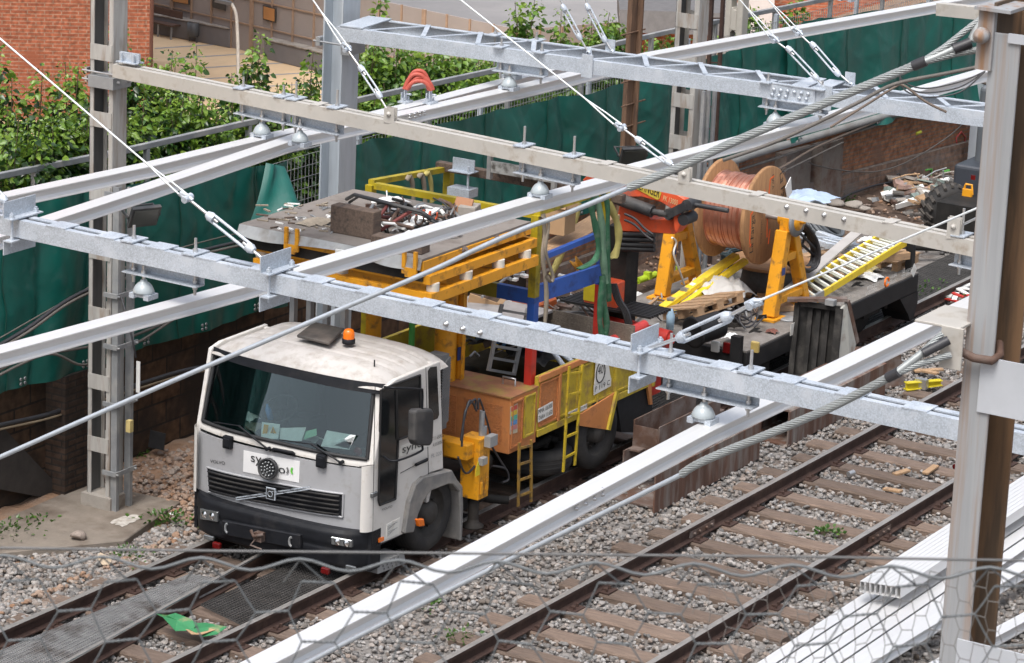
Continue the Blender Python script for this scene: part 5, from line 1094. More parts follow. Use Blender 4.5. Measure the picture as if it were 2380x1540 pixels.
for y in (19.05,17.55): m=MB(); m.bb((PX0-.06,y-.09,3.05),(PX0-.03,y-.05,3.3)); m.bb((PX0-.06,y+.05,3.05),(PX0-.03,y+.09,3.3)); m.bb((PX0-.06,y-.05,3.02),(PX0-.03,y+.05,3.12)); m.build('stake_pocket',yel,TR)
m=MB(); m.bb((PX0-.07,18.33,3.0),(PX0-.02,18.47,3.17)); m.build('control_box',white,TR)
for x in (28.1,28.75,29.2): m=MB(); m.cyl((x,PY0-.012,3.17),(x,PY0-.05,3.2),.03,8); m.build('lashing_ring',rust,TR)
# rack frame over the bed
def post(px,y,zt_,segs,w=.09):
    pass
YR=17.42
fx=at_y(1251,620,YR).x; z_=lambda y,x=1251: at_y(x,y,YR).z
for a,b,mt in ((z_(503),z_(690),yelp),(z_(690),z_(755),bluep),(z_(755),1.31,redp)): m=MB(); m.bb((fx-.05,YR,b),(fx+.05,YR+.09,a)); m.build('rack_post',mt,TR)
rx=at_y(1407,600,YR).x; zr=lambda y: at_y(1407,y,YR).z
for a,b,mt in ((zr(450),zr(545),yelp),(zr(545),zr(660),bluep),(zr(660),1.42,redp)): m=MB(); m.bb((rx-.05,YR,b),(rx+.05,YR+.09,a)); m.build('rack_post',mt,TR)
zt_=z_(503)
m=MB(); m.beam((fx,YR+.045,zt_+.03),(rx,YR+.045,zr(450)+.03),.08,.06); m.build('rack_rail',yelp,TR)
m=MB(); a=at_y(1262,680,YR); b=at_y(1396,636,YR); m.beam((fx+.051,YR+.03,a.z),(rx-.051,YR+.03,b.z),.05,.2); m.build('rack_rail',bluep,TR)
m=MB(); a=at_y(1279,596,YR); b=at_y(1392,548,YR); m.beam((fx+.051,YR+.05,a.z),(rx-.051,YR+.05,b.z),.06,.06); m.build('rack_rail',bluep,TR)
m=MB(); a=at_x(1180,497,fx); m.beam((fx,YR+.091,zt_),(fx,19.6,zt_),.08,.07); m.build('rack_crossbar',yelp,TR)
m=MB(); zc=at_x(1240,690,fx).z; m.beam((fx,YR+.5,zc+.0),(fx,19.6,zc),.07,.16); m.build('rack_crossbar',mat('olive_paint',(.2,.18,.02),.5,0,.2,4),TR); m=MB(); m.beam((fx,YR+.091,zc),(fx,YR+.499,zc),.07,.16); m.build('rack_crossbar',bluep,TR)
yf=19.62; fx2=at_y(1050,420,yf).x; ztf=at_y(1050,398,yf).z
m=MB(); m.bb((fx2-.05,yf,1.4),(fx2+.05,yf+.09,ztf)); m.build('rack_post',yelp,TR); m=MB(); m.beam((fx,yf+.04,zt_+.03),(fx2,yf+.04,ztf+.03),.08,.06); m.build('rack_rail',yelp,TR); m=MB(); m.bb((fx-.05,yf,1.4),(fx+.05,yf+.09,zt_)); m.build('rack_post',yelp,TR)
#@@PART5
# ================= crane (part of the truck) =================
def k4(x,y): return ((1800+x/2.38)/SS,(550+y/2.38)/SS)
def k5(x,y): return ((2250+x/2.38)/SS,(800+y/2.38)/SS)
def k8(x,y): return ((2000+x/2.5663)/SS,(1200+y/2.5663)/SS)
CX=32.62
def cpoly(pts,name,mt,dx=0,th=.3,bevel=.01): P=[at_x(*k4(x,y),CX+dx) for x,y in pts]; m=MB(); m.prism(P,(th,0,0)); return m.build(name,mt,TR,bevel=bevel)
cpoly([(560,190),(640,120),(880,170),(1000,190),(1230,235),(1415,345),(1428,385),(1375,440),(1335,448),(1215,372),(1060,330),(900,330),(840,330),(760,280)],'crane_boom',crane)
cpoly([(835,600),(870,400),(965,395),(1100,470),(1130,520),(1280,510),(1420,520),(1400,560),(1330,640),(1100,625),(900,615)],'crane_arm',crane,.06,.2)
cpoly([(1315,480),(1350,470),(1382,560),(1345,632),(1325,600)],'crane_link',crane,-.04,.1)
m=MB(); m.cyl(at_x(*k4(850,340),CX-.03),at_x(*k4(1150,450),CX-.03),.075,14); m.cyl(at_x(*k4(1150,450),CX-.03),at_x(*k4(1280,475),CX-.03),.04,10); m.build('hydraulic_cylinder',blackp,TR)
m=MB(); a,b,c=[at_x(*k4(*q),CX-.06) for q in ((1280,475),(1430,400),(1400,520))]; m.beam(a,b,.1,.06,X_); 
for q in (a,b,c): m.cyl(q,q+X_*.25,.07,14)
m.cyl(b+X_*.1,b+X_*.1-Y_*.5,.03,8); m.build('crane_knuckle',blackp,TR)
m=MB()
for i,y in enumerate((650,690,735,770)): m.cyl(at_x(*k4(870,y-10),CX),at_x(*k4(1165,y),CX),.03,8); m.cyl(at_x(*k4(870,y-10),CX+.2),at_x(*k4(1165,y),CX+.2),.03,8)
m.build('crane_pipe_bundle',black,TR)
m=MB(); P=[at_x(*k4(*q),CX-.01) for q in ((975,190),(1010,195),(1210,270),(1220,300),(1205,345),(1185,352),(1000,255),(975,235))]; m.prism(P,(.004,0,0)); m.build('boom_plate',mat('plate_yellow',(.62,.46,.06),.5),TR)
def ctext(s,a,b,h,mt,nm,off=.016):
    A=at_x(*k4(*a),CX-off);B=at_x(*k4(*b),CX-off); ux=B-A; uy=Z_-ux.normalized()*ux.normalized().z; return text(s,A,ux,uy,ux.length,h,mt,nm,TR,0)
ctext('PALFINGER',(982,245),(1200,335),.11,ink,'maker_lettering'); ctext('PK 13000',(1232,358),(1352,400),.065,mat('cream_ink',(.6,.5,.25),.5),'model_lettering')
m=MB(); a=at_x(*k4(570,1225),CX-.1); b=at_x(*k4(850,1050),CX-.1); m.bb((CX-.1,a.y,a.z),(CX+.4,b.y,b.z)); m.build('crane_base',crane,TR,bevel=.012); m=MB(); m.bb((CX+.1,a.y-.15,.9),(CX+.4,a.y-.45,2.45)); m.build('crane_column',chass,TR)
m=MB(); p=at_x(*k4(640,1130),CX-.104); m.bb((p.x-.003,p.y-.11,p.z-.1),(p.x,p.y+.11,p.z+.12)); m.build('warning_plate',MATS['warning_yellow'],TR)
for k in range(4): m=MB(); m.tube(smooth([at_x(*k4(x+k*14,y),CX-.25) for x,y in ((800,1050),(840,1180),(900,1280),(930,1390))],5),.018,6); m.build('crane_hose',cableb,TR)
for k in range(2): m=MB(); m.tube(smooth([at_x(*k4(x,y+k*50),CX-.12) for x,y in ((915,470),(1000,510),(1080,590),(1150,640))],5),.016,6); m.build('crane_hose',cableb,TR)
m=MB(); a=at_d(1470,765,39.6); m.cyl((32.75,18.2,1.25),(32.75,17.35,1.2),.1,16); m.cyl((32.75,17.35,1.2),(32.75,17.3,1.2),.06,12); m.build('outrigger_cylinder',redp,TR); m=MB(); m.bb((32.5,17.4,.75),(32.95,17.9,1.08)); m.bb((32.4,17.45,.5),(32.8,18.9,.74)); m.build('crane_foot',redp,TR,bevel=.01)
m=MB(); 
for k in range(9): m.beam((32.45+.06*k,17.45,1.5-.0*k),(32.45+.06*k,18.7,1.5),.025,.03)
m.build('black_rack',black,TR)
m=MB(); p=at_y(1555,815,17.3); m.lathe([(0,0),(.16,0),(.17,.02),(.16,.04),(.06,.05),(.06,.3)],(32.95,17.7,.62),X_,20); m.build('rear_buffer',blackp,TR)
m=MB(); m.bb((32.35,17.32,.7),(32.4,17.5,1.05)); m.build('yellow_flag_plate',bedy,TR)
m=MB(); a=at_y(*k3(1115,380),YN+.1); b=at_y(*k3(1355,262),YN+.1); m.cyl(a,b,.062,14); tag(m.build('red_foam_tube',mat('red_foam',(.55,.05,.045),.55,0,.1,5)),'red foam tube lying on the top edge of the yellow tailboard','foam tube')
# timbers on the rack
m=MB(); a=at_y(1017,383,19.75); b=at_y(1450,462,17.3); m.beam(a,b,.11,.1); tag(m.build('timber_beam',woodd,bevel=.006),'long brown timber beam lying across the yellow rack frame','timber')
m=MB(); a=at_y(1278,582,17.95); b=at_y(1393,512,17.95); m.beam(a-(b-a)*.4,b+(b-a)*.2,.3,.05); tag(m.build('plank',woodx),'pale thick plank carrying a cardboard box inside the rack','plank')
p=at_y(1300,540,17.95); m=MB(); m.box((p.x,17.95,p.z+.17),(.3,.26,.33),Matrix.Rotation(.1,3,'Z')); bx=m.build('cardboard_box',cardb,bevel=.004); m=MB(); m.box((p.x-.15,17.9,p.z+.37),(.01,.22,.1),Matrix.Rotation(.3,3,'Y')); m.box((p.x,17.81,p.z+.36),(.26,.01,.09),Matrix.Rotation(-.3,3,'X')); m.build('flap',cardb,bx); tag(bx,'open brown cardboard box standing on the pale plank','box')
# roller frame hanging on the timber, bracket
c=at_y(1215,370,18.7); t=thing('roller_frame','dirty grey roller frame with two pipes lying on the rack timber',"frame",c)
m=MB(); a=at_y(1140,352,18.9); b=at_y(1290,378,18.1); m.cyl(a,b,.05,12); m.build('roller',galvd,t); m=MB(); m.beam(a-Z_*.17,b-Z_*.17,.05,.13); m.build('cross_plate',mat('spattered_paint',(.4,.4,.38),.7,0,.2,8,dirt=(.1,.09,.08),damt=.5,dscale=12),t)
for q in (a,b): m=MB(); m.beam(q+Z_*.1,q-Z_*.32,.05,.06,X_); m.build('end_plate',galvd,t)
m=MB(); p=at_y(1077,392,19.3); m.bb((p.x-.1,19.15,p.z-.03),(p.x+.1,19.45,p.z-.02)); m.bb((p.x,19.15,p.z-.02),(p.x+.012,19.45,p.z+.12)); m.cyl((p.x-.05,19.2,p.z-.3),(p.x-.05,19.2,p.z+.05),.015,8); m.bb((p.x-.1,19.15,p.z-.32),(p.x+.1,19.45,p.z-.22)); tag(m.build('clamp_bracket',galv),'small galvanised clamp bracket bolted on the rack timber','bracket')
# straps and slings
def strap(pts,w,mt,label,nm='strap',Yv=None,grp=None,th=.012,conv=None):
    w*=.72; P=smooth([ (V(p) if len(p)==3 else at_y(p[0],p[1],Yv)) for p in pts],5); m=MB()
    n=len(P); vs=[]
    for i,p in enumerate(P):
        d=(P[min(i+1,n-1)]-P[max(i-1,0)]).normalized(); s=X_*.8+Y_*-.45; s=(s-d*s.dot(d)).normalized(); nn=d.cross(s); ww=w*(1+.15*math.sin(i*.9)); vs+=[p+s*ww/2+nn*th/2,p-s*ww/2+nn*th/2,p-s*ww/2-nn*th/2,p+s*ww/2-nn*th/2]
    m.add(vs,[(i*4+k,i*4+(k+1)%4,i*4+4+(k+1)%4,i*4+4+k) for i in range(n-1) for k in range(4)],0,True); return tag(m.build(nm,mt),label,'strap',grp)
YS=17.3
strap([(1372,462),(1378,500),(1388,545),(1390,590),(1372,612),(1345,625)],.1,slingg,'green lifting sling looped and hooked outwards at the rack post','sling',YS)
strap([(1380,452),(1392,480),(1400,540),(1402,600),(1408,660)],.11,mat('pale_green_sling',(.13,.23,.15),.85,0,.3,8),'pale green sling hanging straight over the rack rail','sling',17.28)
strap([(1366,456),(1400,449),(1412,480),(1412,560),(1414,640),(1416,700)],.08,slingg,'darker green sling draped behind the pale one','sling',17.35)
strap([(1400,640),(1404,700),(1410,760),(1402,785),(1394,740),(1400,650)],.1,slingg,'bunched green sling end hanging below the blue rail','sling',17.28)
strap([(1412,470),(1432,510),(1438,550),(1430,590),(1415,600)],.12,slingy,'yellow lifting sling bowing out from the rear rack post','sling',17.4)
strap([(1345,470),(1335,520),(1318,560),(1300,600),(1280,640)],.1,slingy,'yellow sling hanging diagonally inside the rack','sling',18.3)
strap([(1262,497),(1266,540),(1262,600),(1270,680),(1266,760)],.07,straptan,'tan strap hanging down beside the front rack post','strap',17.3)
strap([(1255,505),(1275,520),(1268,580),(1285,640),(1280,655),(1270,640)],.05,straptan,'tan strap with a loose loop end near the blue rail','strap',17.28)
for k,x in enumerate((945,972,988)): strap([(x,418+k*-6),(x+8,408-k*4),(x+14,430),(x+16,470)],.07,straptan if k<2 else slingy,('left tan strap','middle tan strap','yellowish strap')[k]+' thrown over the far yellow rack rail','strap',19.6)
# ---- things on the platform deck
ZD=3.226
def deckp(x,y,dz=0): p=at_z(x,y,ZD); p.z+=dz; return p
def block(x,y,L,w,h,rot,label,mt=woodd,z=ZD): p=at_z(x,y,z); m=MB(); m.box((p.x,p.y,z+h/2),(L,w,h),Matrix.Rotation(rot,3,'Z')); return tag(m.build('timber_block',mt,bevel=.008),label,'timber')
block(826,545,.16,.55,.3,0,'dark old timber block standing on edge on the platform deck'); block(930,578,.18,.62,.12,.05,'second dark timber lying beneath the white bar on the deck')
t=thing('pantograph_scrap','rusty red and black scrap frame with springs heaped on the platform deck','scrap',deckp(915,490)); 
def dpt(x,y,z): return at_z(x,y,ZD+z)
m=MB(); m.tube([dpt(806,462,.05),dpt(824,452,.22),dpt(980,492,.25),dpt(1020,520,.05)],.022,8); m.tube([dpt(812,470,.03),dpt(835,455,.16),dpt(985,500,.18),dpt(1028,530,.03)],.016,8); m.build('bow_bar',blackp,t)
for a,b,mt in (((868,475),(840,515),galvd),((900,478),(870,520),redp),((955,490),(885,535),redp),((930,480),(905,520),rust),((860,505),(960,530),rust),((1000,520),(1060,545),rust),((850,500),(905,505),redp)): m=MB(); m.tube([dpt(*a,.2),dpt(*b,.04)],.02,8); m.build('frame_bar',mat('dark_red_paint',(.16,.035,.03),.6,0,.2,6) if mt is redp else mt,t)
for x,y,mt in ((918,502,rust),(950,492,mat('orange_red',(.6,.09,.03),.5))):
    m=MB(); a=dpt(x,y,.1); m.tube([a+V((.05*math.cos(i*.9),-.012*i,.05*math.sin(i*.9))) for i in range(30)],.01,5); m.build('coil_spring',mt,t)
for k in range(130):
    x=random.uniform(865,1070); y=random.uniform(488,548)+ (x-960)*.05; p=deckp(x,y,.02); a=random.uniform(0,3.1); L=random.uniform(.06,.34); d=V((math.cos(a),math.sin(a),random.uniform(-.1,.45)))*L; m=MB(); m.tube([p,p+d*.5+Z_*.03,p+d],random.uniform(.008,.024),6)
    tag(m.build('scrap_bit',random.choice([rust,galvd,blackp,steel,chass,chass,rust,white])),'small rusty metal scrap piece in the heap on the platform deck','scrap','scrap pieces heaped on the deck')
for k in range(60):
    x=random.uniform(620,800); y=random.uniform(475,545); p=deckp(x,y,.008); a=random.uniform(0,3.1); L=random.uniform(.03,.14); d=V((math.cos(a),math.sin(a),0))*L; m=MB(); m.beam(p,p+d,random.uniform(.012,.03),.014)
    tag(m.build('litter_bit',random.choice([straptan,white,galvd,woodd])),'tiny litter stick scattered on the open half of the platform deck','litter','litter on the platform deck')
def rag(x,y,z,s,label,mt,nm='rag',cat='rag',seed=1,h=.4,conv=at_z):
    p=conv(x,y,z); m=MB()
    def fn(u,v):
        a=(u-.5)*2;b=(v-.5)*2; q=V((a*s*(1+.3*mnoise.noise(V((a*2,b*2,seed)))),b*s*(1+.3*mnoise.noise(V((a*2,b*2,seed+5)))),0)); e=max(0,1-(a*a+b*b)*.55); q.z=s*h*(e*.7+.55*abs(mnoise.noise(V((a*2.6,b*2.6,seed+9))))*e+.12*abs(mnoise.noise(V((a*6,b*6,seed))))); return p+q
    m.grid(fn,22,22); return tag(m.build(nm,mt),label,cat)
rag(740,515,ZD+.005,.14,'crumpled grey brown rag on the platform deck left of the timber block',straptan,seed=3,h=.3); rag(715,520,ZD+.004,.1,'flat torn rag beside the crumpled one on deck',straptan,seed=8,h=.25)
rag(910,470,ZD+.05,.16,'white plastic sheet tucked under the scrap frame',white,'plastic_sheet','sheet',4); block(1090,500,.25,.2,.12,.3,'pale concrete offcut at the rear of the platform deck',conc)
m=MB(); p=deckp(1075,500); m.box(p+Z_*.1,(.02,.22,.2),Matrix.Rotation(.5,3,'Y')); tag(m.build('cardboard_piece',mat('brown_red_card',(.36,.18,.1),.8)),'folded brown cardboard piece standing at the deck rear','cardboard')
m=MB(); a=dpt(930,530,.05); b=dpt(1000,488,.1); m.beam(a,b,.1,.02); m.beam(a+V((.1,-.05,0)),b+V((.12,-.02,0)),.06,.02); tag(m.build('white_strip',white),'long white plastic strips poking out of the scrap heap','strip')
# ---- bed contents
t=thing('aluminium_ladder','short grey aluminium ladder leaning in the truck bed','ladder',(30.0,18.1,.82)); L0=[at_y(*k3(x,y),18.0) for x,y in ((305,570),(395,120),(475,600),(570,150))]
m=MB(); m.beam(L0[0],L0[1],.025,.06,X_); m.build('stile',galvd,t); m=MB(); m.beam(L0[2],L0[3],.025,.06,X_); m.build('stile',galvd,t)
for k in range(6): m=MB(); m.beam(L0[0].lerp(L0[1],(k+.1)/5.6),L0[2].lerp(L0[3],(k+.1)/5.6),.03,.03); m.build('rung',galvd,t)
for (x,y,z,s,lab,mt,sd) in ((1180,800,1.1,.35,'dark bundle of hoses and rags in the front of the bed',chass,11),(1245,830,1.05,.3,'dark plastic sheeting heaped behind the ladder',blackp,12),(1155,790,1.25,.2,'crumpled clear blue plastic sheet in the bed',mat('blue_plastic',(.12,.22,.36),.25,0,.3,6),13),(1250,805,1.25,.16,'deep blue tarpaulin scrap beside the red post',mat('deep_blue',(.015,.04,.16),.5),14),(1330,760,1.1,.4,'grey brown heap of wire and dust in the bed rear',mat('dusty_heap',(.13,.115,.1),.9,0,.4,9),15)): rag(x,y,z,s,lab,mt,'rag_heap','heap',sd,.6)
m=MB(); p=at_z(1130,710,1.55); m.box(p,(.42,.4,.28),Matrix.Rotation(.35,3,'Z')@Matrix.Rotation(.25,3,'X')); b=m.build('cardboard_box',cardb); m=MB(); m.box(p+Z_*.143,(.36,.34,.005),Matrix.Rotation(.35,3,'Z')@Matrix.Rotation(.25,3,'X')); m.build('open_top',mat('box_inside_shade',(.08,.05,.03),.9),b); tag(b,'open cardboard box in the truck bed behind the yellow mast','box')  # dark sheet on the closed top paints the shaded inside of the box
m=MB(); p=at_z(1155,722,1.45); m.box(p,(.02,.3,.4),Matrix.Rotation(.5,3,'Y')); tag(m.build('leaning_sheet',white),'white plastic panel leaning beside the open box','panel')
m=MB(); p=at_z(1200,730,1.25); m.bb((p.x,p.y-.28,p.z-.1),(p.x+.5,p.y+.2,p.z+.16)); tag(m.build('orange_crate',mat('orange_case',(.5,.12,.03),.5,0,.15,4),bevel=.02),'orange plastic case beneath the ladder in the bed','case')
for k,(a,b,r_,mt) in enumerate((((1090,640),(1240,610),.02,galvd),((1120,690),(1235,600),.018,galvd),((1160,720),(1235,760),.015,steel),((1240,770),(1290,735),.02,galvd),((1265,790),(1330,840),.03,galv),((1270,795),(1310,850),.03,galv),((1300,640),(1390,660),.03,galvd),((1280,670),(1350,640),.02,rust),((1340,690),(1390,735),.012,rust),((1330,680),(1375,745),.012,rust))):
    m=MB(); z=1.75 if k<2 else 1.35; m.tube([at_z(*a,z),at_z(*b,z+.05)],r_,8); tag(m.build('metal_tube',mt),'loose metal tube lying in the truck bed clutter','tube','loose tubes in the bed')
m=MB(); m.bb((30.2,18.3,1.6),(31.6,19.4,1.63)); tag(m.build('grey_board',mat('grey_board',(.33,.31,.3),.8,0,.2,5)),'grey board with litter lying inside the rack above the bed','board')
for k in range(16): x=random.uniform(1150,1235); y=random.uniform(580,650); p=at_z(x,y,1.645); m=MB(); m.box(p,(random.uniform(.05,.2),random.uniform(.03,.1),.03),Matrix.Rotation(random.uniform(0,3),3,'Z')); tag(m.build('litter_bit',random.choice([white,galvd,mat('dull_maroon',(.09,.06,.06),.8),woodx,straptan])),'small piece of litter on the grey board inside the rack','litter','litter on the grey board')
m=MB(); c=at_y(1345,618,18.1); m.lathe([(.11,-.05),(.12,-.04),(.07,-.01),(.07,.01),(.12,.04),(.11,.05)],c,V((.5,-.5,.6)),20); tag(m.build('pulley_wheel',yel),'yellow pulley wheel lying in the rack above the blue rail','pulley')
m=MB(); a=at_z(1350,640,1.45); m.box(a,(.3,.12,.14),Matrix.Rotation(.5,3,'Z')); tag(m.build('grey_fitting',galvd,bevel=.01),'grey steel fitting on the bed behind the blue rail','fitting')
m=MB(); m.box((31.6,18.0,1.38),(.02,1.6,.5)); tag(m.build('checker_plate',mat('chequer_plate',(.2,.17,.14),.6,.3,.3,40,bump=.6,bscale=60)),'brownish chequer plate standing upright in the bed','plate')
m=MB(); m.box((31.8,17.85,1.44),(.15,.02,.16)); m.lathe([(0,0),(.09,0),(.08,.05),(.04,.09),(0,.1)],(31.85,17.65,1.44),Z_,14,0); tag(m.build('yellow_hard_hat',mat('hat_yellow',(.7,.42,.04),.35)),'yellow hard hat beside a white card near the red foam tube','hat')
for k in range(70):
    x=random.uniform(1095,1400); y=random.uniform(745,835)-(x-1095)*.22; p=at_z(x,y,random.uniform(1.15,1.42)); a=random.uniform(0,3.1); L=random.uniform(.1,.5); d=V((math.cos(a),math.sin(a),random.uniform(-.2,.3)))*L; m=MB()
    if k%3: m.tube([p,p+d*.5+Z_*random.uniform(0,.06),p+d],random.uniform(.008,.022),6)
    else: m.box(p,(L*.6,random.uniform(.05,.2),random.uniform(.02,.1)),Matrix.Rotation(a,3,'Z')@Matrix.Rotation(random.uniform(-.5,.5),3,'X'))
    tag(m.build('bed_clutter',random.choice([chass,blackp,galvd,rust,chass,cablem,woodd,galvd])),'dark loose scrap heaped inside the truck bed','scrap','scrap heaped in the truck bed')
# dashboard papers
def paper(pts,label,mt,z0=1.23,nm='paper'):
    P=[at_x(*k1(x,y),26.52+.012*i) for i,(x,y) in enumerate(pts)]; P=[at_x(*k1(x,y),26.43+ (0 if y>706 else .17)) for x,y in pts]; m=MB(); m.prism(P,(.004,0,0)); return tag(m.build(nm,mt),label,'paper')
pw=mat('paper_white',(.72,.76,.76),.7); pg=mat('paper_green',(.35,.68,.46),.7)
paper(((520,672),(662,668),(640,742),(522,740)),'white printed sheet lying on the truck dashboard',pw); paper(((775,685),(930,712),(895,788),(742,770)),'white clipboard sheet on the right of the dashboard',pw); paper(((840,700),(928,715),(893,785),(815,765)),'green form clipped over the white clipboard sheet',pg); paper(((660,690),(718,675),(720,710),(650,735)),'crumpled green sheet in the middle of the dashboard',pg)
w=paper(((425,640),(522,652),(512,730),(418,735)),'white card with a yellow high voltage triangle on the dashboard',pw,nm='warning_card')
P=[at_x(*k1(x,y),26.49) for x,y in ((484,663),(512,724),(458,728))]; m=MB(); m.prism(P,(.004,0,0)); m.build('warning_triangle',mat('triangle_yellow',(.75,.38,.02),.5),w); m=MB(); m.tube([at_x(*k1(x,y),26.487) for x,y in ((484,680),(478,698),(488,700),(482,718))],.004,4); m.build('lightning_mark',ink,w); P=[at_x(*k1(x,y),26.49) for x,y in ((436,652),(460,656),(448,730),(422,732))]; m=MB(); m.prism(P,(.004,0,0)); m.build('orange_band',MATS['triangle_yellow'],w)
rag(*k1(350,625),1.32,.1,'crumpled white cloth on the left of the dashboard',white,seed=21,h=.8); rag(*k1(370,670),1.25,.12,'brown crumpled rag on the dashboard below the cloth',straptan,seed=22,h=.5); rag(*k1(695,735),1.25,.09,'white crumpled tissue on the dashboard middle',white,seed=23,h=.5)
m=MB(); p=at_x(*k1(475,590),26.9); m.lathe([(0,0),(.035,0),(.035,.12),(.015,.16),(.015,.18),(0,.18)],p-Z_*.08,V((0,.35,1)),12); tag(m.build('water_bottle',mat('blue_bottle',(.03,.16,.4),.1,0,.1,5)),'blue plastic bottle inside the truck cab','bottle')
P=[at_x(*k1(x,y),26.5) for x,y in ((180,648),(256,662),(250,698),(172,682))]; m=MB(); m.prism(P,(.004,0,0)); n=m.build('name_card',mat('card_teal',(.18,.3,.29),.6)); tag(n,'greenish name card with dark lettering behind the windscreen','card'); A=at_x(*k1(192,677),26.494); B=at_x(*k1(245,688),26.494); text('OSCAR',A,B-A,Z_,(B-A).length,.035,ink,'card_lettering',n,0)
m=MB(); p=at_x(*k1(943,798),26.5); m.lathe([(0,.012),(.045,.012),(.05,0)],p,-X_,14); tag(m.build('red_disc',redl),'small red round badge in the windscreen corner','badge')
# ================= rail wagon =================
WG=thing('flat_wagon','black low flat rail wagon with chequered deck and white lettering','wagon',(37.2,18.45,0))
WY0,WY1,WX0,WX1,WZ=17.25,19.62,34.62,39.75,.645
deckw=mat('chequer_deck',(.2,.185,.17),.7,.1,.25,4,dirt=(.12,.105,.09),damt=.5,dscale=3,bump=.5,bscale=55); wblk=mat('wagon_black',(.014,.014,.015),.6,0,.35,4,dirt=(.035,.032,.03),damt=.35,spec=.3)
m=MB(); m.bb((WX0,WY0,WZ-.02),(WX1,WY1,WZ)); m.build('deck',deckw,WG)
for y in (WY0-.008,WY1-.05): m=MB(); m.bb((WX0,y,WZ-.27),(WX1,y+.058,WZ-.021)); m.build('side_sill',wblk,WG,bevel=.01)
m=MB(); m.bb((WX0-.05,WY0+.06,WZ-.3),(WX0+.03,WY1-.06,WZ-.021)); m.build('end_sill',wblk,WG); m=MB(); m.bb((WX1-.03,WY0+.06,WZ-.3),(WX1+.05,WY1-.06,WZ-.021)); m.build('end_sill',wblk,WG)
m=MB(); 
for x in (35.2,36.2,37.2,38.2,39.2): m.bb((x-.05,WY0+.2,.2),(x+.05,WY1-.2,.6))
m.bb((WX0,18.1,.25),(WX1,18.2,.6)); m.bb((WX0,18.7,.25),(WX1,18.8,.6)); m.bb((34.9,17.35,.0),(35.5,17.5,.36)); m.build('underframe',chass,WG)
for x in (38.55,35.55):
    for y in (17.5,19.27): m=MB(); m.lathe([(0,0),(.29,0),(.33,.02),(.33,.1),(.36,.105),(.36,.13),(0,.13)],(x,y,.32),Y_,28); m.build('wheel',chass,WG)
m=MB(); m.lathe([(.05,0),(.08,.02),(.08,.1)],(38.55,17.42,.32),Y_,14); m.bb((38.3,17.36,.26),(38.8,17.42,.4)); m.build('axle_box',chass,WG)
m=MB(); m.prism([(39.2,WY0,.37),(39.78,WY0,.37),(39.8,WY0,.2),(39.7,WY0,.0),(39.6,WY0,-.03),(39.5,WY0,.1)],(0,.4,0)); m.build('end_guard',wblk,WG)
def wtext(s,a,b,h,mt=plate,nm='wagon_lettering'):
    A=at_y(*k5(*a),WY0-.0105); B=at_y(*k5(*b),WY0-.0105); ux=B-A; uy=Z_-ux.normalized()*ux.normalized().z; text(s,A,ux,uy,ux.length,h,mt,nm,WG,0)
wtext('CARGA MAX. 13.200 KG',(1560,668),(1725,592),.05); wtext('94.71.57.20.011',(1862,512),(1955,468),.055); wtext('AB CORTOCIRCUI',(1850,556),(1940,512),.05); wtext('(-6.180-)',(2060,425),(2108,398),.06); wtext('+3.020-',(2055,462),(2105,435),.04); wtext('TARA 4.500 KG',(2150,375),(2235,345),.045); wtext('MAX 8.000 KG',(2150,408),(2235,372),.045)
m=MB(); p=at_y(*k5(2252,345),WY0-.012); m.prism([p+V((0,0,.1)),p+V((.1,0,0)),p-V((0,0,.1)),p-V((.1,0,0))],(0,.002,0)); m.build('white_diamond',plate,WG)
m=MB(); p=at_y(*k5(2027,442),WY0-.02); m.tube([p+V((.06*math.cos(t*.3),0,.06*math.sin(t*.3))) for t in range(20)],.014,6); m.build('amber_ring',amber,WG)
P=[at_y(*k5(x,y),WY0-.013) for x,y in ((1228,795),(1275,768),(1270,870),(1222,892))]; m=MB(); m.prism(P,(0,.004,0)); m.build('sign_plate',plate,WG); wtext('sy',(1238,852),(1268,838),.07,ink,'sign_lettering')
for k in range(26): x=random.uniform(35.9,36.6); m=MB(); m.bb((x,WY0-.0095,WZ-.2+random.uniform(0,.12)),(x+random.uniform(.02,.08),WY0-.0085,WZ-.2+random.uniform(.02,.14))); 
for (x,y,mt,nm) in ((1690,808,redl,'red_tail_lamp'),(1755,806,mat('amber_dull',(.4,.3,.1),.3),'amber_lamp'),(1663,805,plate,'white_plate')): p=at_x(x,y,WX0-.06); m=MB(); m.box(p,(.05,.11,.14)); m.build(nm,mt,WG,bevel=.01)
m=MB(); p=at_x(1715,800,WX0-.1); m.bb((WX0-.15,p.y-.05,.25),(WX0-.05,p.y+.08,.85)); m.build('coupling_post',wblk,WG); m=MB(); c=at_z(1640,770,.9); m.cyl(c+V((-.15,.1,0)),c+V((.25,-.05,.05)),.17,22); m.lathe([(.17,0),(.2,.0),(.2,.03),(.17,.03)],c+V((-.15,.1,0)),V((.9,-.35,.1)),22); m.build('winch_drum',wblk,WG)
m=MB(); 
for k in range(12): m=MB(); a=at_z(random.uniform(1640,1760),random.uniform(715,760),.7); m.beam(a,a+V((random.uniform(-.3,.4),random.uniform(-.3,.3),random.uniform(0,.2))),.03,.05); m.build('winch_linkage',chass,WG)
t=thing('wagon_stanchion','black steel stanchion post at the far end of the wagon','post',(WX1-.06,18.1,WZ)); m=MB(); a=at_z(2092,640,WZ); m.bb((WX1-.1,a.y-.05,WZ),(WX1,a.y+.05,WZ+.55)); m.build('upright',wblk,t)
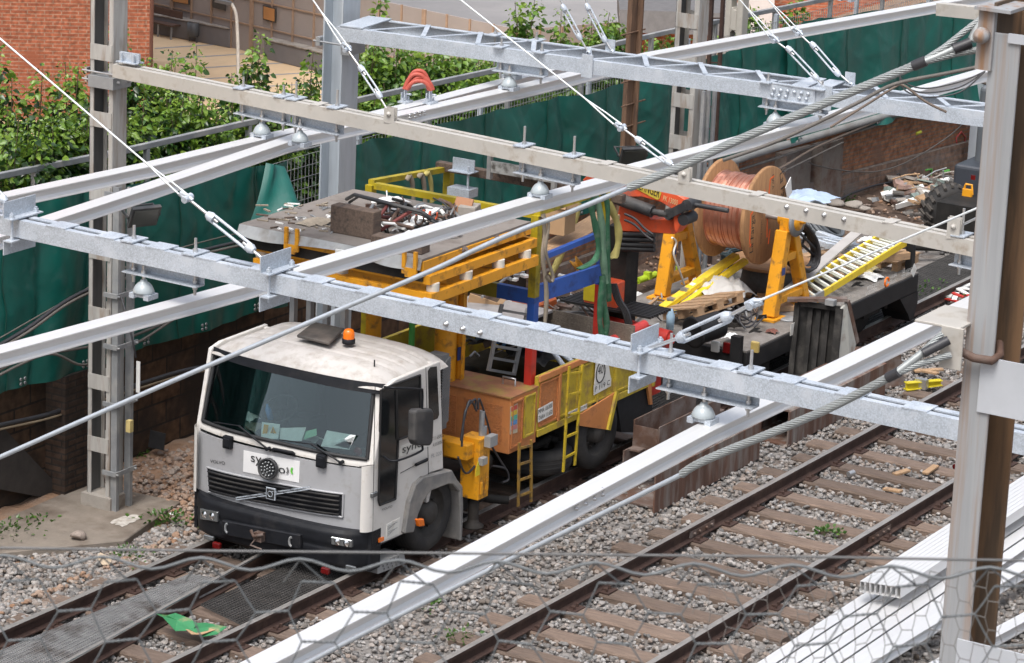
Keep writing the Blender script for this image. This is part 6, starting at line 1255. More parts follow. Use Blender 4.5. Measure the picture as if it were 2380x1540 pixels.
# cable reel and stands
RA=V((36.48,0,1.92)); RY0,RY1,RR=18.07,18.68,.645
RL=thing('cable_reel','big wooden cable reel wound with bare copper wire on yellow stands','cable reel',(36.48,18.3,1.29))
reelw=mat('reel_wood',(.34,.18,.08),.75,0,.25,5,stretch=(7,1,1.2),dirt=(.27,.14,.065),damt=.45,dscale=3,bump=.25)
for ya,yb_ in ((RY0-.06,RY0),(RY1,RY1+.06)): m=MB(); m.lathe([(.0,0),(RR-.012,0),(RR,.012),(RR,.048),(RR-.012,.06),(0,.06)],(RA.x,ya,RA.z),Y_,56); m.build('flange',reelw,RL)
cop=mat('copper_wire',(.62,.29,.2),.3,.85,.15,14,dirt=(.78,.46,.36),damt=.25,dscale=3); m=MB(); pr=[]; n=46; Lr=RY1-RY0  # pale pink patches put the winding's highlight into the colour, not dirt
for i in range(n): y=Lr*i/n; rr=.475+(.014 if (i//9)%2 else 0)+(.006 if i%5==0 else 0)-.02*(1 if i<3 else 0); pr+=[(rr-.009,y),(rr+.004,y+Lr/n*.3),(rr+.004,y+Lr/n*.7),(rr-.006,y+Lr/n*.999)]
m.lathe(pr,(RA.x,RY0,RA.z),Y_,64); m.build('copper_winding',cop,RL)
oink=mat('orange_spray',(.75,.13,.03),.7)
def rtext(s,r_,a,w,h,mt):   # text running vertically on the near flange
    p=V((RA.x+r_[0],RY0-.0605,RA.z+r_[1])); ux=V((math.cos(a),0,math.sin(a))); uy=V((-math.sin(a),0,math.cos(a))); text(s,p,ux,uy,w,h,mt,'reel_lettering',RL,.001)
rtext('La Farga',(-.3,-.42),rad(92),.5,.13,ink); rtext('La Fa',(.30,.5),rad(-75),.36,.12,ink); rtext('strong copper wire',(-.1,-.36),rad(92),.46,.04,ink); rtext('MW A',(.08,.52),rad(-80),.2,.05,ink)
m=MB()
for (x0,z0,x1,z1) in ((-.44,-.3,-.46,.1),(-.46,.1,-.4,.12),(-.43,-.34,-.4,-.3),(.05,-.3,.02,0),(0,-.05,.1,-.02),(.02,.2,.04,.48),(.04,.48,.14,.5),(-.08,.15,-.1,.36),(.1,-.4,.12,-.2)): m.beam((RA.x+x0,RY0-.062,RA.z+z0),(RA.x+x1,RY0-.062,RA.z+z1),.004,.022,X_)
m.build('orange_spray_marks',oink,RL)
m=MB(); m.lathe([(.05,0),(.06,-.02),(.05,-.04),(.02,-.04)],(RA.x-.26,RY0-.06,RA.z+.16),Y_,14); m.build('bolt_hole',steel,RL)
P=[V((RA.x+x,RY0-.1,RA.z+z)) for x,z in ((.42,.3),(.56,.42),(.62,.2),(.5,.14))]; m=MB(); m.prism(P,(0,.01,0)); m.build('paper_tag',white,RL)
def stand(y,label,near=True):
    t=thing('reel_stand',label,'reel stand',(RA.x,y,WZ),'yellow A frame stands carrying the cable reel'); zt=RA.z-.14
    if near: q=((1790,742),(1852,704)); 
    else: q=((1532,700),(1602,655))
    xa=at_z(*q[0],WZ).x+.02; xb=at_z(*q[1],WZ).x; 
    m=MB(); m.beam((xa,y,WZ+.03),(RA.x-.06,y,zt),.17,.16,X_); m.build('leg',yel,t,bevel=.012); m=MB(); m.beam((xb,y,WZ+.03),(RA.x+.12,y,zt+.05),.15,.14,X_); m.build('leg',yel,t,bevel=.012)
    for f in (.2,.68): z=WZ+f*(zt-WZ); m=MB(); m.beam((xa+(RA.x-.06-xa)*f+.08,y,z),(xb+(RA.x+.1-xb)*f-.06,y,z),.13,.1); m.build('cross_bar',yel,t,bevel=.006)
    for x in (xa,xb): m=MB(); m.bb((x-.17,y-.14,WZ+.003),(x+.17,y+.14,WZ+.03)); m.build('foot_plate',yel,t)
    m=MB(); m.box((RA.x+.03,y,RA.z-.06),(.2,.14,.2)); m.cyl((RA.x+.02,y-.1,RA.z),(RA.x+.02,y+.1,RA.z),.09,14); m.build('bearing_block',yel,t,bevel=.015)
    s=-1 if near else 1; m=MB(); m.lathe([(.21,0),(.22,.02),(.21,.04)],(RA.x+.03,y+s*.16,RA.z-.0),Y_,28); m.lathe([(0,-.0),(.205,.005),(.205,.035),(0,.04)],(RA.x+.03,y+s*.16,RA.z),Y_,28); m.build('brake_disc',galvd,t)
    m=MB(); m.lathe([(0,-.03),(.06,-.03),(.13,-.01),(.13,.045),(.05,.07),(0,.07)],(RA.x+.03,y+s*.165,RA.z),Y_,24); m.cyl((RA.x+.03,y+s*.25,RA.z),(RA.x+.03,y+s*.16,RA.z),.035,10); m.build('hub',yel,t)
    if near: p=V((xa+(RA.x-.06-xa)*.55,y-.087,WZ+.55*(zt-WZ))); m=MB(); m.box(p,(.09,.004,.1)); m.build('blue_label',MATS['blue_plate'],t)
    return t
stand(17.72,'near yellow A frame reel stand with a blue label'); stand(19.32,'far yellow A frame reel stand with a white rope'); m=MB(); m.cyl((RA.x,17.6,RA.z),(RA.x,19.4,RA.z),.035,12); m.build('spindle',steel,RL)
cable([at_y(x,y,19.2) for x,y in ((1562,552),(1572,562),(1566,590),(1580,630),(1590,660))],.014,white,'white rope hanging from the far reel stand','rope','rope')
# lower reel, coils, bag, pallets, ladders
t=thing('small_cable_reel','flat wooden reel lying on its side wound with dark cable under the big reel','cable reel',(37.5,18.4,WZ)); c=V((37.5,18.4,0))
m=MB(); m.lathe([(0,1.06),(.56,1.06),(.57,1.05),(.57,1.02),(0,1.02)],c,Z_,44); m.build('flange',reelw,t); m=MB(); m.lathe([(0,WZ),(.57,WZ),(.57,WZ+.04),(0,WZ+.04)],c,Z_,44); m.build('flange',reelw,t); m=MB(); m.lathe([(.36,WZ+.04),(.4,.75),(.38,.9),(.36,1.02)],c,Z_,36); m.build('cable_winding',mat('dark_grey_cable',(.06,.062,.065),.6,0,.3,20),t)
def coil(c,r_,h,n,rw,ax,mt,label,grp=None,nm='cable_coil',sq=1,jit=.15):
    c=V(c);ax=V(ax).normalized();a=ax.orthogonal().normalized();b=ax.cross(a);R=random.Random(int(c.x*977)); m=MB(); pts=[]
    for k in range(n):
        o=R.uniform(-jit,jit)*r_; rr=r_*(1+R.uniform(-jit,jit)*.6); hh=h*(k/n-.5); th=R.uniform(0,6)
        for i in range(20): q=th+2*math.pi*i/19.; pts.append(c+a*(math.cos(q)*rr+o)+b*(math.sin(q)*rr*sq)+ax*(hh+h/n*i/20))
    m.tube(pts,rw,5); return tag(m.build(nm,mt),label,'cable coil',grp)
coil((37.95,18.9,.95),.42,.2,11,.018,(0,.15,1),mat('teal_black_cable',(.03,.045,.05),.5),'dark teal cable coiled around the flat reel')
coil(at_y(1912,522,18.9),.34,.22,20,.02,(.1,-.75,1),mat('slate_cable',(.09,.1,.11),.5,0,.2,8),'large coil of slate grey cable lying on metal profiles',sq=.8,jit=.1)
coil(at_y(1857,570,17.9),.24,.16,16,.02,(.25,1,.0),cableb,'black cable coil hung on the rear leg of the near reel stand',sq=1.9,jit=.07)
coil(at_z(1868,628,.8),.28,.08,5,.012,(0,.1,1),galv,'bright steel wire loop lying on the planks behind the stand')
rag(1668,694,WZ+.08,.4,'large white crumpled woven sack beside the far reel stand',mat('white_sack',(.5,.49,.47),.6,0,.06,8,bump=.3,bscale=12),'sack','sack',31,.95)
rag(2020,645,WZ+.01,.16,'crumpled white plastic scrap by the yellow ladder',white,'plastic_scrap','scrap',33,.5); rag(2005,628,WZ+.02,.2,'translucent yellow plastic bag by the ladder',mat('yellow_bag',(.5,.42,.2),.4),'plastic_bag','bag',34,.7)
def pallet(c,rot,label,L=1.1,w=.8,par=None):
    R=rot if isinstance(rot,Matrix) else Matrix.Rotation(rot[2],3,'Z'); c=V(c); t=thing('pallet',label,'pallet',c)
    m=MB()
    for k in range(5): m.box(c+R@V(((k-2)*L/4.3,0,.13)),(L/6,w,.02),R)
    m.build('top_boards',woodx,t); m=MB()
    for j in (-1,0,1): m.box(c+R@V((0,j*(w/2-.05),.108)),(L,.09,.02),R); m.box(c+R@V((0,j*(w/2-.05),.01)),(L,.09,.02),R)
    m.build('bearers',woodx,t)
    for i in (-1,0,1):
        for j in (-1,0,1): m=MB(); m.box(c+R@V((i*(L/2-.07),j*(w/2-.05),.06)),(.13,.088,.078),R); m.build('block',woodx,t)
    return t
pux=(at_z(1712,690,.78)-at_z(1560,742,.72)).normalized(); puy=(fw-pux*fw.dot(pux)+Z_*.13); puy=(puy-pux*puy.dot(pux)).normalized(); puz=pux.cross(puy)
if puz.z<0: puz=-puz
pallet(at_z(1636,722,.78),Matrix((pux,puy,puz)).transposed(),'wooden pallet tilted on clutter at the near end of the wagon',.95,.6); pallet(at_z(2065,612,WZ+.0),(0,0,.0),'small wooden pallet at the far end of the wagon deck',.7,.6)
def blk(a,b,w,h,label,mt=woodx,cat='timber',nm='timber_piece'): m=MB(); m.beam(a,b,w,h); return tag(m.build(nm,mt,bevel=.004),label,cat)
blk(at_z(1775,716,WZ+.04),at_z(1842,712,WZ+.04),.2,.07,'short timber block beneath the near reel stand'); blk(at_z(2040,600,.9),at_z(2110,592,.9),.12,.1,'timber bar resting on the far pallet'); blk(at_z(1470,742,.72),at_z(1530,690,.72),.04,.03,'thin wooden lath lying across the wagon end')
for k in range(5): blk(at_z(1800+k*6,606+k*10,.75),at_z(1985+k*4,575+k*14,.75),.16,.035,('first','second','third','fourth','fifth')[k]+' pale board of the loose stack behind the ladder, counted from the reel',woodx,'board','board')
for k in range(6): blk(at_z(1858+k*12,545+k*5,.95),at_z(1960+k*14,572+k*8-(k%3)*14,.88),.05,.08,('first','second','third','fourth','fifth','sixth')[k]+' grey metal profile of the heap below the cable coil, counted from the left',galv,'profile','metal_profile')
blk(at_z(1900,540,.95),at_z(2000,575,.86),.1,.06,'wide galvanised channel under the slate cable coil',galv,'profile','metal_profile')
m=MB(); P=[at_z(x,y,z) for x,y,z in ((1806,682,.8),(1984,532,1.1),(2006,538,1.1),(1830,690,.8))]; m.prism(P,(0,0,-.03)); tag(m.build('grey_board',mat('pale_grey_board',(.38,.36,.34),.7,0,.12,3)),'long pale grey board leaning beside the yellow ladder','board')
fib=mat('ladder_fibreglass',(.72,.52,.03),.45,0,.1,4,dirt=(.45,.32,.05),damt=.25,dscale=8); rungm=mat('ladder_rung',(.72,.74,.66),.45,.0,.08,5)
t=thing('yellow_ladder','long yellow fibreglass double ladder with pale rungs lying on the wagon','ladder',at_z(1990,630,.8))
lz0,lz1=.74,1.06; n0,n1=at_z(*k5(1395,602),lz0),at_z(*k5(2185,112),lz1); f0,f1=at_z(*k5(1262,500),lz0),at_z(*k5(1978,58),lz1)
for a,b in ((n0,n1),(f0,f1)): m=MB(); m.beam(a,b,.035,.1); m.build('rail',fib,t,bevel=.005)
a=n0-(n1-n0).normalized()*.02; m=MB(); m.beam(a,a+(n1-n0).normalized()*.34,.04,.105); m.build('rail_shoe',steel,t)
for k in range(13):
    s=(k+.45)/13.2; m=MB(); m.cyl(f0.lerp(f1,s)+Z_*.045,n0.lerp(n1,s)+Z_*.045,.021,8); m.build('rung',rungm,t); s=min(1,s+.03); m=MB(); m.cyl(f0.lerp(f1,s)-Z_*.03,n0.lerp(n1,s)-Z_*.03,.019,8); m.build('rung',rungm,t)
t=thing('folded_ladder','folded yellow fibreglass ladder slanting under the big reel','ladder',at_z(1540,718,WZ)); a,b=at_z(1540,716,WZ+.06),at_z(1712,593,1.25)
for k,(o,w) in enumerate(((V((0,0,0)),.13),(V((.03,-.13,-.05)),.09))): m=MB(); m.beam(a+o,b+o,w,.07); m.build('rail',fib,t,bevel=.006)
for s in (.12,.3): m=MB(); m.box(a.lerp(b,s)+Z_*.04,(.1,.1,.03)); m.build('hinge',steel,t)
m=MB(); m.beam(a.lerp(b,.38)+Z_*.038,a.lerp(b,.42)+Z_*.038,.08,.004); m.build('white_label',white,t)
for k in range(46):
    x=random.uniform(1490,1800); y=760-(x-1490)*.16+random.uniform(-55,30); p=at_z(x,y,WZ); a=random.uniform(0,3.1); L=random.uniform(.05,.3); m=MB(); d=V((math.cos(a)*L,math.sin(a)*L,random.uniform(0,.1))); p.z+=.03; m.tube([p,p+d*.5+Z_*random.uniform(0,.04),p+d],random.uniform(.008,.022),5)
    tag(m.build('scrap_bit',random.choice([chass,blackp,galvd,woodd,chass,rust])),'small dark scrap of metal or wood strewn on the wagon deck','scrap','scrap strewn on the wagon deck')
for k in range(5):
    p=at_z(1690+k*14,735+k*5,.72); cable([p+V((math.cos(q)*.2,math.sin(q)*.14,.06*math.sin(q*2+k)+.05)) for q in [i*.7+k for i in range(9)]],.012,cableb,'loose black hose loops on the wagon by the near stand foot',grp='loose hoses on the wagon')
for x,y,r_,lab in ((1795,772,.05,'rusty red chain lump by the near reel stand foot'),): rag(x,y,WZ+.01,.07,lab,mat('rusty_chain',(.14,.05,.035),.8),'chain_lump','chain',41,.8)
m=MB(); p=at_z(1832,742,WZ); m.lathe([(0,.03),(.1,.028),(.14,.01),(.13,0)],p,Z_,20); tag(m.build('tin_lid',galvd),'round grey tin lid on the wagon deck','lid')
m=MB(); p=at_z(1868,700,WZ); m.lathe([(0,0),(.045,0),(.045,.16),(.02,.2),(.02,.23),(0,.23)],p,V((.2,-.6,.4)),12); tag(m.build('water_bottle',mat('pale_bottle',(.45,.55,.62),.15)),'clear plastic bottle lying at the ladder foot','bottle')
m=MB(); p=at_z(1557,765,.7); m.lathe([(0,0),(.05,0),(.055,.18),(.03,.24),(.02,.27),(0,.27)],p,Z_,12); tag(m.build('spray_bottle',mat('pale_blue_bottle',(.35,.5,.62),.3)),'pale blue bottle standing by the yellow flag plate','bottle')
rag(1700,785,WZ+.06,.1,'crumpled white paper at the wagon edge',white,'crumpled_paper','paper',45,.7)
for x,y,lab in ((1505,652,'lime yellow earthing clamp on the ground left of the far stand'),(1575,640,'second lime yellow clamp behind the far stand leg')):
    p=at_z(x,y,.0); lime=mat('lime_paint',(.45,.6,.03),.5); m=MB(); m.cyl(p+V((-.2,.05,.03)),p+V((.2,-.02,.06)),.05,10); m.box(p+V((0,0,.08)),(.08,.1,.1)); m.cyl(p+V((-.22,.05,.03)),p+V((-.3,.06,.03)),.02,8); tag(m.build('earthing_clamp',lime),lab,'clamp')
#@@PART6
# ================= steel troughs, girders beside the track =================
def plate(m,a,b,h,th,u=Z_,mi=0): m.beam(V(a)+u*h/2,V(b)+u*h/2,th,h,u,mi)
rustg=mat('streaked_rust_plate',(.12,.062,.042),.8,.1,.4,2,stretch=(3,3,.5),dirt=(.24,.22,.2),damt=.55,dscale=1.6,bump=.2)
t=thing('steel_girder','long rust streaked steel box girder lying on ballast beside the truck track','girder',(31.9,16.6,-.2))
m=MB(); plate(m,(30.6,16.29,-.2),(33.2,16.29,-.2),.46,.02); m.build('side_plate',rustg,t)
m=MB(); plate(m,(31.0,16.93,-.2),(33.2,16.93,-.2),.52,.02); m.bb((30.75,16.3,-.2),(33.2,16.92,-.18)); m.bb((31.1,16.78,.3),(33.2,16.92,.32)); m.build('inner_plates',rust,t)
t=thing('steel_trough','open topped rusty steel trough resting on the box girder','trough',(31.6,16.9,.3)); m=MB()
a,b=31.25,32.75; plate(m,(a,16.62,.27),(b,16.62,.27),.33,.015); plate(m,(a,16.95,.27),(b,16.95,.27),.36,.015); m.bb((a,16.63,.26),(b,16.94,.272)); plate(m,(a,16.63,.27),(a,16.94,.27),.3,.012); m.build('trough_body',rust,t)
t=thing('steel_girder','second rusty box girder farther on, open end facing the camera','girder',(35,16.5,-.2))
m=MB(); plate(m,(33.84,16.23,-.2),(36.6,16.23,-.2),.44,.02); plate(m,(33.95,16.8,-.2),(36.6,16.8,-.2),.46,.02); m.bb((33.9,16.24,.22),(36.6,16.79,.24)); m.bb((33.84,16.24,-.2),(36.6,16.79,-.18)); m.build('girder_body',rustg,t)
p=at_z(2045,905,-.2); m=MB(); m.prism([p+V((-.5,.1,0)),p+V((.45,-.15,0)),p+V((.35,-.1,.42)),p+V((-.1,.1,.5)),p+V((-.45,.2,.35))],(.1,.35,0)); tag(m.build('bent_plate',rust),'dark bent rusty plate leaning at the far end of the girders','plate')
m=MB(); m.beam(p+V((-.75,.25,.25)),p+V((-.3,.15,.12)),.4,.02); tag(m.build('pale_plate',galvd),'pale grey steel sheet propped on the girder end','plate')
# standing ribbed trough
def near(x,y,z,k=.978): q=at_z(x,y,z); return O+(q-O)*k
BL,BR=near(1838,874,-.2),near(1935,888,-.2); lean=V((.16,.05,.93)); TL,TR_=BL+lean,BR+lean*1.0; d=(BR-BL); nrm=d.cross(Z_).normalized()
if nrm.x>0: nrm=-nrm
t=thing('ribbed_trough','black ribbed steel trough standing on end in front of the wagon','trough',(BL+BR)/2); dkm=mat('sooty_steel',(.02,.019,.018),.7,.1,.4,6,dirt=(.065,.06,.055),damt=.4,dscale=5,spec=.3)
m=MB(); m.beam(BL,TL,.07,.05,nrm); m.beam(BR,TR_,.09,.05,nrm); m.beam(TL,TR_,.06,.05,nrm); m.beam(BL,BR,.06,.05,nrm)
for s in (.3,.5,.7): m.beam(BL.lerp(BR,s)-nrm*.06,TL.lerp(TR_,s)-nrm*.06,.06,.05,nrm)
m.prism([BL-nrm*.1,BR-nrm*.1,TR_-nrm*.1,TL-nrm*.1],-nrm*.02); m.build('ribbed_front',dkm,t)
m=MB(); a=BR-nrm*.02; m.prism([a+V((0,0,0)),a+V((.3,-.05,.15)),a+V((.5,-.03,.42)),a+V((.24,.02,1.0)),a+lean],(-.0,-.03,0)); m.build('pale_side',mat('chipped_pale_paint',(.36,.36,.33),.7,0,.1,4,dirt=(.2,.16,.13),damt=.35,dscale=4),t)
m=MB(); m.beam(a+V((.52,-.05,.42)),a+V((.25,0,1.02)),.05,.06); m.beam(TL+V((-.1,.1,.05)),a+V((.25,0,1.04)),.12,.04); m.build('rusty_rim',rust,t)
m=MB(); m.box(TR_+V((-.06,.1,.08)),(.1,.12,.07)); m.build('top_fitting',galvd,t)
# ================= aluminium bars stacked lower right =================
WB=[(-.072,0),(.072,0),(.072,-.012),(.03,-.02),(.03,-.1),(.06,-.11),(.06,-.122),(-.06,-.122),(-.06,-.11),(-.03,-.1),(-.03,-.02),(-.072,-.012)]
alw=mat('new_aluminium',(.7,.7,.7),.4,.4,.04,3,stretch=(.4,6,6))
def lbar(x0,y0,x1,y1,z,label,grp='aluminium bars stacked on the ballast'): m=MB(); m.sweep(WB,[(x0,y0,z),(x1,y1,z)]); return tag(m.build('stacked_bar',alw),label,'bar',grp)
def tubebar(x0,y0,x1,y1,z,w,h,label,grp):
    d=V((x1-x0,y1-y0,0)).normalized(); s=d.cross(Z_); m=MB(); A=V((x0,y0,z));B=V((x1,y1,z)); t=.004
    m.beam(A+Z_*(h-t/2),B+Z_*(h-t/2),w,t); m.beam(A+Z_*t/2,B+Z_*t/2,w,t); m.beam(A+s*(w/2-t/2)+Z_*h/2,B+s*(w/2-t/2)+Z_*h/2,t,h-2*t); m.beam(A-s*(w/2-t/2)+Z_*h/2,B-s*(w/2-t/2)+Z_*h/2,t,h-2*t); m.beam(A+d*.25+Z_*h/2,A+d*.26+Z_*h/2,w-.01,h-.01,mi=1)
    return tag(m.build('stacked_bar',[alw,black]),label,'bar',grp)
for k in range(8): tubebar(28.82+.012*k,12.86-.0535*k,44,13.0-.0535*k,.155,.05,.12,'bright hollow aluminium bar in the upper layer of the stack at lower right','hollow bars in the upper layer of the stack')
for k in range(5): lbar(24,12.86-.17*k,43,13.0-.17*k,.03,'bright aluminium bar in the lower layer of the stack at lower right')
m=MB(); m.sweep(BAR,[at_z(1900,1600,.1),at_z(2178,1432,.1),at_z(2480,1250,.1)]); o=tag(m.build('conductor_bar',alw),'loose wide white bar with splice bolts beside the stack at lower right','conductor bar')
bolts_on(o,[(2166,1462),(2196,1443),(2226,1425),(2166,1476),(2196,1457)],at_z(2166,1440,.1).y-.07)
lbar(at_z(2120,1560,0).x,at_z(2120,1560,0).y,at_z(2420,1400,0).x,at_z(2420,1400,0).y,-.06,'short bright bar at the bottom edge beside the near mast',None)
# ================= small things along the tracks =================
def flat(pts,z,label,mt,nm,cat,lift=.05,seed=0,th=.004):
    P=[at_z(x,y,z) for x,y in pts]; c=sum(P,V())/len(P); m=MB(); R=random.Random(seed); P=[p+Z_*R.uniform(0,lift) for p in P]; c=c+Z_*lift*.4; n=len(P); m.add(P+[c]+[p-Z_*th for p in P],[(i,(i+1)%n,n) for i in range(n)]+[(i,n+1+i,n+1+(i+1)%n,(i+1)%n) for i in range(n)]); return tag(m.build(nm,mt),label,cat)
grn=mat('green_card',(.035,.21,.08),.6,0,.15,7,dirt=(.4,.27,.16),damt=.25,dscale=5)
o=flat([(360,1430),(388,1441),(408,1432),(440,1450),(458,1461),(447,1466),(408,1466),(378,1452)],-.03,'torn green and tan cardboard lying between the rails',grn,'torn_cardboard','cardboard',.1,3)
flat([(445,1452),(478,1448),(527,1462),(505,1476),(470,1480),(440,1468)],-.04,'second torn green cardboard flap with a square hole between the rails',grn,'torn_cardboard','cardboard',.07,4); flat([(430,1466),(470,1462),(500,1470),(470,1482),(445,1480)],-.045,'bare tan side of torn cardboard beneath the green flap',cardb,'torn_cardboard','cardboard',.04,5)
flat([(224,1302),(232,1292),(262,1300),(255,1314),(238,1312)],-.15,'pale tan scrap of paper on the ballast at lower left',mat('tan_paper',(.45,.36,.26),.8),'paper_scrap','paper',.05,6)
p=at_z(2142,905,-.15); tl=thing('yellow_track_tool','yellow I section track tool with white clamp on ballast','tool',p); ty=mat('tool_yellow',(.55,.45,.02),.5,0,.15,6); a=at_z(2104,905,-.14); b=at_z(2186,893,-.12); m=MB(); m.beam(a,b,.1,.012); m.beam(a+Z_*.09,b+Z_*.06,.09,.012); m.beam(a+Z_*.045,b+Z_*.03,.012,.09); m.build('bar',ty,tl); m=MB(); m.box(a.lerp(b,.45)+Z_*.05,(.09,.16,.13)); m.build('clamp',steel,tl)
for k,(x0,y0,x1,y1,c) in enumerate(((2205,690,2225,660,0),(2205,678,2262,658,0),(2222,668,2262,672,0),(2225,670,2250,684,0),(2214,680,2240,690,1),(2200,694,2225,700,1),(2235,676,2256,690,1),(2216,700,2224,680,0),(2130,756,2150,766,1),(2190,742,2240,736,1))):
    m=MB(); m.beam(at_z(x0,y0,-.12+.02*k%.1),at_z(x1,y1,-.1+.03*(k%3)),.07,.02); tag(m.build('barrier_slat',redp if c else white),('red' if c else 'white')+' slat of a broken barrier heaped beside the rail','slat','broken barrier slats')
for x0,y0,x1,y1,lab in ((2120,856,2180,868,'pair of fresh wood offcuts on ballast left of the near mast'),(2125,862,2192,858,'longer fresh wood offcut crossing the first by the near mast'),(2078,1102,2112,1092,'splintered orange wood piece between the rails by the mast'),(2150,1100,2176,1082,'smaller splintered wood piece nearest the mast'),(2055,1135,2095,1142,'flat splintered wood scrap on ballast between sleepers')): blk(at_z(x0,y0,-.15),at_z(x1,y1,-.13),.08,.03,lab)
m=MB(); p=at_z(1132,1330,-.17); m.lathe([(.03,0),(.04,.1),(.038,.1),(.028,.004),(0,.004)],p,V((.5,-.5,.6)),14); tag(m.build('white_cup',white),'white plastic cup lying on ballast beneath the white bar','cup')
for x,y,lab in ((1972,1102,'bright metal can by the left shiny rail'),(2218,1085,'small red litter by the near mast')): p=at_z(x,y,-.15); m=MB(); m.cyl(p,p+V((.08,-.03,.01)),.035,10); tag(m.build('small_can',steel if x<2000 else redl),lab,'can')
cable([at_z(x,y,-.1) for x,y in ((1190,880),(1210,930),(1230,960),(1170,990),(1120,1040))],.012,cableb,'thin black cable trailing on the ground under the bed')
cable([at_z(x,y,-.08) for x,y in ((2085,790),(2068,800),(2062,815),(2080,830),(2110,842))],.016,galvd,'curved grey pipe end by the switch rail')
cable([at_z(x,y,-.1) for x,y in ((1995,835),(2020,848),(2050,866))],.014,galvd,'straight thin grey rod by the rail near the ribbed trough')
# stones on dirt left
for k in range(46):
    x=random.uniform(400,470) if k<30 else random.uniform(300,450); y=random.uniform(1010,1100) if k<30 else random.uniform(1040,1230)
for x,y,s,lab in ((160,1120,.07,'rounded orange rock pile piece by the slab edge'),(240,1108,.08,'orange rock left of the mast foot'),(262,1090,.06,'smaller orange rock beside the mast foot'),(182,1245,.09,'dark broken brick on the slab edge')):
    o=scatter(np.array([list(at_z(x,y,-.08))]),np.array([s]),'rock',dst,.8); tag(o,lab,'rock')
m=MB(); p=at_z(365,1038,-.05); m.box(p+Z_*.08,(.02,.22,.2),Matrix.Rotation(.2,3,'Y')); tag(m.build('black_plate',black),'small black square plate standing among rubble by the wall','plate')
m=MB(); m.lathe([(.03,0),(.05,.006),(.03,.012)],at_z(606,1180,-.1) if False else at_z(403,1194,-.13),Z_,16); tag(m.build('white_ring',white),'small white ring on dirt beside the truck bumper','ring')
# weeds
def leafmesh(P,D,S,name,mats,mi=None,fold=.35,width=.75):
    """P points, D unit directions of midrib, S lengths -> one mesh of folded pointed leaves"""
    n=len(P); D=D/np.linalg.norm(D,axis=1)[:,None]; r_=rng.normal(size=(n,3)); r_[:,2]+=1.3; s=np.cross(D,r_); s/=np.linalg.norm(s,axis=1)[:,None]; nn=np.cross(s,D)
    L=S[:,None]; w=L*width*.5; v=np.stack([P,P+D*L*.33+s*w*.95+nn*w*fold,P+D*L*.72+s*w*.6+nn*w*fold*.6-nn*L*.06,P+D*L-nn*L*.18,P+D*L*.72-s*w*.6+nn*w*fold*.6-nn*L*.06,P+D*L*.33-s*w*.95+nn*w*fold,P+D*L*.5-nn*L*.02],1).reshape(-1,3)
    tri=np.array([(0,1,6),(1,2,6),(2,3,6),(3,4,6),(4,5,6),(5,0,6)]); Fc=(tri[None]+(np.arange(n)*7)[:,None,None]).reshape(-1,3)
    me=bpy.data.meshes.new(name); me.vertices.add(len(v)); me.vertices.foreach_set('co',v.ravel().astype('f')); me.loops.add(Fc.size); me.loops.foreach_set('vertex_index',Fc.ravel().astype('i')); me.polygons.add(len(Fc)); me.polygons.foreach_set('loop_start',np.arange(0,Fc.size,3,dtype='i')); me.polygons.foreach_set('loop_total',np.full(len(Fc),3,'i'))
    for q in mats: me.materials.append(q)
    if mi is not None: me.polygons.foreach_set('material_index',np.repeat(mi,6).astype('i'))
    me.polygons.foreach_set('use_smooth',np.ones(len(Fc),bool)); me.update(calc_edges=True); o=bpy.data.objects.new(name,me); COL.objects.link(o); return o
leafd=island_mat('leaf_green',[(.011,.031,.008),(.02,.055,.012),(.035,.09,.019),(.016,.043,.011),(.055,.12,.026),(.026,.07,.014)],.3,40,.22,spec=.55); leafy=island_mat('leaf_young',[(.09,.19,.022),(.15,.26,.03),(.2,.3,.04),(.11,.22,.025)],.35,40,.3,spec=.5)
leafm=island_mat('leaf_mid_green',[(.03,.08,.015),(.055,.125,.02),(.085,.17,.028),(.045,.11,.02),(.12,.22,.04)],.32,40,.28,spec=.5)
def weed(x,y,z,r_,n,label):
    c=at_z(x,y,z); a=rng.normal(size=(n,3))*[r_,r_,r_*.35]; a[:,2]=np.abs(a[:,2]); d=a+[0,0,r_*.6]+rng.normal(size=(n,3))*r_*.3; o=leafmesh(a,d,rng.uniform(.03,.06,n),'weed',[leafm]); o.location=c; tag(o,label,'weed')
for x,y,r_,n,lab in ((387,1213,.13,160,'green weed clump at the corner of the concrete slab'),(25,1240,.16,150,'green weeds at the left end of the slab'),(95,1215,.09,60,'sparse weed on the slab crack'),(1920,1240,.09,70,'small weed between sleepers of the empty track'),(985,1405,.1,60,'weed beneath the white bar at bottom'),(1065,1480,.08,40,'tiny weed in ballast at the bottom edge'),(2160,690,.2,150,'weed clump by the rail left of the near mast'),(1955,470,.14,90,'weed on the mud before the brick wall'),(300,1290,.1,60,'tiny weeds on ballast right of the slab'),(310,1060,.08,50,'weed at the mast foot behind the struts')): weed(x,y,-.17,r_,n,lab)
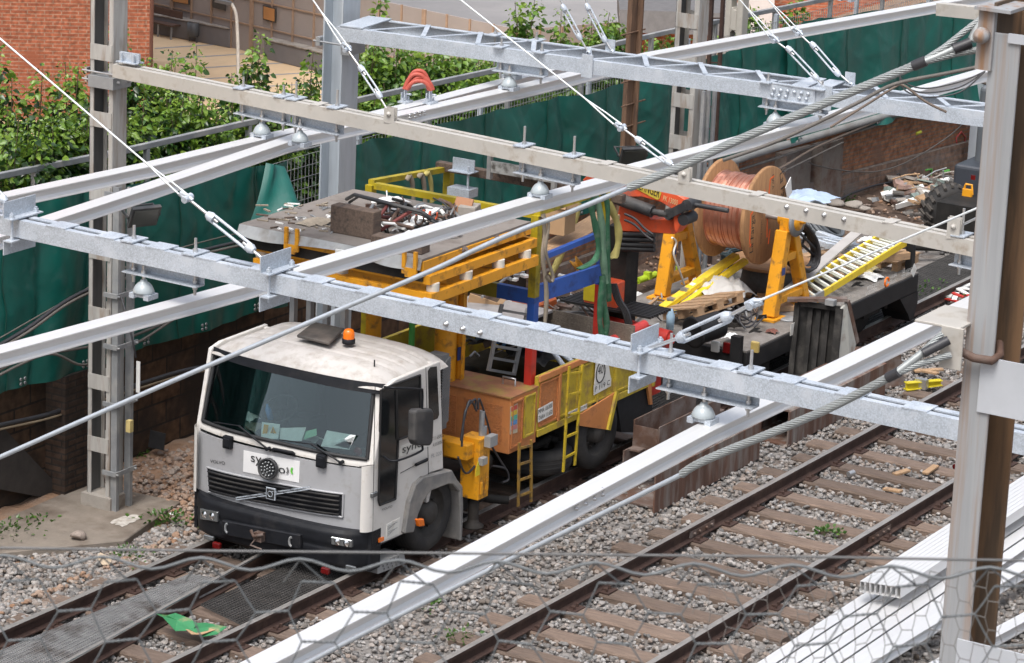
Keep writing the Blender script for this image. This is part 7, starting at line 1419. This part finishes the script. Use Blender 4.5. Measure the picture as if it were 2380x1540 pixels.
# ================= excavator and rubble at far right =================
ex=thing('wheel_loader','dark wheeled site machine partly hidden behind the near mast','machine',(46,19.2,-.1)); wc=at_d(2202,484,49.6); ax=V((-.55,-.83,0)).normalized()
m=MB(); m.lathe([(.16,-.16),(.28,-.18),(.36,-.14),(.385,-.08),(.385,.08),(.36,.14),(.28,.18),(.16,.16)],wc,ax,36); w=m.build('wheel',tyre,ex); a=ax.orthogonal().normalized(); b=ax.cross(a); m=MB()
for k in range(18):
    t=2*math.pi*k/18
    for s in (-1,1): e=a*math.cos(t+s*.12)+b*math.sin(t+s*.12); e2=a*math.cos(t+s*.12+.16*s)+b*math.sin(t+s*.12+.16*s); m.beam(wc+e*.395+ax*s*.02,wc+e2*.385+ax*s*.16,.045,.04,e)
m.build('tread_lugs',mat('muddy_lugs',(.07,.062,.055),.9,0,.3,8),w).location=(0,0,0)
m=MB(); m.lathe([(0,.1),(.15,.08),(.18,.16)],wc,ax,20); m.build('rim',chass,w).location=(0,0,0)
sl=mat('slate_machine_paint',(.035,.04,.05),.5,0,.2,3); bp=wc-ax*.0
m=MB(); q=at_y(2262,430,wc.y-.1); m.bb((q.x-.25,q.y-.9,q.z-.3),(q.x+.6,q.y+.25,q.z+.35)); m.build('engine_cover',sl,ex,bevel=.06,seg=3)
m=MB(); q=at_y(2285,330,wc.y-.1); m.bb((q.x-.1,q.y-.9,q.z-.9),(q.x+.9,q.y+.1,q.z+.9)); m.build('cab_column',mat('machine_grey',(.09,.1,.11),.45),ex,bevel=.08,seg=3)
m=MB(); q=at_y(2236,505,wc.y-.5); m.bb((q.x-.3,q.y-.6,q.z-.15),(q.x+.5,q.y+.3,q.z+.25)); m.cyl(q+V((-.6,.6,-.2)),q+V((.2,-.6,-.25)),.06,12); m.cyl(q+V((-.9,.4,-.35)),q+V((.3,-.9,-.4)),.06,12); m.build('axle_frame',chass,ex)
m=MB(); q=at_y(2248,458,wc.y-.4); m.box(q,(.06,.16,.26)); m.tube([q+V((0,.06,.12)),q+V((0,.04,.2)),q+V((0,-.06,.2)),q+V((0,-.08,.05))],.02,8); m.build('yellow_lever',yel,ex,bevel=.02)
m=MB(); q=at_y(2262,412,wc.y-1.0); m.box(q,(.02,.07,.07)); m.build('red_reflector',redl,ex)
cols=[conc,galvd,woodx,white,rust,cablem,mat('dull_teal',(.2,.25,.23),.7),mat('dusty_pink',(.36,.24,.2),.8),mat('pale_rubble',(.28,.25,.22),.9,0,.15,6)]
for k in range(90):
    x=random.gauss(2135,42); y=440+random.gauss(0,12)-(x-2135)*.1; p=at_z(x,y,-.08+random.uniform(0,.16)); m=MB(); m.box(p,(random.uniform(.07,.34),random.uniform(.05,.2),random.uniform(.02,.09)),Matrix.Rotation(random.uniform(0,3.1),3,'Z')@Matrix.Rotation(random.uniform(-.5,.5),3,'X')@Matrix.Rotation(random.uniform(-.4,.4),3,'Y'))
    tag(m.build('rubble_piece',random.choice(cols)),'broken piece in the rubble heap at the foot of the brick wall','rubble','rubble heap pieces')
for k in range(10): a=at_z(random.uniform(2060,2200),random.uniform(405,445),.2); d=V((random.uniform(-.5,.5),random.uniform(-.4,.4),random.uniform(-.05,.15))); m=MB(); m.tube([a,a+d*.5+Z_*.03,a+d],random.uniform(.008,.018),6); tag(m.build('rubble_rod',random.choice([cableb,galvd,woodx,conc])),'bent rod or pipe sticking out of the rubble heap','rod','rods in the rubble heap')
for k,(x,y,s) in enumerate(((2030,462,.13),(2070,458,.1),(1985,475,.15),(1940,470,.2),(2010,483,.1),(2120,474,.09),(1905,478,.18),(1870,485,.15))): 
    o=scatter(np.array([list(at_z(x,y,-.05))]),np.array([s]),'rubble_stone',MATS['pale_rubble'],.4); tag(o,'flat pale stone slab lying in the mud, '+('largest left one','beside the weed','by the planks','under the wall','nearest the wagon','farthest right','leftmost broad one','behind the reel')[k],'stone')
def mudx(P): return P[:,1]<19.9
ballast(1300,34,56,19.9,22,-.13,.012,.045,'mud_stones','scattered brown stones and crumbs on the mud before the brick wall',dst,top=300,exclude=mudx)
for x,y in ((2018,560),(2050,548),(1478,690)): rag(x,y,-.1,.12,'crumpled pale litter on the mud '+{2018:'beyond the wagon end',2050:'farther right near the beam',1478:'left of the reel stand'}[x],white,'litter','litter',x,.7)
p=at_y(2212,300,21.6); m=MB(); m.beam(p,p-Z_*.62,.06,.02,X_); m.beam(p+V((-.35,0,.1)),p+V((-.35,0,-.12)),.07,.02,X_); tag(m.build('white_tape',white),'white barrier tape hanging down before the brick wall','tape')
t=thing('cable_drum_cover','pale blue plastic sheet behind the big reel','sheet',at_z(1885,462,.3)); rag(1872,462,.3,.42,'pale blue plastic sheet lying behind the big reel',mat('pale_blue_sheet',(.42,.52,.68),.4,0,.08,5),'plastic_sheet','sheet',51,.3); bpy.data.objects.remove(t)
# ================= shrubs behind the fence =================
def shrub(cx,ty,by,hw,n,label,Yv=None,shoots=7,mt=None,young=.2,zb=1.0,lz=.105):
    Yv=Yv or 23.2+random.uniform(0,1.0); T=at_y(cx,ty,Yv); B=at_y(cx,by,Yv); w=hw*(T-O).dot(fw)/F; h=T.z-zb
    base=V((T.x,Yv,zb)); tr=thing('shrub',label,'shrub',base,('undergrowth shrubs behind the fence' if 'undergrowth' in label else 'tall shrubs behind the lattice beam' if 'in the row' in label else None)); P=[];D=[];S=[];MI=[]; st=MB()
    for k in range(shoots):
        f=random.uniform(-1,1); g_=random.uniform(-1,1); 
        if k==0: f=random.uniform(-.15,.15)
        top=h*(1-.4*abs(f)**1.5*random.uniform(.6,1)-(0 if k==0 else random.uniform(0,.4)))
        pts=[]
        for i in range(7):
            s=i/6; pts.append(base+V((f*w*(s**.7)*.9+.05*math.sin(i+k),g_*w*.7*(s**.8),top*s)))
        st.tube(pts,[.022*(1-.8*i/6) for i in range(7)],5)
        m_=int(n/shoots)
        s=rng.uniform(.12,1,m_)**.8; idx=np.minimum((s*6).astype(int),5); pa=np.array([list(p) for p in pts]); fr=(s*6-idx)[:,None]; q=pa[idx]*(1-fr)+pa[idx+1]*fr
        sp=(.07+.62*w*(1-s)**.5)[:,None]; dd=rng.normal(size=(m_,3)); dd[:,2]=dd[:,2]*.35; dd/=np.linalg.norm(dd,axis=1)[:,None]; off=dd*sp*rng.uniform(.2,1.1,(m_,1)); q=q+off
        out=dd+[0,0,-.35]+rng.normal(size=(m_,3))*.35; P.append(q);D.append(out);S.append(lz*rng.uniform(.65,1.2,m_)*(1-.45*(s>.93))); MI.append(((s>.86)&(rng.random(m_)<.75))|(rng.random(m_)<young*.4))
    P=np.concatenate(P)-np.array(list(base)); o=leafmesh(P,np.concatenate(D),np.concatenate(S),'crown',[mt or leafd,leafy],np.concatenate(MI)); o.parent=tr
    st.build('stems',mat('shrub_stem',(.09,.07,.04),.8),tr)
pos=[(20,100,430,90,1500,'dense dark shrub at the far left edge by the brick building'),(95,150,430,90,1500,'dense dark shrub second from the left edge'),(150,130,420,80,1400,'bushy dark shrub left of the left lattice mast'),(60,260,470,110,1500,'low dense shrub at the left just above the hand rail'),(180,240,420,100,1300,'low dense shrub behind the left lattice mast'),
(300,55,420,60,1300,'tall slim shrub right of the left lattice mast against bricks'),(345,120,420,80,1200,'leafy shrub in front of the brick building corner'),(300,260,420,110,1400,'low dense shrub right of the left lattice mast'),(400,115,380,65,900,'upright shrub in front of the tan plaza'),(480,110,360,60,900,'pointed shrub left of the street lamp pole'),(440,240,380,110,1500,'low dense shrub below the tan beam left part'),(540,150,330,60,800,'slim shrub at the street lamp pole'),
(595,68,330,55,1300,'tallest pointed shrub right of the street lamp pole'),(560,240,340,100,1100,'low shrub behind the two insulator hangers'),(640,190,330,50,700,'small shrub left of the tall grey column'),(720,110,260,50,800,'leafy shrub touching the tall grey column on its left'),(680,330,520,60,700,'green shrub showing through the gap in the tarpaulin'),
(875,75,270,75,1100,'light green shrub right of the tall grey column'),(885,-40,120,22,200,'thin tall shoot rising above the lattice beam end'),(950,90,260,85,1100,'light green shrub behind the lattice beam left part'),(1040,100,240,95,1000,'light green shrub behind the jumper cables'),(1115,118,230,75,800,'light green shrub right of the jumper cables'),(1225,-20,190,45,500,'tall sparse shrub behind the long stay wire'),(1200,150,230,70,500,'low light shrub beneath the lattice beam middle'),
(1335,30,190,60,700,'light shrub behind the pair of short stays'),(1390,20,160,50,400,'sparse tall shrub right of the pair of short stays'),(1440,45,170,55,600,'light shrub left of the rusty pole'),(1520,70,160,50,600,'yellowish shrub right of the rusty pole'),(1620,90,160,40,250,'sparse shrub behind the second lattice mast'),(1745,15,110,45,220,'thin shrub above the tarpaulin by the concrete post'),(1700,90,140,40,200,'small shrub at the top of the tarpaulin right of the concrete post'),(1830,-10,60,50,180,'sprig above the tarpaulin at the top right')]
for k in range(14):
    pos.append((10+k*52,255-k*4+random.randint(-25,25),470,75,1100,'low dark undergrowth shrub in the hedge behind the left tarpaulin'))
for k in range(12):
    pos.append((845+k*30,(95,125,88,130,100,120,92,128,105,135,118,140)[k]+random.randint(-8,8),280-k*5,52,900,'tall light green shrub in the row behind the lattice beam'))
for k in range(9):
    pos.append((850+k*72,205-k*12+random.randint(-15,15),300-k*10,60,700,'low light undergrowth shrub in the hedge behind the middle tarpaulin'))
for i,a in enumerate(pos): shrub(a[0],a[1],a[2],a[3]*1.1,int(a[4]*(4.4 if a[0]<760 else 5.0)),a[5],mt=(leafd if a[0]<760 else leafm),young=.15 if a[0]<760 else .5,shoots=15 if a[4]>=600 else (9 if a[4]>=400 else 4),Yv=22.75+(a[1]<140)*.8+random.uniform(0,.5))
# ================= plaza and buildings behind =================
ZP=-5
m=MB(); m.bb((5,22.62,-6),(75,26.3,1.0)); struct(m.build('embankment',dm))
pzm=mat('tan_paving',(.62,.45,.27),.85,0,.1,.8,dirt=(.52,.38,.23),damt=.3,dscale=.5); m=MB(); m.grid(lambda u,v:V((-60+u*420,26.3+v*260,ZP)),1,1); struct(m.build('plaza',pzm,loc=(0,30,ZP)))
for k,(a,b) in enumerate((((360,112),(470,104)),((350,150),(600,126)),((380,270),(520,262)),((612,166),(700,156)),((560,205),(760,190)))): pass
for k in range(9):
    p=at_z(360+30*k,112+24*k,ZP+.004); q=at_z(620+40*k,95+24*k,ZP+.004); m=MB(); d=(q-p).normalized(); s=d.cross(Z_)*.06; m.add([p+s,p-s,q-s,q+s],[(0,1,2,3)]); struct(m.build('paving_strip',mat('grey_strip',(.28,.28,.28),.8)))
hoA,hoB=at_z(300,64,ZP),at_z(1170,268,ZP); hd=(hoB-hoA).normalized(); hn=hd.cross(Z_)
if hn.dot(O-hoA)<0: hn=-hn
hoA=hoA-hn*.42; hoB=hoB-hn*.42
hmm=mat('hoarding_mesh',(.3,.27,.255),.8,0,.06,1.5); hpm=mat('hoarding_frame',(.34,.24,.17),.8); HH=2.15
t=thing('hoarding','long tan framed grey hoarding fence around the plaza','hoarding',(hoA+hoB)/2); L=(hoB-hoA).length
m=MB(); m.beam(hoA+Z_*HH/2-hd*8,hoB+Z_*HH/2,.06,HH); m.build('panels',hmm,t)
for i in range(int(L/.82)+6):
    p=hoB-hd*.82*i+hn*.05; m=MB(); m.beam(p,p+Z_*(HH+.02),.05 if i%4 else .13,.05,hn); m.build('post',hpm,t)
m=MB(); 
for z in (.75,1.45): m.beam(hoA-hd*8+hn*.052+Z_*z,hoB+hn*.052+Z_*z,.03,.04)
m.build('rails',hpm,t)
hoC=at_z(1500,235,ZP); m=MB(); m.beam(hoB+Z_*HH/2,hoC+Z_*HH/2,.06,HH); m.build('panels',hmm,t); 
for i in range(7): p=hoB.lerp(hoC,i/6)+hn*.05; m=MB(); m.beam(p,p+Z_*HH,.08,.05,hn); m.build('post',hpm,t)
def onho(x,y): # point on hoarding plane
    d=ray((x,y)); k=(hoA-O).dot(hn)/d.dot(hn); return O+d*k+hn*.07
for x0,y0,x1,y1,c in ((617,8,647,50,1),(500,-10,530,22,0),(405,-15,447,8,1)):
    m=MB(); a=onho(x0,y0+2);b=onho(x1,y0+10);c2=onho(x1,y1+2);d=onho(x0,y1-6); m.prism([a,b,c2,d],hn*.03); o=m.build('notice_board',mat('dark_frame',(.05,.045,.04),.6),t)
    if c: 
        q=[(p-(a+b+c2+d)/4)*.84+(a+b+c2+d)/4+hn*.032 for p in (a,b,c2,d)]; m=MB(); m.prism(q,hn*.01); m.build('orange_panel',mat('orange_board',(.42,.2,.07),.6,0,.1,3),t)
m=MB(); a=at_z(300,78,ZP)+hn*.0; bA=at_z(344,74,ZP); 
bm_=mat('dark_concrete_barrier',(.17,.165,.17),.8,0,.12,2)
def barrier(p,q,label): 
    A=at_z(*p,ZP)+Z_*.0; B=at_z(*q,ZP); m=MB(); m.beam(A+Z_*.26-hn*.18,B+Z_*.26-hn*.18,.34,.52); o=m.build('concrete_barrier',bm_,bevel=.02); m=MB(); m.beam(A+Z_*.535-hn*.18,B+Z_*.535-hn*.18,.4,.03); m.build('cap',conc,o); tag(o,label,'barrier')
barrier((330,73),(531,111),'left dark concrete barrier behind the bench and bin'); barrier((612,136),(900,206),'right dark concrete barrier below the hoarding')
# bench, bin, lamp
p=at_z(395,90,ZP); bt=thing('bench','brown slatted park bench on the tan plaza','bench',p); d=hd; bw=mat('bench_slats',(.09,.05,.035),.7); 
m=MB(); m.beam(p-d*1.25+Z_*.38-hn*.1,p+d*.15+Z_*.38-hn*.1,.36,.04); m.build('seat',bw,bt); m=MB(); m.beam(p-d*1.25+Z_*.6-hn*.3,p+d*.15+Z_*.6-hn*.3,.05,.3); m.build('backrest',bw,bt)
for s in (-1.0,-.45,.1): m=MB(); m.beam(p+d*s+hn*.05,p+d*s+Z_*.37+hn*.03,.04,.04); m.beam(p+d*s-hn*.32,p+d*s-hn*.3+Z_*.5,.04,.04); m.build('leg',galvd,bt)
p=at_z(449,97,ZP); t=thing('litter_bin','dark grey litter bin on two legs beside the bench','bin',p); m=MB(); m.lathe([(.14,.16),(.17,.2),(.17,.55),(.15,.55),(.15,.5),(0,.5)],p,Z_,20); m.build('bucket',mat('bin_grey',(.075,.08,.085),.5),t)
for s in (-1,1): m=MB(); m.beam(p+d*s*.15,p+d*s*.15+Z_*.5,.03,.03); m.build('leg',mat('bin_grey',(.07,.07,.07)),t)
p=at_z(554,243,ZP); t=thing('street_lamp','slim pale street lamp with curved arm in front of the hoarding','street lamp',p); q=[at_d(x,y,(p-O).dot(fw)) for x,y in ((554,243),(553,120),(550,45),(545,22),(538,8))]; m=MB(); m.tube(smooth(q,4),[.045]*17,8); m.build('pole',mat('lamp_pole',(.42,.4,.36),.6),t); m=MB(); e=q[-1]; m.beam(e+V((0,0,0)),at_d(500,0,(p-O).dot(fw)),.16,.08); m.build('lamp_head',mat('lamp_head_grey',(.08,.08,.085),.4),t)
# brick building left
br=brick_mat('red_brick',(.235,.075,.042),(.28,.095,.052),(.27,.17,.125),.4,.09,dirt=(.22,.075,.043),damt=.1,msz=.013,kx=(.5,-.86))
p=at_z(345,285,ZP); m=MB(); dv=V((r0.x,r0.y,0)).normalized(); dv=(Matrix.Rotation(rad(6),3,'Z')@dv); a=p; b=p-dv*30; m.prism([a,b,b+Z_*30,a+Z_*30],dv.cross(Z_)*-8); o=tag(m.build('brick_building',br),'red orange brick building at the top left corner','building')
m=MB(); n=dv.cross(Z_)
# tarmac yard and right hand buildings
m=MB(); P=[at_z(x,y,ZP+.01) for x,y in ((760,-60),(1178,262),(1800,200),(2100,-300),(900,-400))]; m.add(P,[(0,1,2,3,4)]); struct(m.build('tarmac_yard',mat('grey_tarmac',(.24,.23,.225),.9,0,.08,.6,dirt=(.29,.275,.265),damt=.4,dscale=.3)))
rb=brick_mat('red_brick_right',(.27,.075,.04),(.32,.1,.05),(.3,.16,.11),.3,.075,dirt=(.3,.1,.05),damt=.3)
def bld(x0,x1,yt,yb,dep,mt,label,nm='building',thk=3,par=None):
    A=at_d(x0,yt,dep);B=at_d(x1,yt+(x1-x0)*.035,dep);C=at_d(x1,yb+(x1-x0)*.035,dep);Dd=at_d(x0,yb,dep); m=MB(); m.prism([A,B,C,Dd],V((fw.x,fw.y,0)).normalized()*thk)
    return m.build(nm,mt,par) if par else tag(m.build(nm,mt),label,'building')
o=bld(1478,1690,70,330,80,rb,'low red brick building under a dark eave right of the rusty pole')
bld(1440,1700,22,74,79.2,mat('dark_eave',(.12,.115,.115),.7),'',nm='eave',par=None).parent=None
e=bpy.data.objects['eave']; tag(e,'dark grey eave band above the low red brick building','eave')
P=[at_d(1440,22,79.2),at_d(1700,32,79.2),at_d(1760,-60,90),at_d(1500,-70,90)]; m=MB(); m.prism(P,(0,0,-.15)); tag(m.build('corrugated_roof',mat('pale_roof',(.45,.46,.47),.6,0,.08,2,stretch=(14,1,1))),'pale corrugated roof at the top edge behind the second lattice mast','roof')
bld(1690,1726,-60,250,82,rb,'narrow red brick wall strip left of the pale facade at top right'); bld(1726,1800,-60,230,82,mat('pale_facade',(.5,.45,.42),.7,0,.05,6),'pale panelled facade at the top right behind the stays'); bld(1800,2300,-60,260,83,rb,'red brick wall at the top right behind the tarpaulin')
